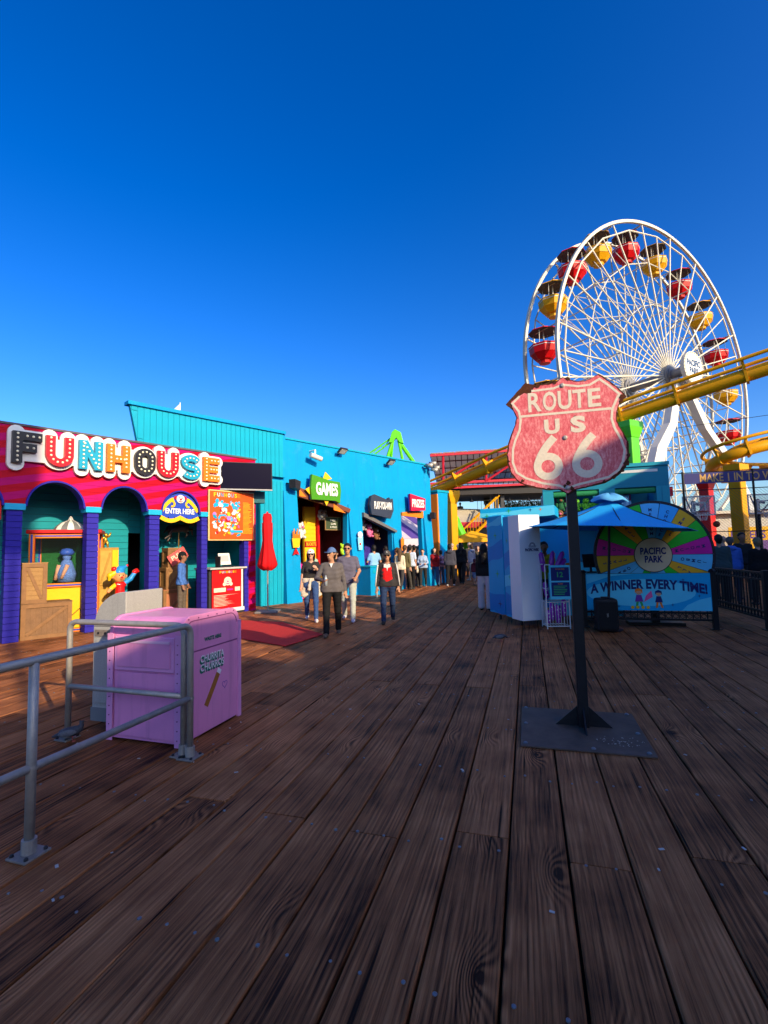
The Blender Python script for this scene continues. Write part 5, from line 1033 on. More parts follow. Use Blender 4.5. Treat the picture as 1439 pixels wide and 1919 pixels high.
# turquoise prize booth
TBo = empty('prize_booth', (5.70, 17.10, 0), PZ, 'teal prize booth with pink panels behind the route sign', 'booth')
M_tb = mk('booth teal paint', (.008, .20, .30), .55, var=.1, vs=2); M_tbl = mk('booth mid teal', (.015, .28, .38), .55, var=.1, vs=2); M_bpink = mk('booth pink panel', (.42, .05, .20), .6, var=.1)
part('beam', M_tb, TBo, 0, 4.02, 0, .5, 3.52, 4.22); part('cap', M_tbl, TBo, -.03, 4.05, -.05, .55, 4.222, 4.34); part('light_slot', mk('pale slot', (.6, .62, .6), .4), TBo, 1.9, 3.7, -.008, -.002, 4.02, 4.11)
for a, b in ((0, .35), (1.85, 2.35), (3.62, 4.02)): part('column', M_tbl, TBo, a, b, -.03, .4, 0, 3.518)
part('corner_trim', M_tb, TBo, 3.78, 3.80, -.037, -.0305, 0, 3.5)
part('back_wall', M_tb, TBo, 0, 4.0, 2.4, 2.5, 0, 3.6); part('counter', M_tbl, TBo, .36, 3.61, .0, .5, 0, 1.0); part('side_wall', M_tb, TBo, 3.9, 4.0, .41, 2.4, 0, 3.5); part('side_wall', M_tb, TBo, .0, .1, .41, 2.4, 0, 3.5)
for a, b in ((.40, .95), (2.40, 2.95)): part('pink_panel', M_bpink, TBo, a, b, .6, .65, 1.0, 3.4)
for a, b in ((1.0, 1.8), (3.0, 3.6)): part('inner_panel', M_tb, TBo, a, b, 1.2, 1.25, 1.0, 3.5)
MB().cyl((.36, .1, 3.40), (3.61, .1, 3.40), .10, n=14).obj('awning_roll', mk('green awning', (.02, .22, .08), .7), TBo)
def TBp(x, y, z): return TBo.location + Matrix.Rotation(PZ, 3, 'Z') @ Vector((x, y, z))
part('shelf', M_tb, TBo, .4, 3.6, .35, .6, 2.30, 2.34); part('shelf', M_tb, TBo, .4, 3.6, .35, .6, 2.74, 2.78)
for i, (x, lb) in enumerate(((1.12, 'left'), (1.44, 'middle'), (1.74, 'right'))): plush(TBp(x, .30, 2.79), .42, P_green, P_green, 'bright green plush toy, %s of three on the booth shelf' % lb, ears=False)
for i, (x, lb) in enumerate(((1.45, 'left'), (1.74, 'right'))): plush(TBp(x, .30, 2.35), .38, P_blue, P_white, 'pale blue plush toy on the lower booth shelf, %s one' % lb)
plush(TBp(2.72, .3, 2.79), .44, P_blue, P_white, 'pale blue plush toy hung at the right of the prize booth'); plush(TBp(2.58, .3, 2.35), .40, P_pink, P_white, 'pink plush toy under the pale blue one in the prize booth'); plush(TBp(.60, .3, 2.79), .5, mk('dark green plush', (.02, .12, .05), .95), P_brown, 'dark green plush toy at the left of the prize booth')
plush(TBp(.55, .2, 2.35), .45, P_brown, P_orange if 'P_orange' in globals() else P_pink, 'brown plush toy at the left of the lower booth shelf')
# ================================================================ OBSERVATION WHEEL
WC = Vector((22.245, 39.0, 14.865)); WA = 61.05; WR_ = 12.5; WW = 2.96
OW = empty('observation_wheel', (WC.x, WC.y, 0), azr(WA), 'tall white observation wheel with many spokes above the boardwalk', 'observation wheel')
M_wh = mk('wheel white paint', (.60, .56, .47), .5, var=.05, spec=.15); M_whs = mk('wheel rim steel', (.62, .60, .56), .35, .3, var=.1)
HZ = WC.z
def rim(y, name):
    mb = MB(); N = 120
    sec = [(WR_+.10, -.10), (WR_+.10, .10), (WR_-.12, .10), (WR_-.12, -.10)]
    vs = []; fs = []
    for i in range(N):
        a = 2*math.pi*i/N
        for r, dy in sec: vs.append((r*math.sin(a), y+dy, HZ+r*math.cos(a)))
    for i in range(N):
        j = (i+1) % N
        for k in range(4): fs.append((i*4+k, j*4+k, j*4+(k+1) % 4, i*4+(k+1) % 4))
    o = mb.add(vs, fs).obj(name, M_wh, OW)
    mb = MB(); mb.tube([((WR_-.72)*math.sin(R(a)), y, HZ+(WR_-.72)*math.cos(R(a))) for a in range(0, 360, 18)], .06, 6, closed=True); mb.obj('inner_ring', M_wh, o)
    return o
NY, FY = -WW/2, WW/2
rim(NY, 'near_rim'); rim(FY, 'far_rim')
def lerp(a, b, t): return a+(b-a)*t
sp_me = {}
for y, hub in ((NY, NY-.25), (FY, FY+.25)):
    for i in range(40):
        a = R(-81+9*i); s_, c_ = math.sin(a), math.cos(a); r0 = .75; r1 = WR_-.2 if i % 2 == 0 else WR_-.72
        p0 = Vector((r0*s_, hub, r0*c_)); p1 = Vector((r1*s_, y, r1*c_))
        o = MB().cyl(p0, p1, .062 if i % 2 == 0 else .05, n=6).obj('spoke', M_wh, OW, loc=(0, 0, HZ), fix=False)
# bracing between the two sides: cross ties, truss rings
mb = MB()
for i in range(20):
    a = R(-81+18*i); a2 = R(-81+18*(i+1)); s_, c_ = math.sin(a), math.cos(a); s2, c2 = math.sin(a2), math.cos(a2)
    for r in (WR_-.1, WR_*.74, WR_*.47): mb.cyl((r*s_, NY+.1, HZ+r*c_), (r*s_, FY-.1, HZ+r*c_), .045, n=6)
    for y in (NY, FY):
        mb.cyl((WR_*.74*s_, y, HZ+WR_*.74*c_), (WR_*.74*s2, y, HZ+WR_*.74*c2), .04, n=5); mb.cyl((WR_*.47*s_, y, HZ+WR_*.47*c_), (WR_*.47*s2, y, HZ+WR_*.47*c2), .035, n=5)
    mb.cyl((WR_*.74*s_, NY, HZ+WR_*.74*c_), ((WR_-.1)*s2, FY, HZ+(WR_-.1)*c2), .03, n=5); mb.cyl((WR_*.74*s_, FY, HZ+WR_*.74*c_), (WR_*.47*s2, NY, HZ+WR_*.47*c2), .03, n=5); mb.cyl((WR_*.47*s_, NY, HZ+WR_*.47*c_), (WR_*.74*s2, FY, HZ+WR_*.74*c2), .03, n=5)
tag(mb.obj('bracing', M_wh, OW, fix=False), kind='stuff')
MB().cyl((0, NY-1.6, HZ), (0, FY+1.6, HZ), .38, n=16).obj('axle', mk('grey hub steel', (.30, .29, .28), .5, .4), OW)
for y in (NY-.25, FY+.25): MB().cyl((0, y-.22, HZ), (0, y+.22, HZ), .85, n=24).cyl((0, y-.30, HZ), (0, y-.221, HZ), .6, n=16).obj('hub', MATS['grey hub steel'], OW)
# A-frame legs, kinked, tapering box section
for side in (-1, 1):
    for u in (-1, 1):
        P = [(.35*u, 14.3, .55), (1.1*u, 13.0, .75), (2.4*u, 10.4, .95), (4.4*u, 8.4, 1.15), (5.6*u, 6.4, 1.2), (9.0*u, -.2, 1.5)]
        y0 = (NY-.9) if side < 0 else (FY+.9); vs = []; fs = []
        for x, z, wd in P:
            v_ = y0 + side*(14.9-z)*.11
            vs += [(x-wd/2, v_-.28, z), (x+wd/2, v_-.28, z), (x+wd/2, v_+.28, z), (x-wd/2, v_+.28, z)]
        for i in range(len(P)-1):
            for k in range(4): fs.append((i*4+k, i*4+(k+1) % 4, i*4+4+(k+1) % 4, i*4+4+k))
        fs += [(0, 1, 2, 3), tuple(range(len(vs)-4, len(vs)))]
        MB().add(vs, fs).obj('leg', mk('wheel leg white', (.56, .55, .52), .5, var=.05), OW)
LD = empty('park_disc', (WC.x, WC.y, HZ), azr(WA), 'round white disc reading PACIFIC PARK at the hub of the wheel', 'sign')
yd = NY-2.1
mb = MB(); mb.poly(disc(0, 0, 1.28, 40), yd, yd+.3); mb.obj('disc', M_wh, LD); MB().poly(disc(0, 0, 1.10, 36), yd-.02, yd-.002).obj('face', M_white, LD)
for i in range(28): a = R(360*i/28); MB().cyl((1.2*math.cos(a), yd-.002, 1.2*math.sin(a)), (1.2*math.cos(a), yd-.05, 1.2*math.sin(a)), .045, n=6).obj('bulb', M_bulb, LD)
text('lettering', 'PACIFIC\nPARK', mk('slate blue print', (.02, .06, .15), .5), LD, (0, yd-.022, .05), w=1.80, h=1.10, bold=.05, lines=.9)
# gondolas
def gondola(col, name):
    e = empty('gondola', (0, 0, 0), 0)
    m = mk('gondola %s' % name, col, .45, var=.08, spec=.15); dk = mk('gondola dark lining', (.10, .09, .09), .8, var=.3, vs=6); n = 8
    lo = [(.42, -2.50), (.46, -2.28), (.66, -2.24), (1.02, -1.82), (1.06, -1.80), (1.16, -1.16), (1.10, -1.14), (1.00, -1.70), (.0, -1.75)]
    MB().lathe([(0, -2.51)]+lo[:1], n).lathe(lo, n).obj('tub', m, e, fix=False)
    MB().lathe([(1.150, -1.34), (1.155, -1.32), (1.158, -1.30)], n).obj('stripe', M_white, e)
    MB().lathe([(1.14, -.10), (1.12, -.03), (.6, .12), (.0, .19)], n).obj('canopy', m, e); MB().lathe([(1.13, -.105), (.6, .04), (0, .08)], n).obj('canopy_lining', dk, e)
    MB().cyl((0, 0, -1.7), (0, 0, .35), .05, n=8).obj('mast', M_wh, e)
    for a in (0, 90, 180, 270): MB().cyl((.85*math.cos(R(a+20)), .85*math.sin(R(a+20)), -1.22), (.8*math.cos(R(a+20)), .8*math.sin(R(a+20)), 0), .022, n=5).obj('stay', M_wh, e)
    MB().cyl((0, -1.45, .12), (0, 1.45, .12), .05, n=8).obj('hanger_axle', M_wh, e)
    return e
gr_ = gondola((.50, .003, .006), 'red'); gy_ = gondola((.66, .31, .003), 'yellow'); used = {0: False, 1: False}
ordn = ['', 'first', 'second', 'third', 'fourth', 'fifth', 'sixth', 'seventh', 'eighth']
for i in range(-2, 12):
    th = R(-81+18*i); red = (i % 2 == 0); src = gr_ if red else gy_; k = 0 if red else 1
    o = src if not used[k] else copy_tree(src); used[k] = True
    p = Matrix.Rotation(azr(WA), 3, 'Z') @ Vector((12.25*math.sin(th), 0, 12.25*math.cos(th))); o.location = WC + p + Vector((0, 0, -.02)); o.rotation_euler.z = azr(WA); o.scale = (.92, .92, .94)
    j = i-4; lab = 'red gondola at the very top of the white wheel' if j == 0 else '%s gondola with dark canopy lining, %s %s from the top red one' % ('red' if red else 'yellow', ordn[abs(j)], 'clockwise' if j > 0 else 'anticlockwise')
    tag(o, lab, 'gondola', 'gondolas of the wheel')
# ================================================================ ROLLER COASTER
M_cy = mk('coaster yellow paint', (.66, .30, .003), .45, var=.10, vs=1.5, spec=.15, wear=.2)
def smooth_path(P, n=6):
    P = [Vector(p) for p in P]; out = []
    for i in range(len(P)-1):
        p0, p1, p2, p3 = P[max(i-1, 0)], P[i], P[i+1], P[min(i+2, len(P)-1)]
        for k in range(n):
            t = k/n; out.append(.5*((2*p1)+(p2-p0)*t+(2*p0-5*p1+4*p2-p3)*t*t+(3*p1-p0-3*p2+p3)*t**3))
    out.append(P[-1]); return out
def track(name, P, label, r=.27, tie=2.1, up=.52, half=.5, bank=0.):
    e = empty(name, (P[0][0], P[0][1], 0), 0, label, 'roller coaster'); O = Vector((P[0][0], P[0][1], 0))
    S_ = [p-O for p in smooth_path(P, 8)]
    MB().tube(S_, r, 14).obj('spine', M_cy, e, smooth=True)
    for s_ in (-1, 1):
        pts = []
        for i, p in enumerate(S_):
            d = (S_[min(i+1, len(S_)-1)]-S_[max(i-1, 0)]).normalized(); sd_ = d.cross(Vector((0, 0, 1))).normalized(); u_ = sd_.cross(d)
            sd2 = sd_*math.cos(bank)+u_*math.sin(bank); u2 = u_*math.cos(bank)-sd_*math.sin(bank); pts.append(p+u2*up+sd2*half*s_)
        MB().tube(pts, .075, 8).obj('rail', M_cy, e, smooth=True)
    acc = 0
    for i in range(1, len(S_)-1):
        acc += (S_[i]-S_[i-1]).length
        if acc >= tie:
            acc = 0; d = (S_[i+1]-S_[i-1]).normalized(); sd_ = d.cross(Vector((0, 0, 1))).normalized(); u_ = sd_.cross(d); sd2 = sd_*math.cos(bank)+u_*math.sin(bank); u2 = u_*math.cos(bank)-sd_*math.sin(bank); mb = MB()
            W = [(-half-.03, up+.05), (-half+.10, up-.12), (-.30, .12), (-.22, -.30), (.22, -.30), (.30, .12), (half-.10, up-.12), (half+.03, up+.05), (half-.16, up-.02), (.0, .34), (-half+.16, up-.02)]
            k = len(W); vs = [S_[i]+sd2*a+u2*b+d*q for q in (-.045, .045) for a, b in W]; mb.add(vs, [tuple(range(k)), tuple(range(k, 2*k))[::-1]]+[(j, k+j, k+(j+1) % k, (j+1) % k) for j in range(k)]); mb.obj('tie', M_cy, e)
    return e
track('coaster_track', [(-.6, 31.0, 3.9), (1.0, 29.6, 4.35), (2.7, 28, 4.82), (3.83, 27, 5.17), (5.21, 25.5, 5.6), (6.28, 24.3, 5.95), (8.6, 22.2, 6.62), (10.78, 20.5, 7.2), (12.63, 19, 7.62), (14.46, 17.5, 8.0), (17, 15.4, 8.5)], 'yellow roller coaster track rising from left to right behind the route sign')
def coaster_col(x, y, z, w_, m, label, name='coaster_column'):
    e = empty(name, (x, y, 0), azr(60), label, 'column')
    part('shaft', m, e, -w_/2, w_/2, -w_/2, w_/2, 0, z-.9, bev=.04); mb = MB(); h = w_/2
    vs = [(-h, -h, z-.899), (h, -h, z-.899), (h, h, z-.899), (-h, h, z-.899), (-h*1.7, -h*1.3, z-.45), (h*1.7, -h*1.3, z-.45), (h*1.7, h*1.3, z-.45), (-h*1.7, h*1.3, z-.45), (-h*1.7, -h*1.3, z-.2), (h*1.7, -h*1.3, z-.2), (h*1.7, h*1.3, z-.2), (-h*1.7, h*1.3, z-.2)]
    mb.add(vs, [(i, (i+1) % 4, 4+(i+1) % 4, 4+i) for i in range(4)]+[(4+i, 4+(i+1) % 4, 8+(i+1) % 4, 8+i) for i in range(4)]+[(8, 9, 10, 11), (3, 2, 1, 0)]).obj('head', m, e); return e
M_green = mk('ride green paint', (.10, .55, .006), .35, coat=.3, var=.06)
coaster_col(3.83, 27.0, 5.0, .45, M_cy, 'thick yellow column carrying the low end of the coaster track'); coaster_col(10.72, 20.55, 7.05, .56, M_green, 'bright green column under the coaster track beside the route sign')
t2 = track('coaster_track', [(24, 22.8, 6.6), (20.5, 21.4, 6.35), (18.0, 21.3, 6.0), (16.4, 21.6, 5.65), (15.75, 22.4, 5.35), (16.2, 23.3, 5.1), (18, 23.8, 4.95), (21, 24, 4.9)], 'yellow coaster curve turning above the basketball cage at the right', r=.26, tie=1.0, up=.45, half=.48, bank=R(-12))
coaster_col(16.30, 22.0, 5.3, .52, M_cy, 'thick yellow column under the coaster curve at the right'); coaster_col(16.6, 24.6, 5.2, .5, M_red, 'red column beside the yellow one at the right', 'ride_column')
# green swing ride behind the games building
GR = empty('green_ride', (1.09, 40, 0), 0, 'lime green A-frame ride rising behind the games building', 'ride')
MB().poly([(-.55, 10.5), (-.28, 11.4), (.0, 11.65), (.5, 11.35), (.7, 10.4), (.35, 10.5), (.08, 10.9), (-.25, 10.5)], -.3, .3).obj('head', M_green, GR, bev=.04)
for x1, y1, r in ((-2.0, -.5, .15), (1.0, -3.0, .13), (3.8, 0, .17), (-.8, 2.5, .12)): MB().cyl((-.2 if x1 < 0 else .3, 0, 10.7), (x1*1.9, y1, 0), r, n=10).obj('leg', M_green, GR)
mb = MB(); P0 = Vector((-.4, 0, 10.9)); P1 = Vector((-5.2, .5, 7.9))
for o_ in (0, .55): mb.cyl(P0+Vector((0, 0, -o_*.6)), P1+Vector((.2, 0, -o_)), .07, n=6)
for i in range(9): a = P0.lerp(P1, i/9)+Vector((0, 0, -.33*(i % 2))); b_ = P0.lerp(P1, (i+1)/9)+Vector((0, 0, -.33*((i+1) % 2))); mb.cyl(a, b_, .035, n=5)
tag(mb.obj('boom', M_green, GR), kind='stuff')
MB().cyl((2.6, -9.5, 5.2), (4.3, -9.8, 1.2), .28, n=10).obj('lower_leg', M_green, GR)
# ================================================================ BACKGROUND STRUCTURES
M_rtr = mk('red truss paint', (.42, .015, .035), .45, var=.1); M_wood = mk('pale timber', (.42, .34, .25), .7, var=.2); M_gw = mk('grey white wall', (.46, .45, .43), .7, var=.12, vs=1)
# canopy with solar panels on red trusses
CN = empty('solar_canopy', (3.3, 33, 0), 0, 'tilted solar panel canopy on red trusses over the far terrace', 'canopy')
f0, f1, b0, b1 = Vector((0, 0, 8.15)), Vector((10.4, 0, 8.55)), Vector((1.2, 6.5, 6.75)), Vector((11.2, 6.5, 6.75))
M_pan = mk('panel underside', (.55, .47, .42), .6, var=.2); NXp, NYp = 12, 5
n, l = nodes(M_pan); td = n.new('ShaderNodeBsdfTranslucent'); td.inputs[0].default_value = (.80, .66, .56, 1); ms = n.new('ShaderNodeMixShader'); ms.inputs[0].default_value = .7; l.new(n['Principled BSDF'].outputs[0], ms.inputs[1]); l.new(td.outputs[0], ms.inputs[2]); l.new(ms.outputs[0], n['Material Output'].inputs[0])
for i in range(NXp):
    for j in range(NYp):
        u0, u1, v0, v1 = (i+.03)/NXp, (i+.97)/NXp, (j+.03)/NYp, (j+.97)/NYp
        q = [f0.lerp(f1, u).lerp(b0.lerp(b1, u), v_) for u, v_ in ((u0, v0), (u1, v0), (u1, v1), (u0, v1))]
        MB().add([p for p in q]+[p+Vector((0, 0, .06)) for p in q], [(0, 1, 2, 3), (7, 6, 5, 4), (0, 4, 5, 1), (1, 5, 6, 2), (2, 6, 7, 3), (3, 7, 4, 0)]).obj('solar_panel', M_pan, CN)
mb = MB()
for j in range(NYp+1): mb.cyl(f0.lerp(b0, j/NYp)-Vector((0, 0, .08)), f1.lerp(b1, j/NYp)-Vector((0, 0, .08)), .045, n=5)
for i in range(NXp*2+1): mb.cyl(f0.lerp(f1, i/NXp/2)-Vector((0, 0, .05)), b0.lerp(b1, i/NXp/2)-Vector((0, 0, .05)), .03, n=5)
tag(mb.obj('purlins', mk('dark maroon steel', (.10, .012, .02), .6), CN), kind='stuff')
zt = lambda x: 8.0+.038*x
for nm, a, b_ in [('top_chord', (0, -.05, zt(0)), (10.4, -.05, zt(10.4))), ('bottom_chord', (0, .5, 5.75), (10.8, .5, 6.0)), ('bottom_chord', (0, .5, 6.1), (10.8, .5, 6.35))]: MB().box(0, (Vector(b_)-Vector(a)).length, -.08, .08, -.08, .08, 0, Matrix.Translation(a) @ (Vector(b_)-Vector(a)).to_track_quat('X', 'Z').to_matrix().to_4x4()).obj(nm, M_rtr, CN, fix=False)
for i, x in enumerate((.9, 3.9, 6.9, 9.9)):
    MB().cyl((x, .0, zt(x)), (x, .45, 6.2), .09, n=6).obj('truss_post', M_rtr, CN)
    if x > 1: MB().cyl((x, 0, zt(x)-.2), (x-2.9, .45, 6.25), .08, n=6).obj('truss_diagonal', M_rtr, CN)
part('dark_beam', mk('charcoal beam', (.03, .028, .03), .6), CN, .6, 12.5, .72, 6, 5.30, 5.98)
for x in (4.75, 5.2, 9.5): part('post', M_dsteel, CN, x-.13, x+.13, 1.2, 1.46, 0, 5.298)
for i in range(7): p = MB().lathe([(.0, -.05), (.03, -.05), (.16, -.22), (.15, -.22), (0, -.1)], 10, (1.6+1.35*i, 1.0, 5.02)).cyl((1.6+1.35*i, 1, 4.98), (1.6+1.35*i, 1, 5.31), .012, n=5).obj('pendant_lamp', M_dsteel, CN)
# terrace building: upper deck, sloping roof, red band, rail, yellow stair
TR = empty('terrace_building', (4.0, 34.5, 0), 0, 'two-storey terrace building with pale sloping roof and red band', 'building')
part('upper_floor', M_wood, TR, .6, 14, 1.2, 9, 3.85, 4.05); part('back_wall', mk('taupe wall', (.20, .17, .15), .8, var=.3, vs=1), TR, -4, 14, 5, 5.2, 0, 3.84)
mb = MB(); mb.add([(-.3, -.8, 3.30), (4.2, -.8, 3.30), (4.2, 1.2, 4.35), (.2, 1.2, 4.55), (-.3, -.8, 3.22), (4.2, -.8, 3.22), (4.2, 1.2, 4.27), (.2, 1.2, 4.47)], [(0, 1, 2, 3), (7, 6, 5, 4), (0, 4, 5, 1), (1, 5, 6, 2), (2, 6, 7, 3), (3, 7, 4, 0)]).obj('sloping_roof', mk('beige roofing', (.46, .40, .31), .7, var=.15), TR)
part('red_band', M_rtr, TR, -1.3, 6.5, -.95, -.82, 2.95, 3.35); part('under_wall', mk('mottled grey', (.25, .24, .23), .8, var=.7, vs=.9), TR, -1.2, 7, 1.0, 1.1, 0, 2.95)
mb = MB()
for i in range(40): x = 3.0+.28*i; mb.cyl((x, 1.25, 4.05), (x, 1.25, 5.05), .016, n=5)
mb.cyl((3.0, 1.25, 5.05), (14, 1.25, 5.05), .03, n=6); mb.cyl((3, 1.25, 4.15), (14, 1.25, 4.15), .02, n=6); o = mb.obj('rail', mk('rail grey', (.30, .29, .28), .5), TR); tag(o, kind='stuff')
ST = empty('yellow_stair', (4.4, 33.0, 0), 0, 'yellow railed staircase climbing to the far terrace', 'staircase')
for y in (0, .9):
    MB().cyl((.0, y, 1.9), (3.6, y, 5.1), .05, n=6).obj('handrail', M_cy, ST); MB().cyl((.1, y, 1.0), (3.7, y, 4.2), .10, n=6).obj('stringer', M_cy, ST)
    mb = MB(); [mb.cyl((.1+.2*i, y, 1.05+.178*i), (.1+.2*i, y, 1.95+.178*i), .018, n=5) for i in range(18)]; tag(mb.obj('balusters', M_cy, ST), kind='stuff')
for i in range(16): part('tread', M_dsteel, ST, .1+.23*i, .36+.23*i, .08, .82, 1.05+.205*i, 1.09+.205*i)
# hedge on the terrace
def leaf_cloud(name, parent, n, box, s, mats, seed):
    r_ = random.Random(seed); mb = MB()
    for i in range(n):
        p = Vector((r_.uniform(box[0], box[1]), r_.uniform(box[2], box[3]), box[4]+(box[5]-box[4])*r_.random()**.8 * (.7+.3*math.sin(i)))); q = Euler((r_.uniform(0, 6), r_.uniform(0, 6), r_.uniform(0, 6))).to_matrix(); k = s*r_.uniform(.6, 1.3)
        mb.add([p+q @ Vector(v_)*k for v_ in ((-.5, 0, 0), (0, -.25, .05), (.5, 0, 0), (0, .25, .05))], [(0, 1, 2, 3)], r_.randrange(len(mats)))
    return mb.obj(name, mats, parent, fix=False)
HG = empty('terrace_hedge', (9.2, 36.2, 4.05), 0, 'green hedge in a planter on the far upper terrace', 'hedge'); part('planter', M_gw, HG, -.2, 4.2, 0, .5, 0, .3); leaf_cloud('foliage', HG, 2600, (-.2, 4.2, -.1, .6, .25, 1.05), .16, [mk('leaf green', (.05, .10, .015), .7), mk('leaf yellow green', (.12, .15, .02), .7), mk('leaf dark', (.02, .05, .01), .7)], 3)
# yellow cafe umbrellas
def cafe(x, y, label, rz):
    e = empty('cafe_umbrella', (x, y, 0), rz, label, 'umbrella', 'yellow cafe umbrellas'); M_yc = mk('yellow canvas', (.74, .36, .012), .7)
    rod('pole', M_wood, e, (0, 0, 0), (0, 0, 2.6), .03); mb = MB(); vs = [(0, 0, 2.62)]+[(1.25*a, 1.25*b, 2.13) for a, b in ((-1, -1), (1, -1), (1, 1), (-1, 1))]; mb.add(vs, [(0, 1, 2), (0, 2, 3), (0, 3, 4), (0, 4, 1)]).obj('canopy', M_yc, e)
    for i, (a, b) in enumerate(((-1, -1), (1, -1), (1, 1), (-1, 1))):
        c_ = ((1, -1), (1, 1), (-1, 1), (-1, -1))[i]; MB().add([(1.25*a, 1.25*b, 2.128), (1.25*c_[0], 1.25*c_[1], 2.128), (1.25*c_[0], 1.25*c_[1], 1.90), (1.25*a, 1.25*b, 1.90)], [(0, 1, 2, 3)]).obj('valance', M_yc, e)
cafe(5.45, 30.0, 'yellow square cafe umbrella beyond the crowd, nearer the thick yellow column', R(8)); cafe(7.9, 29.6, 'yellow square cafe umbrella beyond the crowd, half hidden by the blue kiosk', R(-4))
# purple striped tent seen through the third opening
TN = empty('striped_tent', (0.2, 27.5, 0), azr(60), 'purple and white tent roof glimpsed through the third opening', 'tent')
for i in range(8):
    mb = MB(); x0, x1 = -2+.9*i, -2+.9*(i+1); mb.add([(x0, 0, 2.2), (x1, 0, 2.2), (x1*.8, 3, 3.9), (x0*.8, 3, 3.9)], [(0, 1, 2, 3)]); mb.obj('roof_strip', mk('violet canvas', (.10, .06, .30), .7) if i % 2 == 0 else mk('lilac canvas', (.55, .48, .58), .7), TN)
for x in (-2, 5.2): rod('pole', M_wood, TN, (x, 0, 0), (x, 0, 2.25), .05)
part('valance', MATS['lilac canvas'], TN, -2, 5.2, -.02, .0, 1.75, 2.19)
o = MB().box(0, 9, 0, .2, 0, 2.2).obj('stall_front', mk('grey stall front', (.22, .21, .24), .7, var=.6, vs=1.2), fix=False); o.location = (1.6, 33.0, 0); tag(o, 'mottled dark stall front behind the distant crowd', 'stall')
o = MB().ball((0, 0, 0), (1.6, 1.2, 1.3), 16, 10).obj('teal_dome', mk('teal ball', (.02, .12, .13), .5, var=.3)); o.location = (3.1, 31.5, 1.5); tag(o, 'dark teal rounded ride body behind the crowd', 'ride')
# white supply buildings and game boards behind the cage
WB = empty('white_stall', (11.6, 26.0, 0), azr(100), 'long white stall with purple and yellow basketball posters behind the cage', 'stall'); part('wall', M_gw, WB, 0, 14, 0, .3, 0, 3.0)
part('roof', mk('pale roof', (.5, .48, .45), .6), WB, -.2, 14.2, -.4, 3, 3.002, 3.15); part('red_roof_edge', M_rtr, WB, -1.5, 4, .5, 3, 4.1, 4.6)
part('poster', mk('poster cream', (.45, .40, .34), .5, var=.2), WB, 3.6, 6.2, -.012, -.002, .1, 2.2); text('lettering', 'CLIPPERS', M_navy, WB, (4.5, -.015, 1.75), w=1.8, h=.5, bold=.02)
pp_ = part('poster', mk('poster yellow', (.60, .34, .01), .5, var=.2), WB, 6.3, 10.5, -.012, -.002, .05, 2.3); text('lettering', 'LAKERS', mk('poster purple', (.10, .05, .22), .5, var=.2), WB, (7.2, -.015, 1.9), w=1.6, h=.42, bold=.03)
part('poster_panel', MATS['poster purple'], WB, 7.6, 10.4, -.016, -.0125, .6, 1.6); mb = MB(); mb.poly(disc(9.0, .9, .42, 20), -.02, -.0165); mb.obj('ball_print', M_yellow, WB)
part('poster', MATS['poster purple'], WB, .4, 3.5, -.012, -.002, 1.2, 2.9)
# basketball cage
BC = empty('basketball_cage', (12.62, 20.1, 0), azr(104), 'tall netted basketball cage with black posts and a win banner', 'cage')
for i in range(4): MB().cyl((2.55*i, 0, 0), (2.55*i, 0, 4.55-.02*i), .045, n=8).obj('post', M_fence, BC)
for z in (4.5, 3.75, 2.0): MB().cyl((-.3, 0, z), (7.8, 0, z), .018, n=6).obj('cable', M_fence, BC)
mb = MB(); nx = 60
for i in range(nx): x = 2.55*3*i/nx; mb.cyl((x, .05, 0), (min(x+3.75, 7.65), .05, min(3.75, 7.65-x)), .005, n=3, cap=False); mb.cyl((x, .052, 0), (max(x-3.75, 0), .052, min(3.75, x)), .005, n=3, cap=False)
tag(mb.obj('netting', mk('purple grey net', (.10, .08, .14), .8), BC, fix=False), kind='stuff')
bn_ = part('banner', mk('violet banner mesh', (.055, .055, .19), .7, var=.1), BC, .05, 7.6, -.03, -.02, 4.02, 4.47); text('lettering', 'MAKE 1 IN TO WIN', mk('banner gold', (.62, .36, .12), .6), bn_, (2.10, -.032, 4.245), w=2.95, h=.34, bold=.015)
def hoop(x, y, label):
    e = empty('basketball_hoop', (x, y, 0), azr(100), label, 'basketball hoop', 'basketball hoops in the cage')
    rod('pole', M_fence, e, (0, .5, 0), (0, .5, 3.4), .09); MB().cyl((0, .5, 3.3), (0, .02, 3.2), .06, n=8).cyl((0, .5, 2.7), (-.5, .02, 3.5), .03, n=6).cyl((0, .5, 2.7), (.5, .02, 3.5), .03, n=6).obj('arm', M_fence, e)
    part('backboard', mk('clear acrylic', (.85, .88, .92), .1, var=0, alpha=.22), e, -.62, .62, -.01, .01, 2.75, 3.55)
    mb = MB(); stroke_mb(mb, [(-.62, 2.75), (.62, 2.75), (.62, 3.55), (-.62, 3.55)], .06, -.02, -.011, 0, True); stroke_mb(mb, [(-.25, 2.90), (.25, 2.90), (.25, 3.28), (-.25, 3.28)], .05, -.021, -.011, 0, True); mb.obj('markings', M_white, e)
    MB().tube([(.23*math.cos(t*.393), -.30+.23*math.sin(t*.393), 2.88) for t in range(16)], .018, 6, closed=True).box(-.06, .06, -.08, -.022, 2.85, 2.9).obj('rim', mk('rim orange red', (.55, .04, .015), .4), e)
    mb = MB(); [mb.cyl((.22*math.cos(t*.52), -.30+.22*math.sin(t*.52), 2.87), (.13*math.cos((t+.6)*.52), -.30+.13*math.sin((t+.6)*.52), 2.5), .008, n=4) for t in range(12)]; tag(mb.obj('net', M_white, e), kind='stuff')
hoop(13.6, 20.7, 'glass backboard and orange rim on a black pole, left of two hoops'); hoop(16.2, 20.4, 'glass backboard and orange rim on a black pole, right of two hoops')
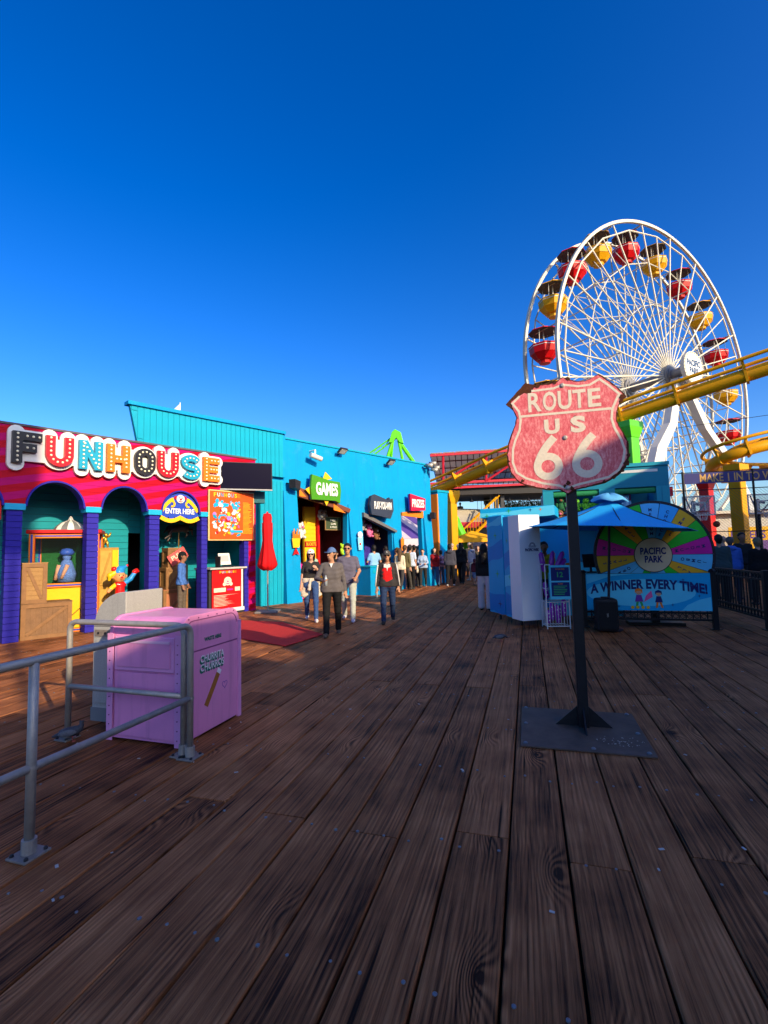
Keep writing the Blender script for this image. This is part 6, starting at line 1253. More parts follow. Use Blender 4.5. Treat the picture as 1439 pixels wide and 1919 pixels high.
o = MB().ball((0, 0, 0), .14, 14, 10).obj('basketball', mk('basketball orange', (.30, .07, .02), .6), smooth=True); o.location = (14.45, 20.9, 2.35); tag(o, 'basketball in mid-air inside the netted cage', 'ball')
# overhead cable
o = MB().tube([(12, 44, 11.2), (20, 40, 10.6), (30, 34, 10.8)], .02, 5).obj('overhead_cable', M_dsteel); tag(o, 'thin dark cable crossing the sky by the wheel', 'cable')
# yellow canopy stub behind prize booth
o = MB().box(0, 2.2, 0, 1, 2.9, 3.3).obj('yellow_awning', M_cy, fix=False, bev=.05); o.location = (11.0, 22.5, 0); tag(o, 'yellow awning edge behind the prize booth', 'awning')
# low pier-end buildings closing the horizon
for i, (x, y, w_, h_, m) in enumerate(((-30, 62, 26, 5, 'taupe wall'), (-2, 56, 18, 3.2, 'taupe wall'), (18, 60, 30, 4.0, 'grey white wall'), (44, 40, 14, 5, 'grey white wall'))):
    e = empty('pier_shed', (x, y, 0), R((3, -4, 5, -20)[i]), 'low pier shed on the far edge of the deck, number %s from the left' % ('one', 'two', 'three', 'four')[i] if False else ('long low shed at the far left end of the pier behind the blue wall', 'low brown shed behind the tent at the pier end', 'pale shed beyond the legs of the wheel', 'pale shed at the far right edge of the pier')[i], 'building'); part('wall', MATS[m], e, 0, w_, 0, 6, 0, h_); part('roof', MATS['pale roof'], e, -.3, w_+.3, -.3, 6.3, h_+.002, h_+.25)
# ================================================================ PEOPLE (distance-field bodies meshed with surface nets)
class Sdf:
    def __init__(s): s.p = []; s.clip = []
    def cap(s, a, b, ra, rb=None, k=.03, sy=1., sx=1.): s.p.append((np.array(a, float), np.array(b, float), ra, ra if rb is None else rb, k, sx, sy)); return s
    def mesh(s, res, fold=0., ph=0.):
        lo = np.min([np.minimum(a, b)-max(ra, rb)*1.15 for a, b, ra, rb, *_ in s.p], 0)-2.5*res; hi = np.max([np.maximum(a, b)+max(ra, rb)*1.15 for a, b, ra, rb, *_ in s.p], 0)+2.5*res
        n = np.ceil((hi-lo)/res).astype(int)+1; D = np.full(n, 9., np.float32); ax = [lo[i]+res*np.arange(n[i]) for i in range(3)]
        for a, b, ra, rb, k, sx, sy in s.p:
            m = max(ra, rb)*max(1, sx, sy)+k+2*res; i0 = np.maximum(np.floor((np.minimum(a, b)-m-lo)/res).astype(int), 0); i1 = np.minimum(np.ceil((np.maximum(a, b)+m-lo)/res).astype(int)+1, n)
            X = ax[0][i0[0]:i1[0], None, None]; Y = ax[1][None, i0[1]:i1[1], None]; Z = ax[2][None, None, i0[2]:i1[2]]
            px, py, pz = (X-a[0])/sx, (Y-a[1])/sy, Z-a[2]; d = np.array([(b[0]-a[0])/sx, (b[1]-a[1])/sy, b[2]-a[2]]); L = max(float(d@d), 1e-9)
            t = np.clip((px*d[0]+py*d[1]+pz*d[2])/L, 0, 1); q = np.sqrt((px-t*d[0])**2+(py-t*d[1])**2+(pz-t*d[2])**2)-(ra+(rb-ra)*t); q = q*min(1., sx, sy)
            sub = D[i0[0]:i1[0], i0[1]:i1[1], i0[2]:i1[2]]; h = np.clip(.5+.5*(sub-q)/k, 0, 1); D[i0[0]:i1[0], i0[1]:i1[1], i0[2]:i1[2]] = sub*(1-h)+q*h-k*h*(1-h)
        if fold:
            X, Y, Z = ax[0][:, None, None], ax[1][None, :, None], ax[2][None, None, :]
            D += fold*(np.sin(X*38+Z*23+ph)*np.sin(Z*41-Y*30+ph*2)+.6*np.sin(Z*75+X*20*np.sin(ph)+Y*33))
        for nrm, c in s.clip:
            D = np.maximum(D, (ax[0][:, None, None]*nrm[0]+ax[1][None, :, None]*nrm[1]+ax[2][None, None, :]*nrm[2]-c).astype(np.float32))
        S = D < 0
        c8 = [S[i:n[0]-1+i, j:n[1]-1+j, k:n[2]-1+k] for i in (0, 1) for j in (0, 1) for k in (0, 1)]; v8 = [D[i:n[0]-1+i, j:n[1]-1+j, k:n[2]-1+k] for i in (0, 1) for j in (0, 1) for k in (0, 1)]
        cnt = sum(c.astype(np.int8) for c in c8); mask = (cnt > 0) & (cnt < 8); I = np.argwhere(mask); idx = np.full(mask.shape, -1, np.int64); idx[mask] = np.arange(len(I)); acc = np.zeros((len(I), 3)); num = np.zeros(len(I))
        cor = [(i, j, k) for i in (0, 1) for j in (0, 1) for k in (0, 1)]; vv = [v[mask] for v in v8]
        for a_ in range(8):
            for b_ in range(a_+1, 8):
                if sum(abs(cor[a_][q]-cor[b_][q]) for q in range(3)) != 1: continue
                x = (vv[a_] < 0) != (vv[b_] < 0); t = np.where(x, vv[a_]/np.where(x, vv[a_]-vv[b_], 1), 0)
                for q in range(3): acc[:, q] += np.where(x, cor[a_][q]+t*(cor[b_][q]-cor[a_][q]), 0)
                num += x
        V = lo+res*(I+acc/np.maximum(num, 1)[:, None]); F = []
        for axn in range(3):
            u, w_ = [(1, 2), (2, 0), (0, 1)][axn]; A = np.moveaxis(S, axn, 0); e = A[:-1] != A[1:]; E_ = np.argwhere(np.moveaxis(e, 0, axn)); E_ = E_[(E_[:, u] > 0) & (E_[:, w_] > 0) & (E_[:, u] < n[u]-1) & (E_[:, w_] < n[w_]-1)]
            if len(E_) == 0: continue
            du = np.zeros(3, int); du[u] = 1; dw = np.zeros(3, int); dw[w_] = 1
            q4 = [idx[tuple((E_-x).T)] for x in (du*0, du, du+dw, dw)]; ins = S[tuple(E_.T)]
            Q = np.stack(q4, 1); Q[~ins] = Q[~ins][:, ::-1]; F.append(Q)
        return V, np.concatenate(F) if F else np.zeros((0, 4), int)
    def obj(s, name, mat, parent, res, fold=0., ph=0.):
        V_, F_ = s.mesh(res, fold, ph); me = bpy.data.meshes.new(name); me.from_pydata(V_.tolist(), [], F_[:, ::-1].tolist()); me.materials.append(mat); me.polygons.foreach_set('use_smooth', [True]*len(me.polygons)); me.update()
        return link(name, me, parent)
SKIN = {'light': (.56, .30, .20), 'tan': (.44, .22, .13), 'brown': (.26, .12, .07), 'pale': (.62, .38, .28)}
def cloth(c, r=.85): return mk('cloth %.2f %.2f %.2f' % c, c, r, var=.14, vs=12, bump=.25, bs=90, spec=.2)
def vdir(*d): v = np.array(d, float); return v/np.linalg.norm(v)
def rotz_(v, a): c, s = math.cos(a), math.sin(a); return np.array([v[0]*c-v[1]*s, v[0]*s+v[1]*c, v[2]])
DN = ((.13, -.03, -1), (.05, .12, -1))
def person(label, x, y, az, H, top, bottom, shoes=(.05, .05, .05), skin='tan', hair=((.012, .010, .010), 'short'), cap=None, glasses=False, armL=DN, armR=DN, legL=(14, 4), legR=(-12, 14), sleeve='long', hem=.90, leg='long', wide=1., fem=False, res=.022, turn=0., lean=0., extra=None, group='people on the boardwalk', z0=0., stout=1., hood=False, open_jacket=None, cut=None):
    e = empty('person', (x, y, z0), -R(az), label, 'person', group); k = H/1.75
    sw = (.150 if fem else .172)*k; hw = .098*k; B = Sdf(); T = Sdf(); Lw = Sdf()
    fine = res < .016
    hip = np.array([0, 0, .93*k])
    legs = []
    for sx, (th, kn) in ((-1, legL), (1, legR)):
        h0 = hip+np.array([sx*hw, 0, -.02*k]); d1 = vdir(sx*.03, math.sin(R(th)), -math.cos(R(th))); kn_ = h0+d1*.425*k; d2 = vdir(sx*.0, math.sin(R(th-kn)), -math.cos(R(th-kn))); an = kn_+d2*.40*k; legs.append((sx, h0, kn_, an, th-kn))
    dz = min(an[2] for *_, an, _ in legs)-.085*k
    sh = np.array([0, 0, -dz])
    hip = hip+sh; legs = [(sx, a+sh, b+sh, c+sh, t) for sx, a, b, c, t in legs]
    ls = lambda p: np.array([p[0], p[1]+(p[2]-hip[2])*math.sin(R(lean))*1.0, p[2]])   # forward lean
    def TP(px, py, pz): return ls(np.array([px*k, py*k, pz*k])+sh)
    st = stout
    cw = .055 if fem else .072
    tor = [((-.078, 0, .955), (.078, 0, .955), .100*st, .75), ((-cw+.01, 0, 1.08), (cw-.01, 0, 1.08), (.080 if fem else .092)*st, .78), ((-cw, .012, 1.22), (cw, .012, 1.22), .098*st, .82), ((-cw-.005, .0, 1.34), (cw+.005, .0, 1.34), .088*st, .8), ((-sw/k+.04, -.005, 1.412), (sw/k-.04, -.005, 1.412), .046, .95)]
    for a, b, r, sy in tor: B.cap(TP(*a), TP(*b), r*k, k=.05, sy=sy)
    if fem:
        for sx in (-1, 1): B.cap(TP(sx*.075, .07, 1.27), TP(sx*.075, .08, 1.265), .062*k, k=.03)
    B.cap(TP(0, -.01, 1.42), TP(0, .012, 1.53), .058*k, .05*k, k=.04)
    Ht = R(turn); C = TP(0, .02, 1.635); hp = lambda px, py, pz: C+rotz_(np.array([px, py, pz])*k*1.05, Ht)
    B.cap(hp(0, -.018, .03), hp(0, -.012, .032), .089*k, k=.02, sx=.88); B.cap(hp(0, .02, -.005), hp(0, .034, -.075), .074*k, .05*k, k=.03, sx=.92)
    B.cap(hp(0, .085, .012), hp(0, .103, -.022), .011*k, .016*k, k=.012); B.cap(hp(-.02, .078, -.062), hp(.02, .078, -.062), .012*k, k=.012)
    for sx in (-1, 1): B.cap(hp(sx*.079, -.01, -.005), hp(sx*.083, -.018, .02), .014*k, k=.01, sy=1.3)
    hands = []; A_ = []
    for sx, (u, f) in ((-1, armL), (1, armR)):
        s0 = TP(sx*sw/k, -.005, 1.405); du = vdir(sx*u[0], u[1], u[2]); el = s0+du*.285*k; df = vdir(sx*f[0], f[1], f[2]); wr = el+df*.245*k
        B.cap(s0, el, .048*k*st, .040*k, k=.025); B.cap(el, wr, .042*k, .029*k, k=.02)
        side = np.array([-sx, 0, 0.])*.75+np.array([0, .66, 0]); side = side-df*(side@df); side /= np.linalg.norm(side)+1e-9; pn = np.cross(df, side)
        pm = wr+df*.055*k; B.cap(wr, wr+df*.085*k, .030*k, .036*k, k=.02); hands.append((wr+df*.10*k, df, side, sx))
        for i, (o_, ln) in enumerate(((-.027, .062), (-.009, .075), (.009, .078), (.026, .068))):
            b0 = wr+df*.085*k+side*o_*k; kn1 = b0+(df*.9+pn*sx*.35)*ln*.55*k; B.cap(b0, kn1, .0105*k, k=.006); B.cap(kn1, kn1+(df*.6+pn*sx*.75)*ln*.5*k, .0095*k, .008*k, k=.004)
        t0 = wr+df*.03*k+side*.026*k; t1 = t0+(df*.6+side*.75)*.045*k; B.cap(t0, t1, .012*k, k=.01); B.cap(t1, t1+(df*.85+side*.3)*.035*k, .011*k, .009*k, k=.005)
        # sleeves
        if sleeve == 'long': A_.append((s0, el, .057*k*st, .050*k)); A_.append((el, wr-df*.01*k, .049*k, .038*k))
        elif sleeve == 'short': A_.append((s0, s0+du*.19*k, .060*k*st, .060*k))
    for sx, h0, kn_, an, tilt in legs:
        B.cap(h0, kn_, .082*k*st, .056*k, k=.05); B.cap(kn_, an, .054*k, .037*k, k=.03)
        fd = np.array([sx*.10, math.cos(R(max(-30, min(0, tilt)))), math.sin(R(max(-45, min(20, -0 if tilt > -8 else tilt))))*1.]); fd /= np.linalg.norm(fd)
        B.cap(an+np.array([0, -.03*k, -.045*k]), an+fd*.12*k+np.array([0, 0, -.055*k]), .034*k, .028*k, k=.03)
        S_ = Sdf(); S_.cap(an+np.array([0, -.045*k, -.045*k]), an+fd*.10*k+np.array([0, 0, -.048*k]), .045*k, .042*k, k=.02); S_.cap(an+fd*.10*k+np.array([0, 0, -.05*k]), an+fd*.16*k+np.array([0, 0, -.056*k]), .042*k, .032*k, k=.02)
        S_.clip.append(((0, 0, -1), -(an[2]-.085*k))); S_.obj('shoe', cloth(shoes, .6), e, res*.8)
        we = .06*wide; Lw.cap(h0, kn_, (.094)*k*st, .064*k*(.5+.5*wide), k=.05); end = an if leg == 'long' else kn_*.75+an*.25
        if leg == 'long': Lw.cap(kn_, an+np.array([0, -.01, .0]), .062*k*(.5+.5*wide), .052*k*wide, k=.03)
        elif leg == 'short': pass
    body = B.obj('body', mk('skin %s' % skin, SKIN[skin], .5, var=.08, vs=20), e, res)
    for a, b, r, sy in tor: T.cap(TP(*a), TP(*b), (r+.014)*k, k=.06, sy=sy)
    if fem:
        for sx in (-1, 1): T.cap(TP(sx*.075, .07, 1.27), TP(sx*.075, .08, 1.265), .074*k, k=.04)
    T.cap(TP(-.082, 0, hem+.01), TP(.082, 0, hem+.01), .124*k*st, k=.07, sy=.80)
    T.cap(TP(-.078, 0, .97), TP(.078, 0, .97), .120*k*st, k=.06, sy=.80) if hem < .97 else None
    for a, b, ra, rb in A_: T.cap(a, b, ra, rb, k=.012)
    T.clip.append(((0, 0, -1), -(hem*k-dz))); T.clip.append(((0, .35, .94), (TP(0, 0, 1.475)[2]*.94+TP(0, 0, 1.475)[1]*.35)))
    tp = T.obj('top', cloth(top), e, res, .0035 if fine else .003, az)
    Lw.cap(TP(-.075, 0, .96), TP(.075, 0, .96), .110*k*st, k=.05, sy=.78); Lw.cap(TP(-.065, 0, 1.03), TP(.065, 0, 1.03), .098*k*st, k=.05, sy=.78)
    Lw.clip.append(((0, 0, 1), (1.045*k-dz))); Lw.clip.append(((0, 0, -1), -.035*k)); Lw.obj('trousers' if leg == 'long' else 'shorts', cloth(bottom), e, res, .003, az*2)
    hc, ht = hair
    if ht != 'none':
        Hs = Sdf(); Hs.cap(hp(0, -.022, .036), hp(0, -.016, .040), .1*k, k=.02, sx=.9); Hs.cap(hp(0, -.05, -.01), hp(0, -.045, -.05), .07*k, .06*k, k=.03)
        nr = rotz_(np.array([0, .82, -.57]), Ht); c0 = nr @ hp(0, .045, .045)
        if ht == 'long':
            Hs.cap(hp(0, -.06, -.02), hp(0, -.10, -.34), .085*k, .055*k, k=.04, sx=1.15); [Hs.cap(hp(sx*.07, -.02, .0), hp(sx*.085, .0, -.24), .032*k, .022*k, k=.03) for sx in (-1, 1)]
            nr = rotz_(np.array([0, .95, -.30]), Ht); c0 = nr @ hp(0, .035, .05)
        Hs.clip.append((tuple(nr), c0)); Hs.obj('hair', mk('hair %.2f %.2f' % hc[:2], hc, .55, var=.4, vs=30, bump=.5, bs=80), e, res*.85, .003, az)
    if cap:
        Cs = Sdf(); Cs.cap(hp(0, -.020, .040), hp(0, -.012, .044), .1015*k, k=.02, sx=.91); Cs.clip.append(((0, 0, -1), -(C[2]+.038*k))); c_ = Cs.obj('cap', cloth(cap), e, res*.8)
        Br = Sdf(); Br.cap(hp(-.035, .085, .043), hp(.035, .085, .043), .05*k, k=.01); Br.cap(hp(-.02, .125, .036), hp(.02, .125, .036), .04*k, k=.03); Br.clip += [((0, 0, 1), C[2]+.052*k), ((0, 0, -1), -(C[2]+.034*k))]; Br.obj('brim', cloth(cap), c_, res*.6)
    mb = MB()
    if glasses:
        for sx in (-1, 1): p = hp(sx*.036, .088, .012); mb.ball(p, (.030*k, .012*k, .021*k), 10, 6)
        a, b = hp(-.082, -.01, .018), hp(-.05, .085, .018); mb.cyl(a, b, .004, n=5); a, b = hp(.082, -.01, .018), hp(.05, .085, .018); mb.cyl(a, b, .004, n=5); mb.cyl(hp(-.02, .098, .016), hp(.02, .098, .016), .004, n=5); mb.obj('sunglasses', mk('black lens', (.008, .008, .009), .15, var=0), e, smooth=True)
    elif fine:
        for sx in (-1, 1): mb.ball(hp(sx*.034, .082, .012), (.013*k, .008*k, .008*k), 8, 5)
        mb.obj('eyes', M_black, e, smooth=True)
    if hood:
        Hd = Sdf(); Hd.cap(TP(-.05, -.07, 1.45), TP(.05, -.07, 1.45), .075*k, k=.04); Hd.cap(TP(-.08, -.02, 1.46), TP(.08, -.02, 1.46), .06*k, k=.04); Hd.obj('hood', cloth(top), e, res, .003)
    e['_k'] = k
    info = dict(hands=hands, TP=TP, hp=hp, k=k, C=C, sh=sh, dz=dz, legs=legs, e=e, top=tp)
    if extra: extra(info)
    del e['_k']
    return info
WALK1 = dict(legL=(20, 3), legR=(-16, 16)); WALK2 = dict(legL=(-15, 18), legR=(20, 3)); STAND = dict(legL=(2, 0), legR=(-2, 1))
def rz2(v, a): return v
# ---- four people in front, walking towards the viewer
def ex_woman(i):
    TP, e = i['TP'], i['e']; S_ = Sdf()
    for sx in (-1, 1): S_.cap(TP(sx*.10, .0, 1.03), TP(sx*.17, .02, .68), .07*i['k'], .085*i['k'], k=.05, sy=.5)
    S_.cap(TP(-.12, 0, 1.03), TP(.12, 0, 1.03), .115*i['k'], k=.05, sy=.85); S_.cap(TP(0, -.10, 1.0), TP(0, -.12, .68), .12*i['k'], .15*i['k'], k=.05, sy=.4); S_.cap(TP(.02, .11, 1.02), TP(.05, .13, .80), .03*i['k'], .045*i['k'], k=.03)
    S_.clip.append(((0, 0, 1), TP(0, 0, 1.075)[2])); S_.obj('tied_jacket', cloth((.50, .44, .36)), e, .012, .006, 1.)
    h = i['hp']; mb = MB(); p = h(0, .098, .085); mb.poly([(-.02, 0), (.0, -.02), (.02, 0), (.01, .012), (0, .004), (-.01, .012)], -.002, .002); o = mb.obj('cap_badge', M_red, e); o.location = p; o.rotation_euler.z = math.pi
person('woman in white cap, sunglasses and black tee with a pale jacket round her waist', -1.76, 11.42, 172, 1.68, (.028, .026, .026), (.035, .075, .20), shoes=(.62, .58, .60), skin='light', hair=((.012, .010, .010), 'long'), cap=(.72, .70, .70), glasses=True, armL=((.35, .30, -.85), (-.45, .75, .55)), armR=((.22, .0, -1), (.12, .15, -1)), sleeve='short', hem=1.08, fem=True, res=.0115, extra=ex_woman, legL=(16, 4), legR=(-14, 16))
def ex_grey(i):
    w, d, s_, sx = i['hands'][1]; MB().lathe([(0, -.09), (.030, -.09), (.032, .05), (.014, .085), (.014, .11), (0, .11)], 12).obj('bottle', mk('clear bottle', (.30, .34, .38), .15, var=.1), i['e'], smooth=True, loc=tuple(w))
    TP = i['TP']; MB().poly([(-.035, .0), (.035, .0), (.0, -.085)], -.004, .004).obj('collar', cloth((.70, .70, .68)), i['e'], loc=tuple(TP(0, .098, 1.455)))
    T2 = Sdf()
person('man in a blue cap and grey pullover holding a bottle, nearest of the walkers', -1.06, 9.50, 176, 1.70, (.115, .10, .10), (.010, .010, .011), shoes=(.10, .075, .055), skin='tan', cap=(.10, .17, .33), armR=((.45, .10, -.85), (-.55, .75, -.10)), armL=((.24, -.05, -1), (.12, .1, -1)), hem=.88, res=.0115, turn=-38, stout=1.08, extra=ex_grey, wide=1.15, legL=(-12, 10), legR=(16, 3))
person('man in a purple-grey tee, sunglasses and pale trousers behind the grey pullover', -.88, 11.30, 180, 1.80, (.115, .105, .15), (.40, .42, .38), shoes=(.58, .54, .62), skin='tan', glasses=True, sleeve='short', armL=((.30, -.02, -.95), (-.25, .75, -.55)), armR=((.22, -.1, -1), (.10, .2, -1)), hem=.86, res=.0125, stout=1.14, legL=(15, 4), legR=(-14, 14), wide=1.1)
def ex_red(i):
    TP, e, k = i['TP'], i['e'], i['k']; S_ = Sdf()
    for z, r in ((.94, .112), (1.08, .110), (1.22, .116), (1.34, .104)): S_.cap(TP(-.040, .026, z), TP(.040, .026, z), r*k, k=.05, sy=.80)
    S_.clip += [((0, -1, 0), -TP(0, .045, 1.2)[1]), ((0, 0, -1), -TP(0, 0, .89)[2]), ((0, .4, .92), .4*TP(0, 0, 1.44)[1]+.92*TP(0, 0, 1.46)[2])]
    for sx in (-1, 1): S_.clip.append(((sx*1., -.35, 0), .098*k))
    S_.obj('polo_shirt', cloth((.60, .010, .012)), e, .010, .002, 2.)
    for sx, (w, d, s_, q) in zip((-1, 1), i['hands']):
        s0 = TP(sx*.172, -.005, 1.41); MB().tube([s0+np.array([sx*.050, .03, .02]), s0+(w-s0)*.45+np.array([sx*.052, .03, 0]), s0+(w-s0)*.80+np.array([sx*.042, .03, 0])], .016, 6).obj('sleeve_stripe', cloth((.62, .58, .54)), e, smooth=True)
    MB().poly([(-.07, .02), (-.02, .03), (.0, .0), (.02, .03), (.07, .02), (.075, -.05), (.015, -.06), (0, -.14), (-.015, -.06), (-.075, -.05)], -.004, .004).obj('collar', cloth((.72, .68, .66)), e, loc=tuple(TP(0, .122, 1.42)))
    w = i['hands'][1][0]; MB().lathe([(0, -.10), (.026, -.10), (.028, .02), (.012, .05), (0, .05)], 10).obj('bottle', MATS['clear bottle'], e, smooth=True, loc=tuple(w+np.array([0, 0, -.03])))
    h = i['hp']; o = MB().poly([(-.018, 0), (.018, 0), (0, .022)], -.002, .002).obj('cap_badge', M_white, e); o.location = h(0, .096, .085); o.rotation_euler.z = math.pi
person('walker in a red polo, dark jacket with pale sleeve stripes and grey cap', .04, 10.80, 181, 1.60, (.035, .030, .030), (.018, .035, .09), shoes=(.025, .025, .03), skin='tan', cap=(.075, .068, .066), glasses=True, armL=((.22, .0, -1), (.10, .12, -1)), armR=((.22, .0, -1), (.10, .12, -1)), hem=.90, res=.0115, stout=1.06, wide=1.12, extra=ex_red, legL=(-10, 22), legR=(12, 3))
# ---- man in the archway
ab = W1 + Matrix.Rotation(azr(A1), 3, 'Z') @ Vector((3.42, .20, 0))
def ex_blue(i):
    TP, e, k = i['TP'], i['e'], i['k']; MB().box(-.07, .07, -.012, .012, 0, .46).obj('open_front', cloth((.02, .02, .025)), e, loc=tuple(TP(0, .12, .93)), fix=False)
person('man in a blue jacket and black cap standing in the third arch', ab.x, ab.y, 80, 1.68, (.06, .15, .42), (.11, .085, .065), shoes=(.04, .03, .03), skin='brown', cap=(.012, .012, .013), armL=((.15, .05, -1), (.0, .35, -.9)), armR=((.15, -.02, -1), (.05, .3, -.9)), hem=.90, res=.0135, stout=1.15, extra=ex_blue, **STAND)
# ---- crowd further along: label, x, y, az, H, top, bottom, options
def pack(col):
    def f(i):
        TP, e, k = i['TP'], i['e'], i['k']; S_ = Sdf(); S_.cap(TP(-.07, -.17, 1.34), TP(.07, -.17, 1.34), .09*k, k=.05); S_.cap(TP(-.08, -.18, 1.12), TP(.08, -.18, 1.12), .10*k, k=.05); S_.obj('backpack', cloth(col), e, .022)
    return f
def tote(col):
    def f(i):
        TP, e, k = i['TP'], i['e'], i['k']; S_ = Sdf(); S_.cap(TP(.26, .05, .92), TP(.26, .05, .78), .10*k, .11*k, k=.04, sx=.6); S_.obj('shoulder_bag', cloth(col), e, .022); MB().tube([TP(.16, .0, 1.43), TP(.27, .08, 1.0)], .012, 5).obj('strap', cloth(col), e)
    return f
bk_ = ((.012, .010, .010), 'short'); bl_ = ((.014, .011, .010), 'long'); br_ = ((.06, .03, .018), 'long'); gy = ((.35, .34, .33), 'short'); BENT = ((.25, .25, -.9), (-.35, .8, -.15))
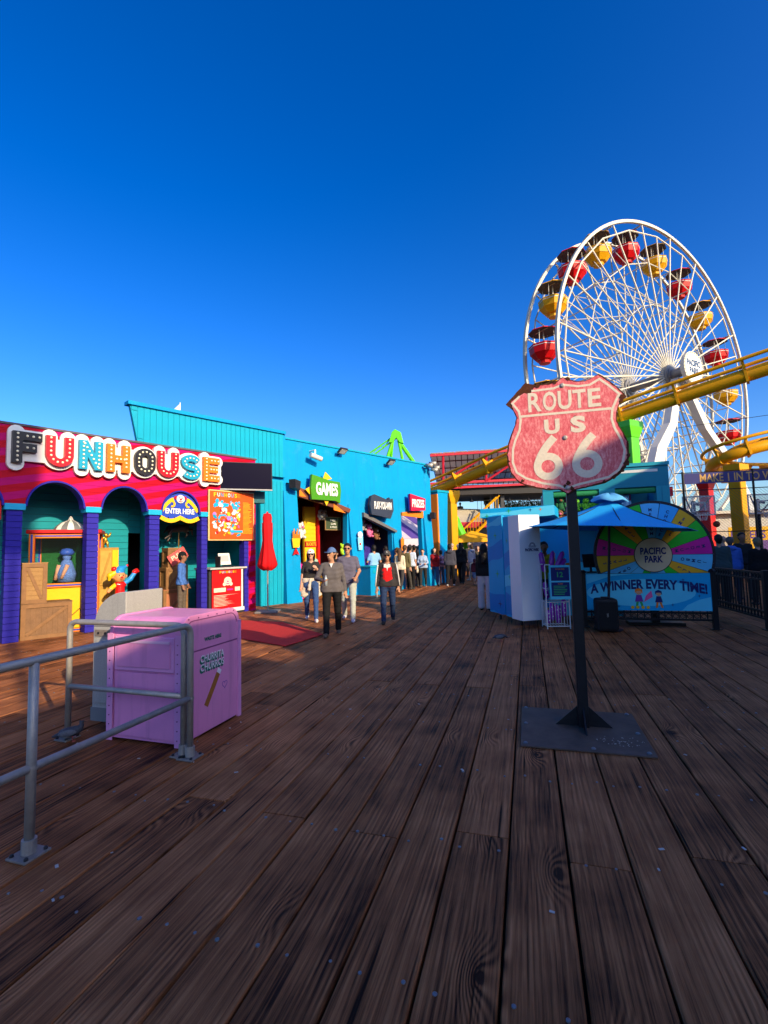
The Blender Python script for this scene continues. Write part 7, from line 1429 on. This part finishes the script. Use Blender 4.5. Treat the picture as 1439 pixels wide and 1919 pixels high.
CROWD = [
 ('man in a light blue shirt seen from behind at the second stall', -.42, 18.2, 330, 1.78, (.22, .42, .66), (.16, .24, .36), dict(hair=bk_, sleeve='short', armL=BENT, armR=((.4, .1, -.9), (.1, .5, -.6)), **STAND)),
 ('man in a black tee leaning at the second stall counter', .02, 19.3, 320, 1.74, (.02, .02, .022), (.06, .05, .05), dict(hair=bk_, sleeve='short', armL=BENT, **STAND)),
 ('woman in a yellow-patterned top beside the second stall', .48, 19.2, 300, 1.66, (.45, .30, .12), (.03, .03, .04), dict(hair=((.10, .05, .02), 'short'), fem=True, **STAND)),
 ('long-haired woman in a cream top with her back turned', .62, 20.3, 20, 1.68, (.66, .58, .42), (.05, .045, .045), dict(hair=((.10, .055, .03), 'long'), fem=True, skin='light', **WALK1)),
 ('man in an olive jacket beside the cream-topped woman', .86, 20.9, 30, 1.80, (.13, .11, .05), (.06, .055, .05), dict(hair=((.09, .05, .03), 'short'), skin='light', **WALK2)),
 ('man in a pale blue tee and black trousers with his back turned', 1.10, 21.2, 10, 1.76, (.46, .54, .68), (.012, .012, .014), dict(hair=bk_, cap=(.05, .045, .045), sleeve='short', **STAND)),
 ('person in black near the far end of the blue wall, left one', 1.36, 22.6, 340, 1.76, (.014, .014, .016), (.02, .02, .025), dict(hair=bk_, **STAND)),
 ('person in black near the far end of the blue wall, right one', 1.66, 23.2, 20, 1.80, (.018, .016, .018), (.02, .02, .02), dict(hair=bk_, **WALK1)),
 ('woman in a light blue shirt holding a yellow cup and white bag', 1.72, 22.2, 185, 1.62, (.32, .42, .60), (.030, .026, .028), dict(hair=((.02, .015, .012), 'short'), fem=True, skin='light', armL=BENT, armR=BENT, extra=tote((.58, .54, .46)), **WALK2)),
 ('man in a dark brown shirt behind the woman with the white bag', 2.02, 23.3, 180, 1.78, (.055, .045, .04), (.10, .085, .06), dict(hair=gy, skin='light', **WALK1)),
 ('woman in a dark red jumper and blue jeans with long black hair', 2.34, 22.9, 178, 1.66, (.26, .008, .012), (.03, .07, .16), dict(hair=bl_, fem=True, skin='light', wide=1.4, **WALK1)),
 ('child with a mauve backpack beside the woman in red', 2.72, 23.6, 330, 1.50, (.20, .11, .18), (.03, .04, .08), dict(hair=bk_, extra=pack((.26, .14, .22)), **STAND)),
 ('man in a slate hooded top walking away, left of the pair', 2.98, 22.2, 12, 1.80, (.055, .055, .075), (.010, .010, .011), dict(hair=bk_, hood=True, shoes=(.40, .38, .38), stout=1.1, **WALK2)),
 ('person in a black hooded top walking away, right of the pair', 3.72, 23.6, 20, 1.86, (.008, .008, .009), (.008, .008, .009), dict(hair=((.010, .009, .009), 'long'), hood=True, stout=1.12, wide=1.2, **WALK1)),
 ('older man in glasses and brown jacket facing the viewer', 3.62, 26.0, 190, 1.84, (.06, .05, .042), (.17, .14, .11), dict(hair=gy, skin='pale', glasses=True, armL=BENT, **WALK1)),
 ('person in a pale grey hooded top and white trousers', 4.55, 25.4, 320, 1.78, (.34, .33, .40), (.60, .56, .46), dict(hair=((.05, .03, .02), 'short'), hood=True, skin='light', shoes=(.7, .68, .62), **WALK2)),
 ('small child in a maroon hooded coat and blue shorts', 4.12, 22.3, 20, 1.14, (.085, .012, .022), (.16, .24, .44), dict(hair=((.085, .012, .022), 'short'), hood=True, leg='short', skin='light', shoes=(.08, .07, .08), **WALK1)),
 ('long black-haired woman in white trousers beside the blue kiosk', 2.58, 12.62, 20, 1.70, (.012, .012, .014), (.56, .52, .55), dict(hair=bl_, fem=True, wide=1.7, shoes=(.03, .03, .03), res=.016, **STAND)),
 ('woman in olive top near the older man', 5.25, 27.2, 200, 1.66, (.10, .08, .05), (.05, .05, .06), dict(hair=br_, fem=True, skin='light', **STAND)),
 ('tall person in dark clothes under the yellow umbrella', 5.0, 28.6, 160, 1.84, (.05, .04, .04), (.03, .03, .03), dict(hair=gy, skin='light', **STAND)),
 ('person in a white top between the yellow column and tapered column', 3.10, 26.6, 200, 1.74, (.56, .54, .50), (.42, .40, .36), dict(hair=br_, skin='light', **WALK1)),
 ('person in navy near the foot of the thick yellow column', 3.28, 27.6, 150, 1.76, (.03, .04, .09), (.03, .03, .04), dict(hair=bk_, **STAND)),
 ('person in black beside the kiosk in the distance', 4.95, 24.2, 30, 1.76, (.02, .018, .018), (.10, .14, .24), dict(hair=bl_, **WALK2)),
 ('seller in a lime shirt behind the kiosk counter', 3.62, 10.95, 200, 1.70, (.42, .42, .03), (.02, .02, .02), dict(hair=bk_, skin='brown', lean=14, armR=BENT, res=.016, **STAND)),
 # right-hand group beyond the iron fence
 ('dark-haired person in a dark teal jacket at the left of the group by the fence', 8.52, 12.3, 20, 1.78, (.035, .065, .07), (.03, .03, .03), dict(hair=bk_, skin='tan', res=.016, stout=1.15, **STAND)),
 ('person in a bright blue hooded jacket in the group by the fence', 9.02, 12.6, 35, 1.72, (.05, .14, .48), (.03, .04, .07), dict(hair=((.10, .08, .07), 'short'), hood=True, res=.016, stout=1.18, lean=8, **STAND)),
 ('balding man with brown top behind the blue jacket', 9.55, 13.6, 340, 1.76, (.20, .12, .10), (.05, .05, .05), dict(hair=((.08, .05, .03), 'none'), skin='light', **STAND)),
 ('person in black with a pink collar in the group by the fence', 10.0, 13.5, 200, 1.84, (.02, .018, .02), (.05, .05, .05), dict(hair=bk_, skin='brown', **STAND)),
 ('fair-haired person in a black coat at the right of the group by the fence', 9.42, 12.2, 10, 1.68, (.010, .010, .012), (.03, .03, .03), dict(hair=((.22, .15, .08), 'short'), skin='light', res=.016, stout=1.18, **STAND)),
 # upper terrace
 ('person leaning on the far terrace rail, leftmost', 5.9, 37.0, 180, 1.74, (.10, .08, .07), (.03, .03, .03), dict(hair=bk_, z0=4.05 if False else 3.3, **STAND)),
 ('person standing on the far terrace beside the dark post', 7.9, 36.6, 190, 1.74, (.04, .05, .06), (.03, .03, .03), dict(hair=bk_, z0=4.05, **STAND)),
 ('person in grey on the far terrace beside the hedge', 8.9, 36.9, 170, 1.74, (.16, .13, .12), (.03, .03, .03), dict(hair=((.12, .08, .05), 'short'), z0=4.05, **STAND)),
 ('woman in black tee inside the first stall', -1.75, 17.2, 200, 1.60, (.02, .02, .02), (.30, .10, .12), dict(hair=bk_, sleeve='short', **STAND)),
 ('shopper with a pale green backpack at the first stall', -2.55, 16.75, 340, 1.62, (.30, .42, .33), (.02, .02, .02), dict(hair=((.40, .14, .05), 'short'), extra=pack((.36, .50, .40)), **STAND)),
]
for lb, x, y, az, H_, tc_, bc_, op in CROWD:
    if 20 < y < 30: x, y = x*.915, y*.915
    person(lb, x, y, az, H_, tc_, bc_, **{**dict(res=.024), **op})
rc = random.Random(77)
tops = [((.03, .03, .04), 'black'), ((.30, .05, .05), 'brick red'), ((.10, .16, .30), 'denim blue'), ((.48, .46, .42), 'off-white'), ((.20, .16, .10), 'khaki'), ((.16, .16, .17), 'grey'), ((.05, .10, .08), 'bottle green')]
FAR = [(1.30, 24.6), (1.95, 25.4), (2.30, 26.2), (2.75, 25.0), (3.05, 28.6), (3.9, 29.4), (4.2, 27.6), (4.6, 30.6), (5.5, 29.0), (5.9, 28.0), (5.6, 25.9), (6.2, 27.2), (2.0, 28.0), (1.6, 26.8), (5.15, 24.6), (6.4, 29.8)]
near_of = ['beside the tapered column', 'behind the person in red', 'left of the thick yellow column', 'beyond the child with the backpack', 'under the coaster column', 'beside the cafe umbrella', 'behind the older man in glasses', 'under the cafe umbrella pole', 'right of the cafe umbrella', 'near the distant stall front', 'left of the blue kiosk edge', 'half hidden by the kiosk edge', 'behind the far end of the blue wall', 'beside the striped tent', 'behind the small child', 'farthest by the kiosk edge']
for (x, y), nr in zip(FAR, near_of):
    x, y = x*.93, y*.93
    c_, nm = rc.choice(tops); az = rc.choice([0, 15, 340, 180, 195, 165, 90])
    person('distant %s-topped person %s' % (nm, nr), x, y, az+rc.uniform(-15, 15), rc.uniform(1.6, 1.84), tuple(q*rc.uniform(.8, 1.2) for q in c_), rc.choice([(.02, .02, .025), (.05, .08, .16), (.12, .10, .08)]), hair=(rc.choice([(.012, .01, .01), (.06, .035, .02), (.25, .22, .2)]), rc.choice(['short', 'long', 'short'])), skin=rc.choice(['light', 'tan', 'brown']), fem=rc.random() < .5, res=.027, **rc.choice([WALK1, WALK2, STAND]))
# ---- jester statue and carousel horse in the funhouse
def W1p(x, y, z): return W1 + Matrix.Rotation(azr(A1), 3, 'Z') @ Vector((x, y, z))
JB = MB().lathe([(0, 0), (.20, 0), (.24, .15), (.25, .30), (.24, .45), (.20, .58), (0, .58)], 16).obj('black_barrel', M_black, smooth=True); JB.location = W1p(2.02, .42, 0); tag(JB, 'black barrel under the jester statue', 'barrel')
JE = empty('jester_statue', W1p(2.02, .42, .58), azr(A1), 'colourful waving jester statue in the second arch', 'statue'); j_b = mk('jester blue', (.02, .25, .62), .25, coat=.5); j_r = mk('jester red', (.60, .01, .01), .25, coat=.5); j_y = mk('jester yellow', (.80, .48, .01), .25, coat=.5); j_s = mk('jester skin', (.60, .26, .10), .3)
def blob(name, m, P, res=.014, par=JE):
    S_ = Sdf(); [S_.cap(*q) for q in P]; return S_.obj(name, m, par, res)
blob('torso', j_r, [((0, 0, .16), (0, 0, .36), .11, .09, .03), ((-.07, 0, .38), (.07, 0, .38), .07, .07, .03)]); blob('leg', j_y, [((-.06, 0, .12), (-.20, -.10, .05), .07, .06, .02)]); blob('leg', j_y, [((.06, 0, .12), (.04, -.18, .05), .07, .06, .02)]); blob('shoe', j_r, [((-.22, -.12, .05), (-.30, -.16, .06), .065, .05, .02)]); blob('hip', j_b, [((.10, .02, .12), (.22, .05, .08), .10, .08, .02)])
blob('arm', j_b, [((.10, 0, .40), (.22, -.03, .50), .055, .055, .02), ((.22, -.03, .50), (.30, -.04, .62), .055, .05, .02)]); blob('glove', j_r, [((.31, -.04, .66), (.35, -.04, .70), .06, .045, .02), ((.33, -.04, .66), (.40, -.04, .67), .03, .025, .02)])
blob('arm', j_y, [((-.10, 0, .38), (-.22, -.05, .30), .05, .05, .02)]); blob('glove', j_s, [((-.24, -.06, .28), (-.28, -.08, .24), .045, .04, .02)])
hd = blob('head', j_s, [((-.03, -.03, .55), (-.02, -.03, .57), .125, .125, .02), ((-.03, -.15, .54), (-.03, -.17, .53), .03, .03, .02), ((-.16, 0, .56), (-.17, 0, .57), .04, .04, .02), ((.11, 0, .56), (.12, 0, .57), .04, .04, .02)], .012)
blob('hat', j_b, [((-.02, 0, .68), (0, 0, .72), .12, .10, .03), ((0, 0, .74), (.12, -.01, .80), .06, .03, .03)], par=hd); blob('hat_tail', j_y, [((-.12, 0, .66), (-.22, 0, .60), .07, .06, .03), ((-.22, 0, .60), (-.24, 0, .50), .06, .03, .03)], par=hd); blob('pompom', j_r, [((-.14, 0, .74), (-.14, 0, .75), .06, .06, .02)], par=hd); MB().ball((.15, -.01, .82), .03).obj('bell', j_r, hd, smooth=True)
MB().ball((-.03, -.19, .55), .028).obj('nose', j_r, hd, smooth=True); MB().ball((-.07, -.15, .60), .014).obj('eye', M_black, hd, smooth=True); MB().ball((.01, -.15, .60), .014).obj('eye', M_black, hd, smooth=True)
HO = empty('carousel_horse', W1p(3.72, .98, 2.32), azr(A1), 'dark grey carousel horse on a pole high in the third arch', 'statue'); h_m = mk('dark pewter', (.075, .065, .065), .45, .3)
S_ = Sdf(); S_.cap((-.24, 0, 0), (.18, 0, .02), .10, .105, .05); S_.cap((.18, 0, .05), (.30, 0, .17), .085, .055, .04); S_.cap((.30, 0, .19), (.42, 0, .10), .05, .03, .02); S_.cap((-.27, 0, .05), (-.40, 0, -.10), .03, .02, .03)
for sx, f, b_ in ((-.055, (.34, -.02), (.36, -.16)), (.055, (.30, -.12), (.22, -.22))): S_.cap((.18, sx, -.04), (f[0], sx, f[1]), .045, .032, .02); S_.cap((f[0], sx, f[1]), (b_[0], sx, b_[1]), .03, .022, .02)
for sx, f, b_ in ((-.055, (-.30, -.18), (-.40, -.26)), (.055, (-.20, -.20), (-.28, -.32))): S_.cap((-.24, sx, -.04), (f[0], sx, f[1]), .055, .035, .02); S_.cap((f[0], sx, f[1]), (b_[0], sx, b_[1]), .03, .022, .02)
S_.obj('horse', h_m, HO, .016); rod('pole', mk('brass pole', (.45, .30, .10), .3, .8), HO, (0, 0, -.50), (0, 0, 1.0), .018)
RY = empty('red_arch_sign', W1, azr(A1), 'red sign board with a white letter in the leftmost arch', 'sign'); part('board', M_red, RY, -1.30, -.335, .05, .09, 2.40, 2.78); text('lettering', 'PLAY', M_white, RY, (-.82, .048, 2.59), w=.86, h=.24, bold=.04)
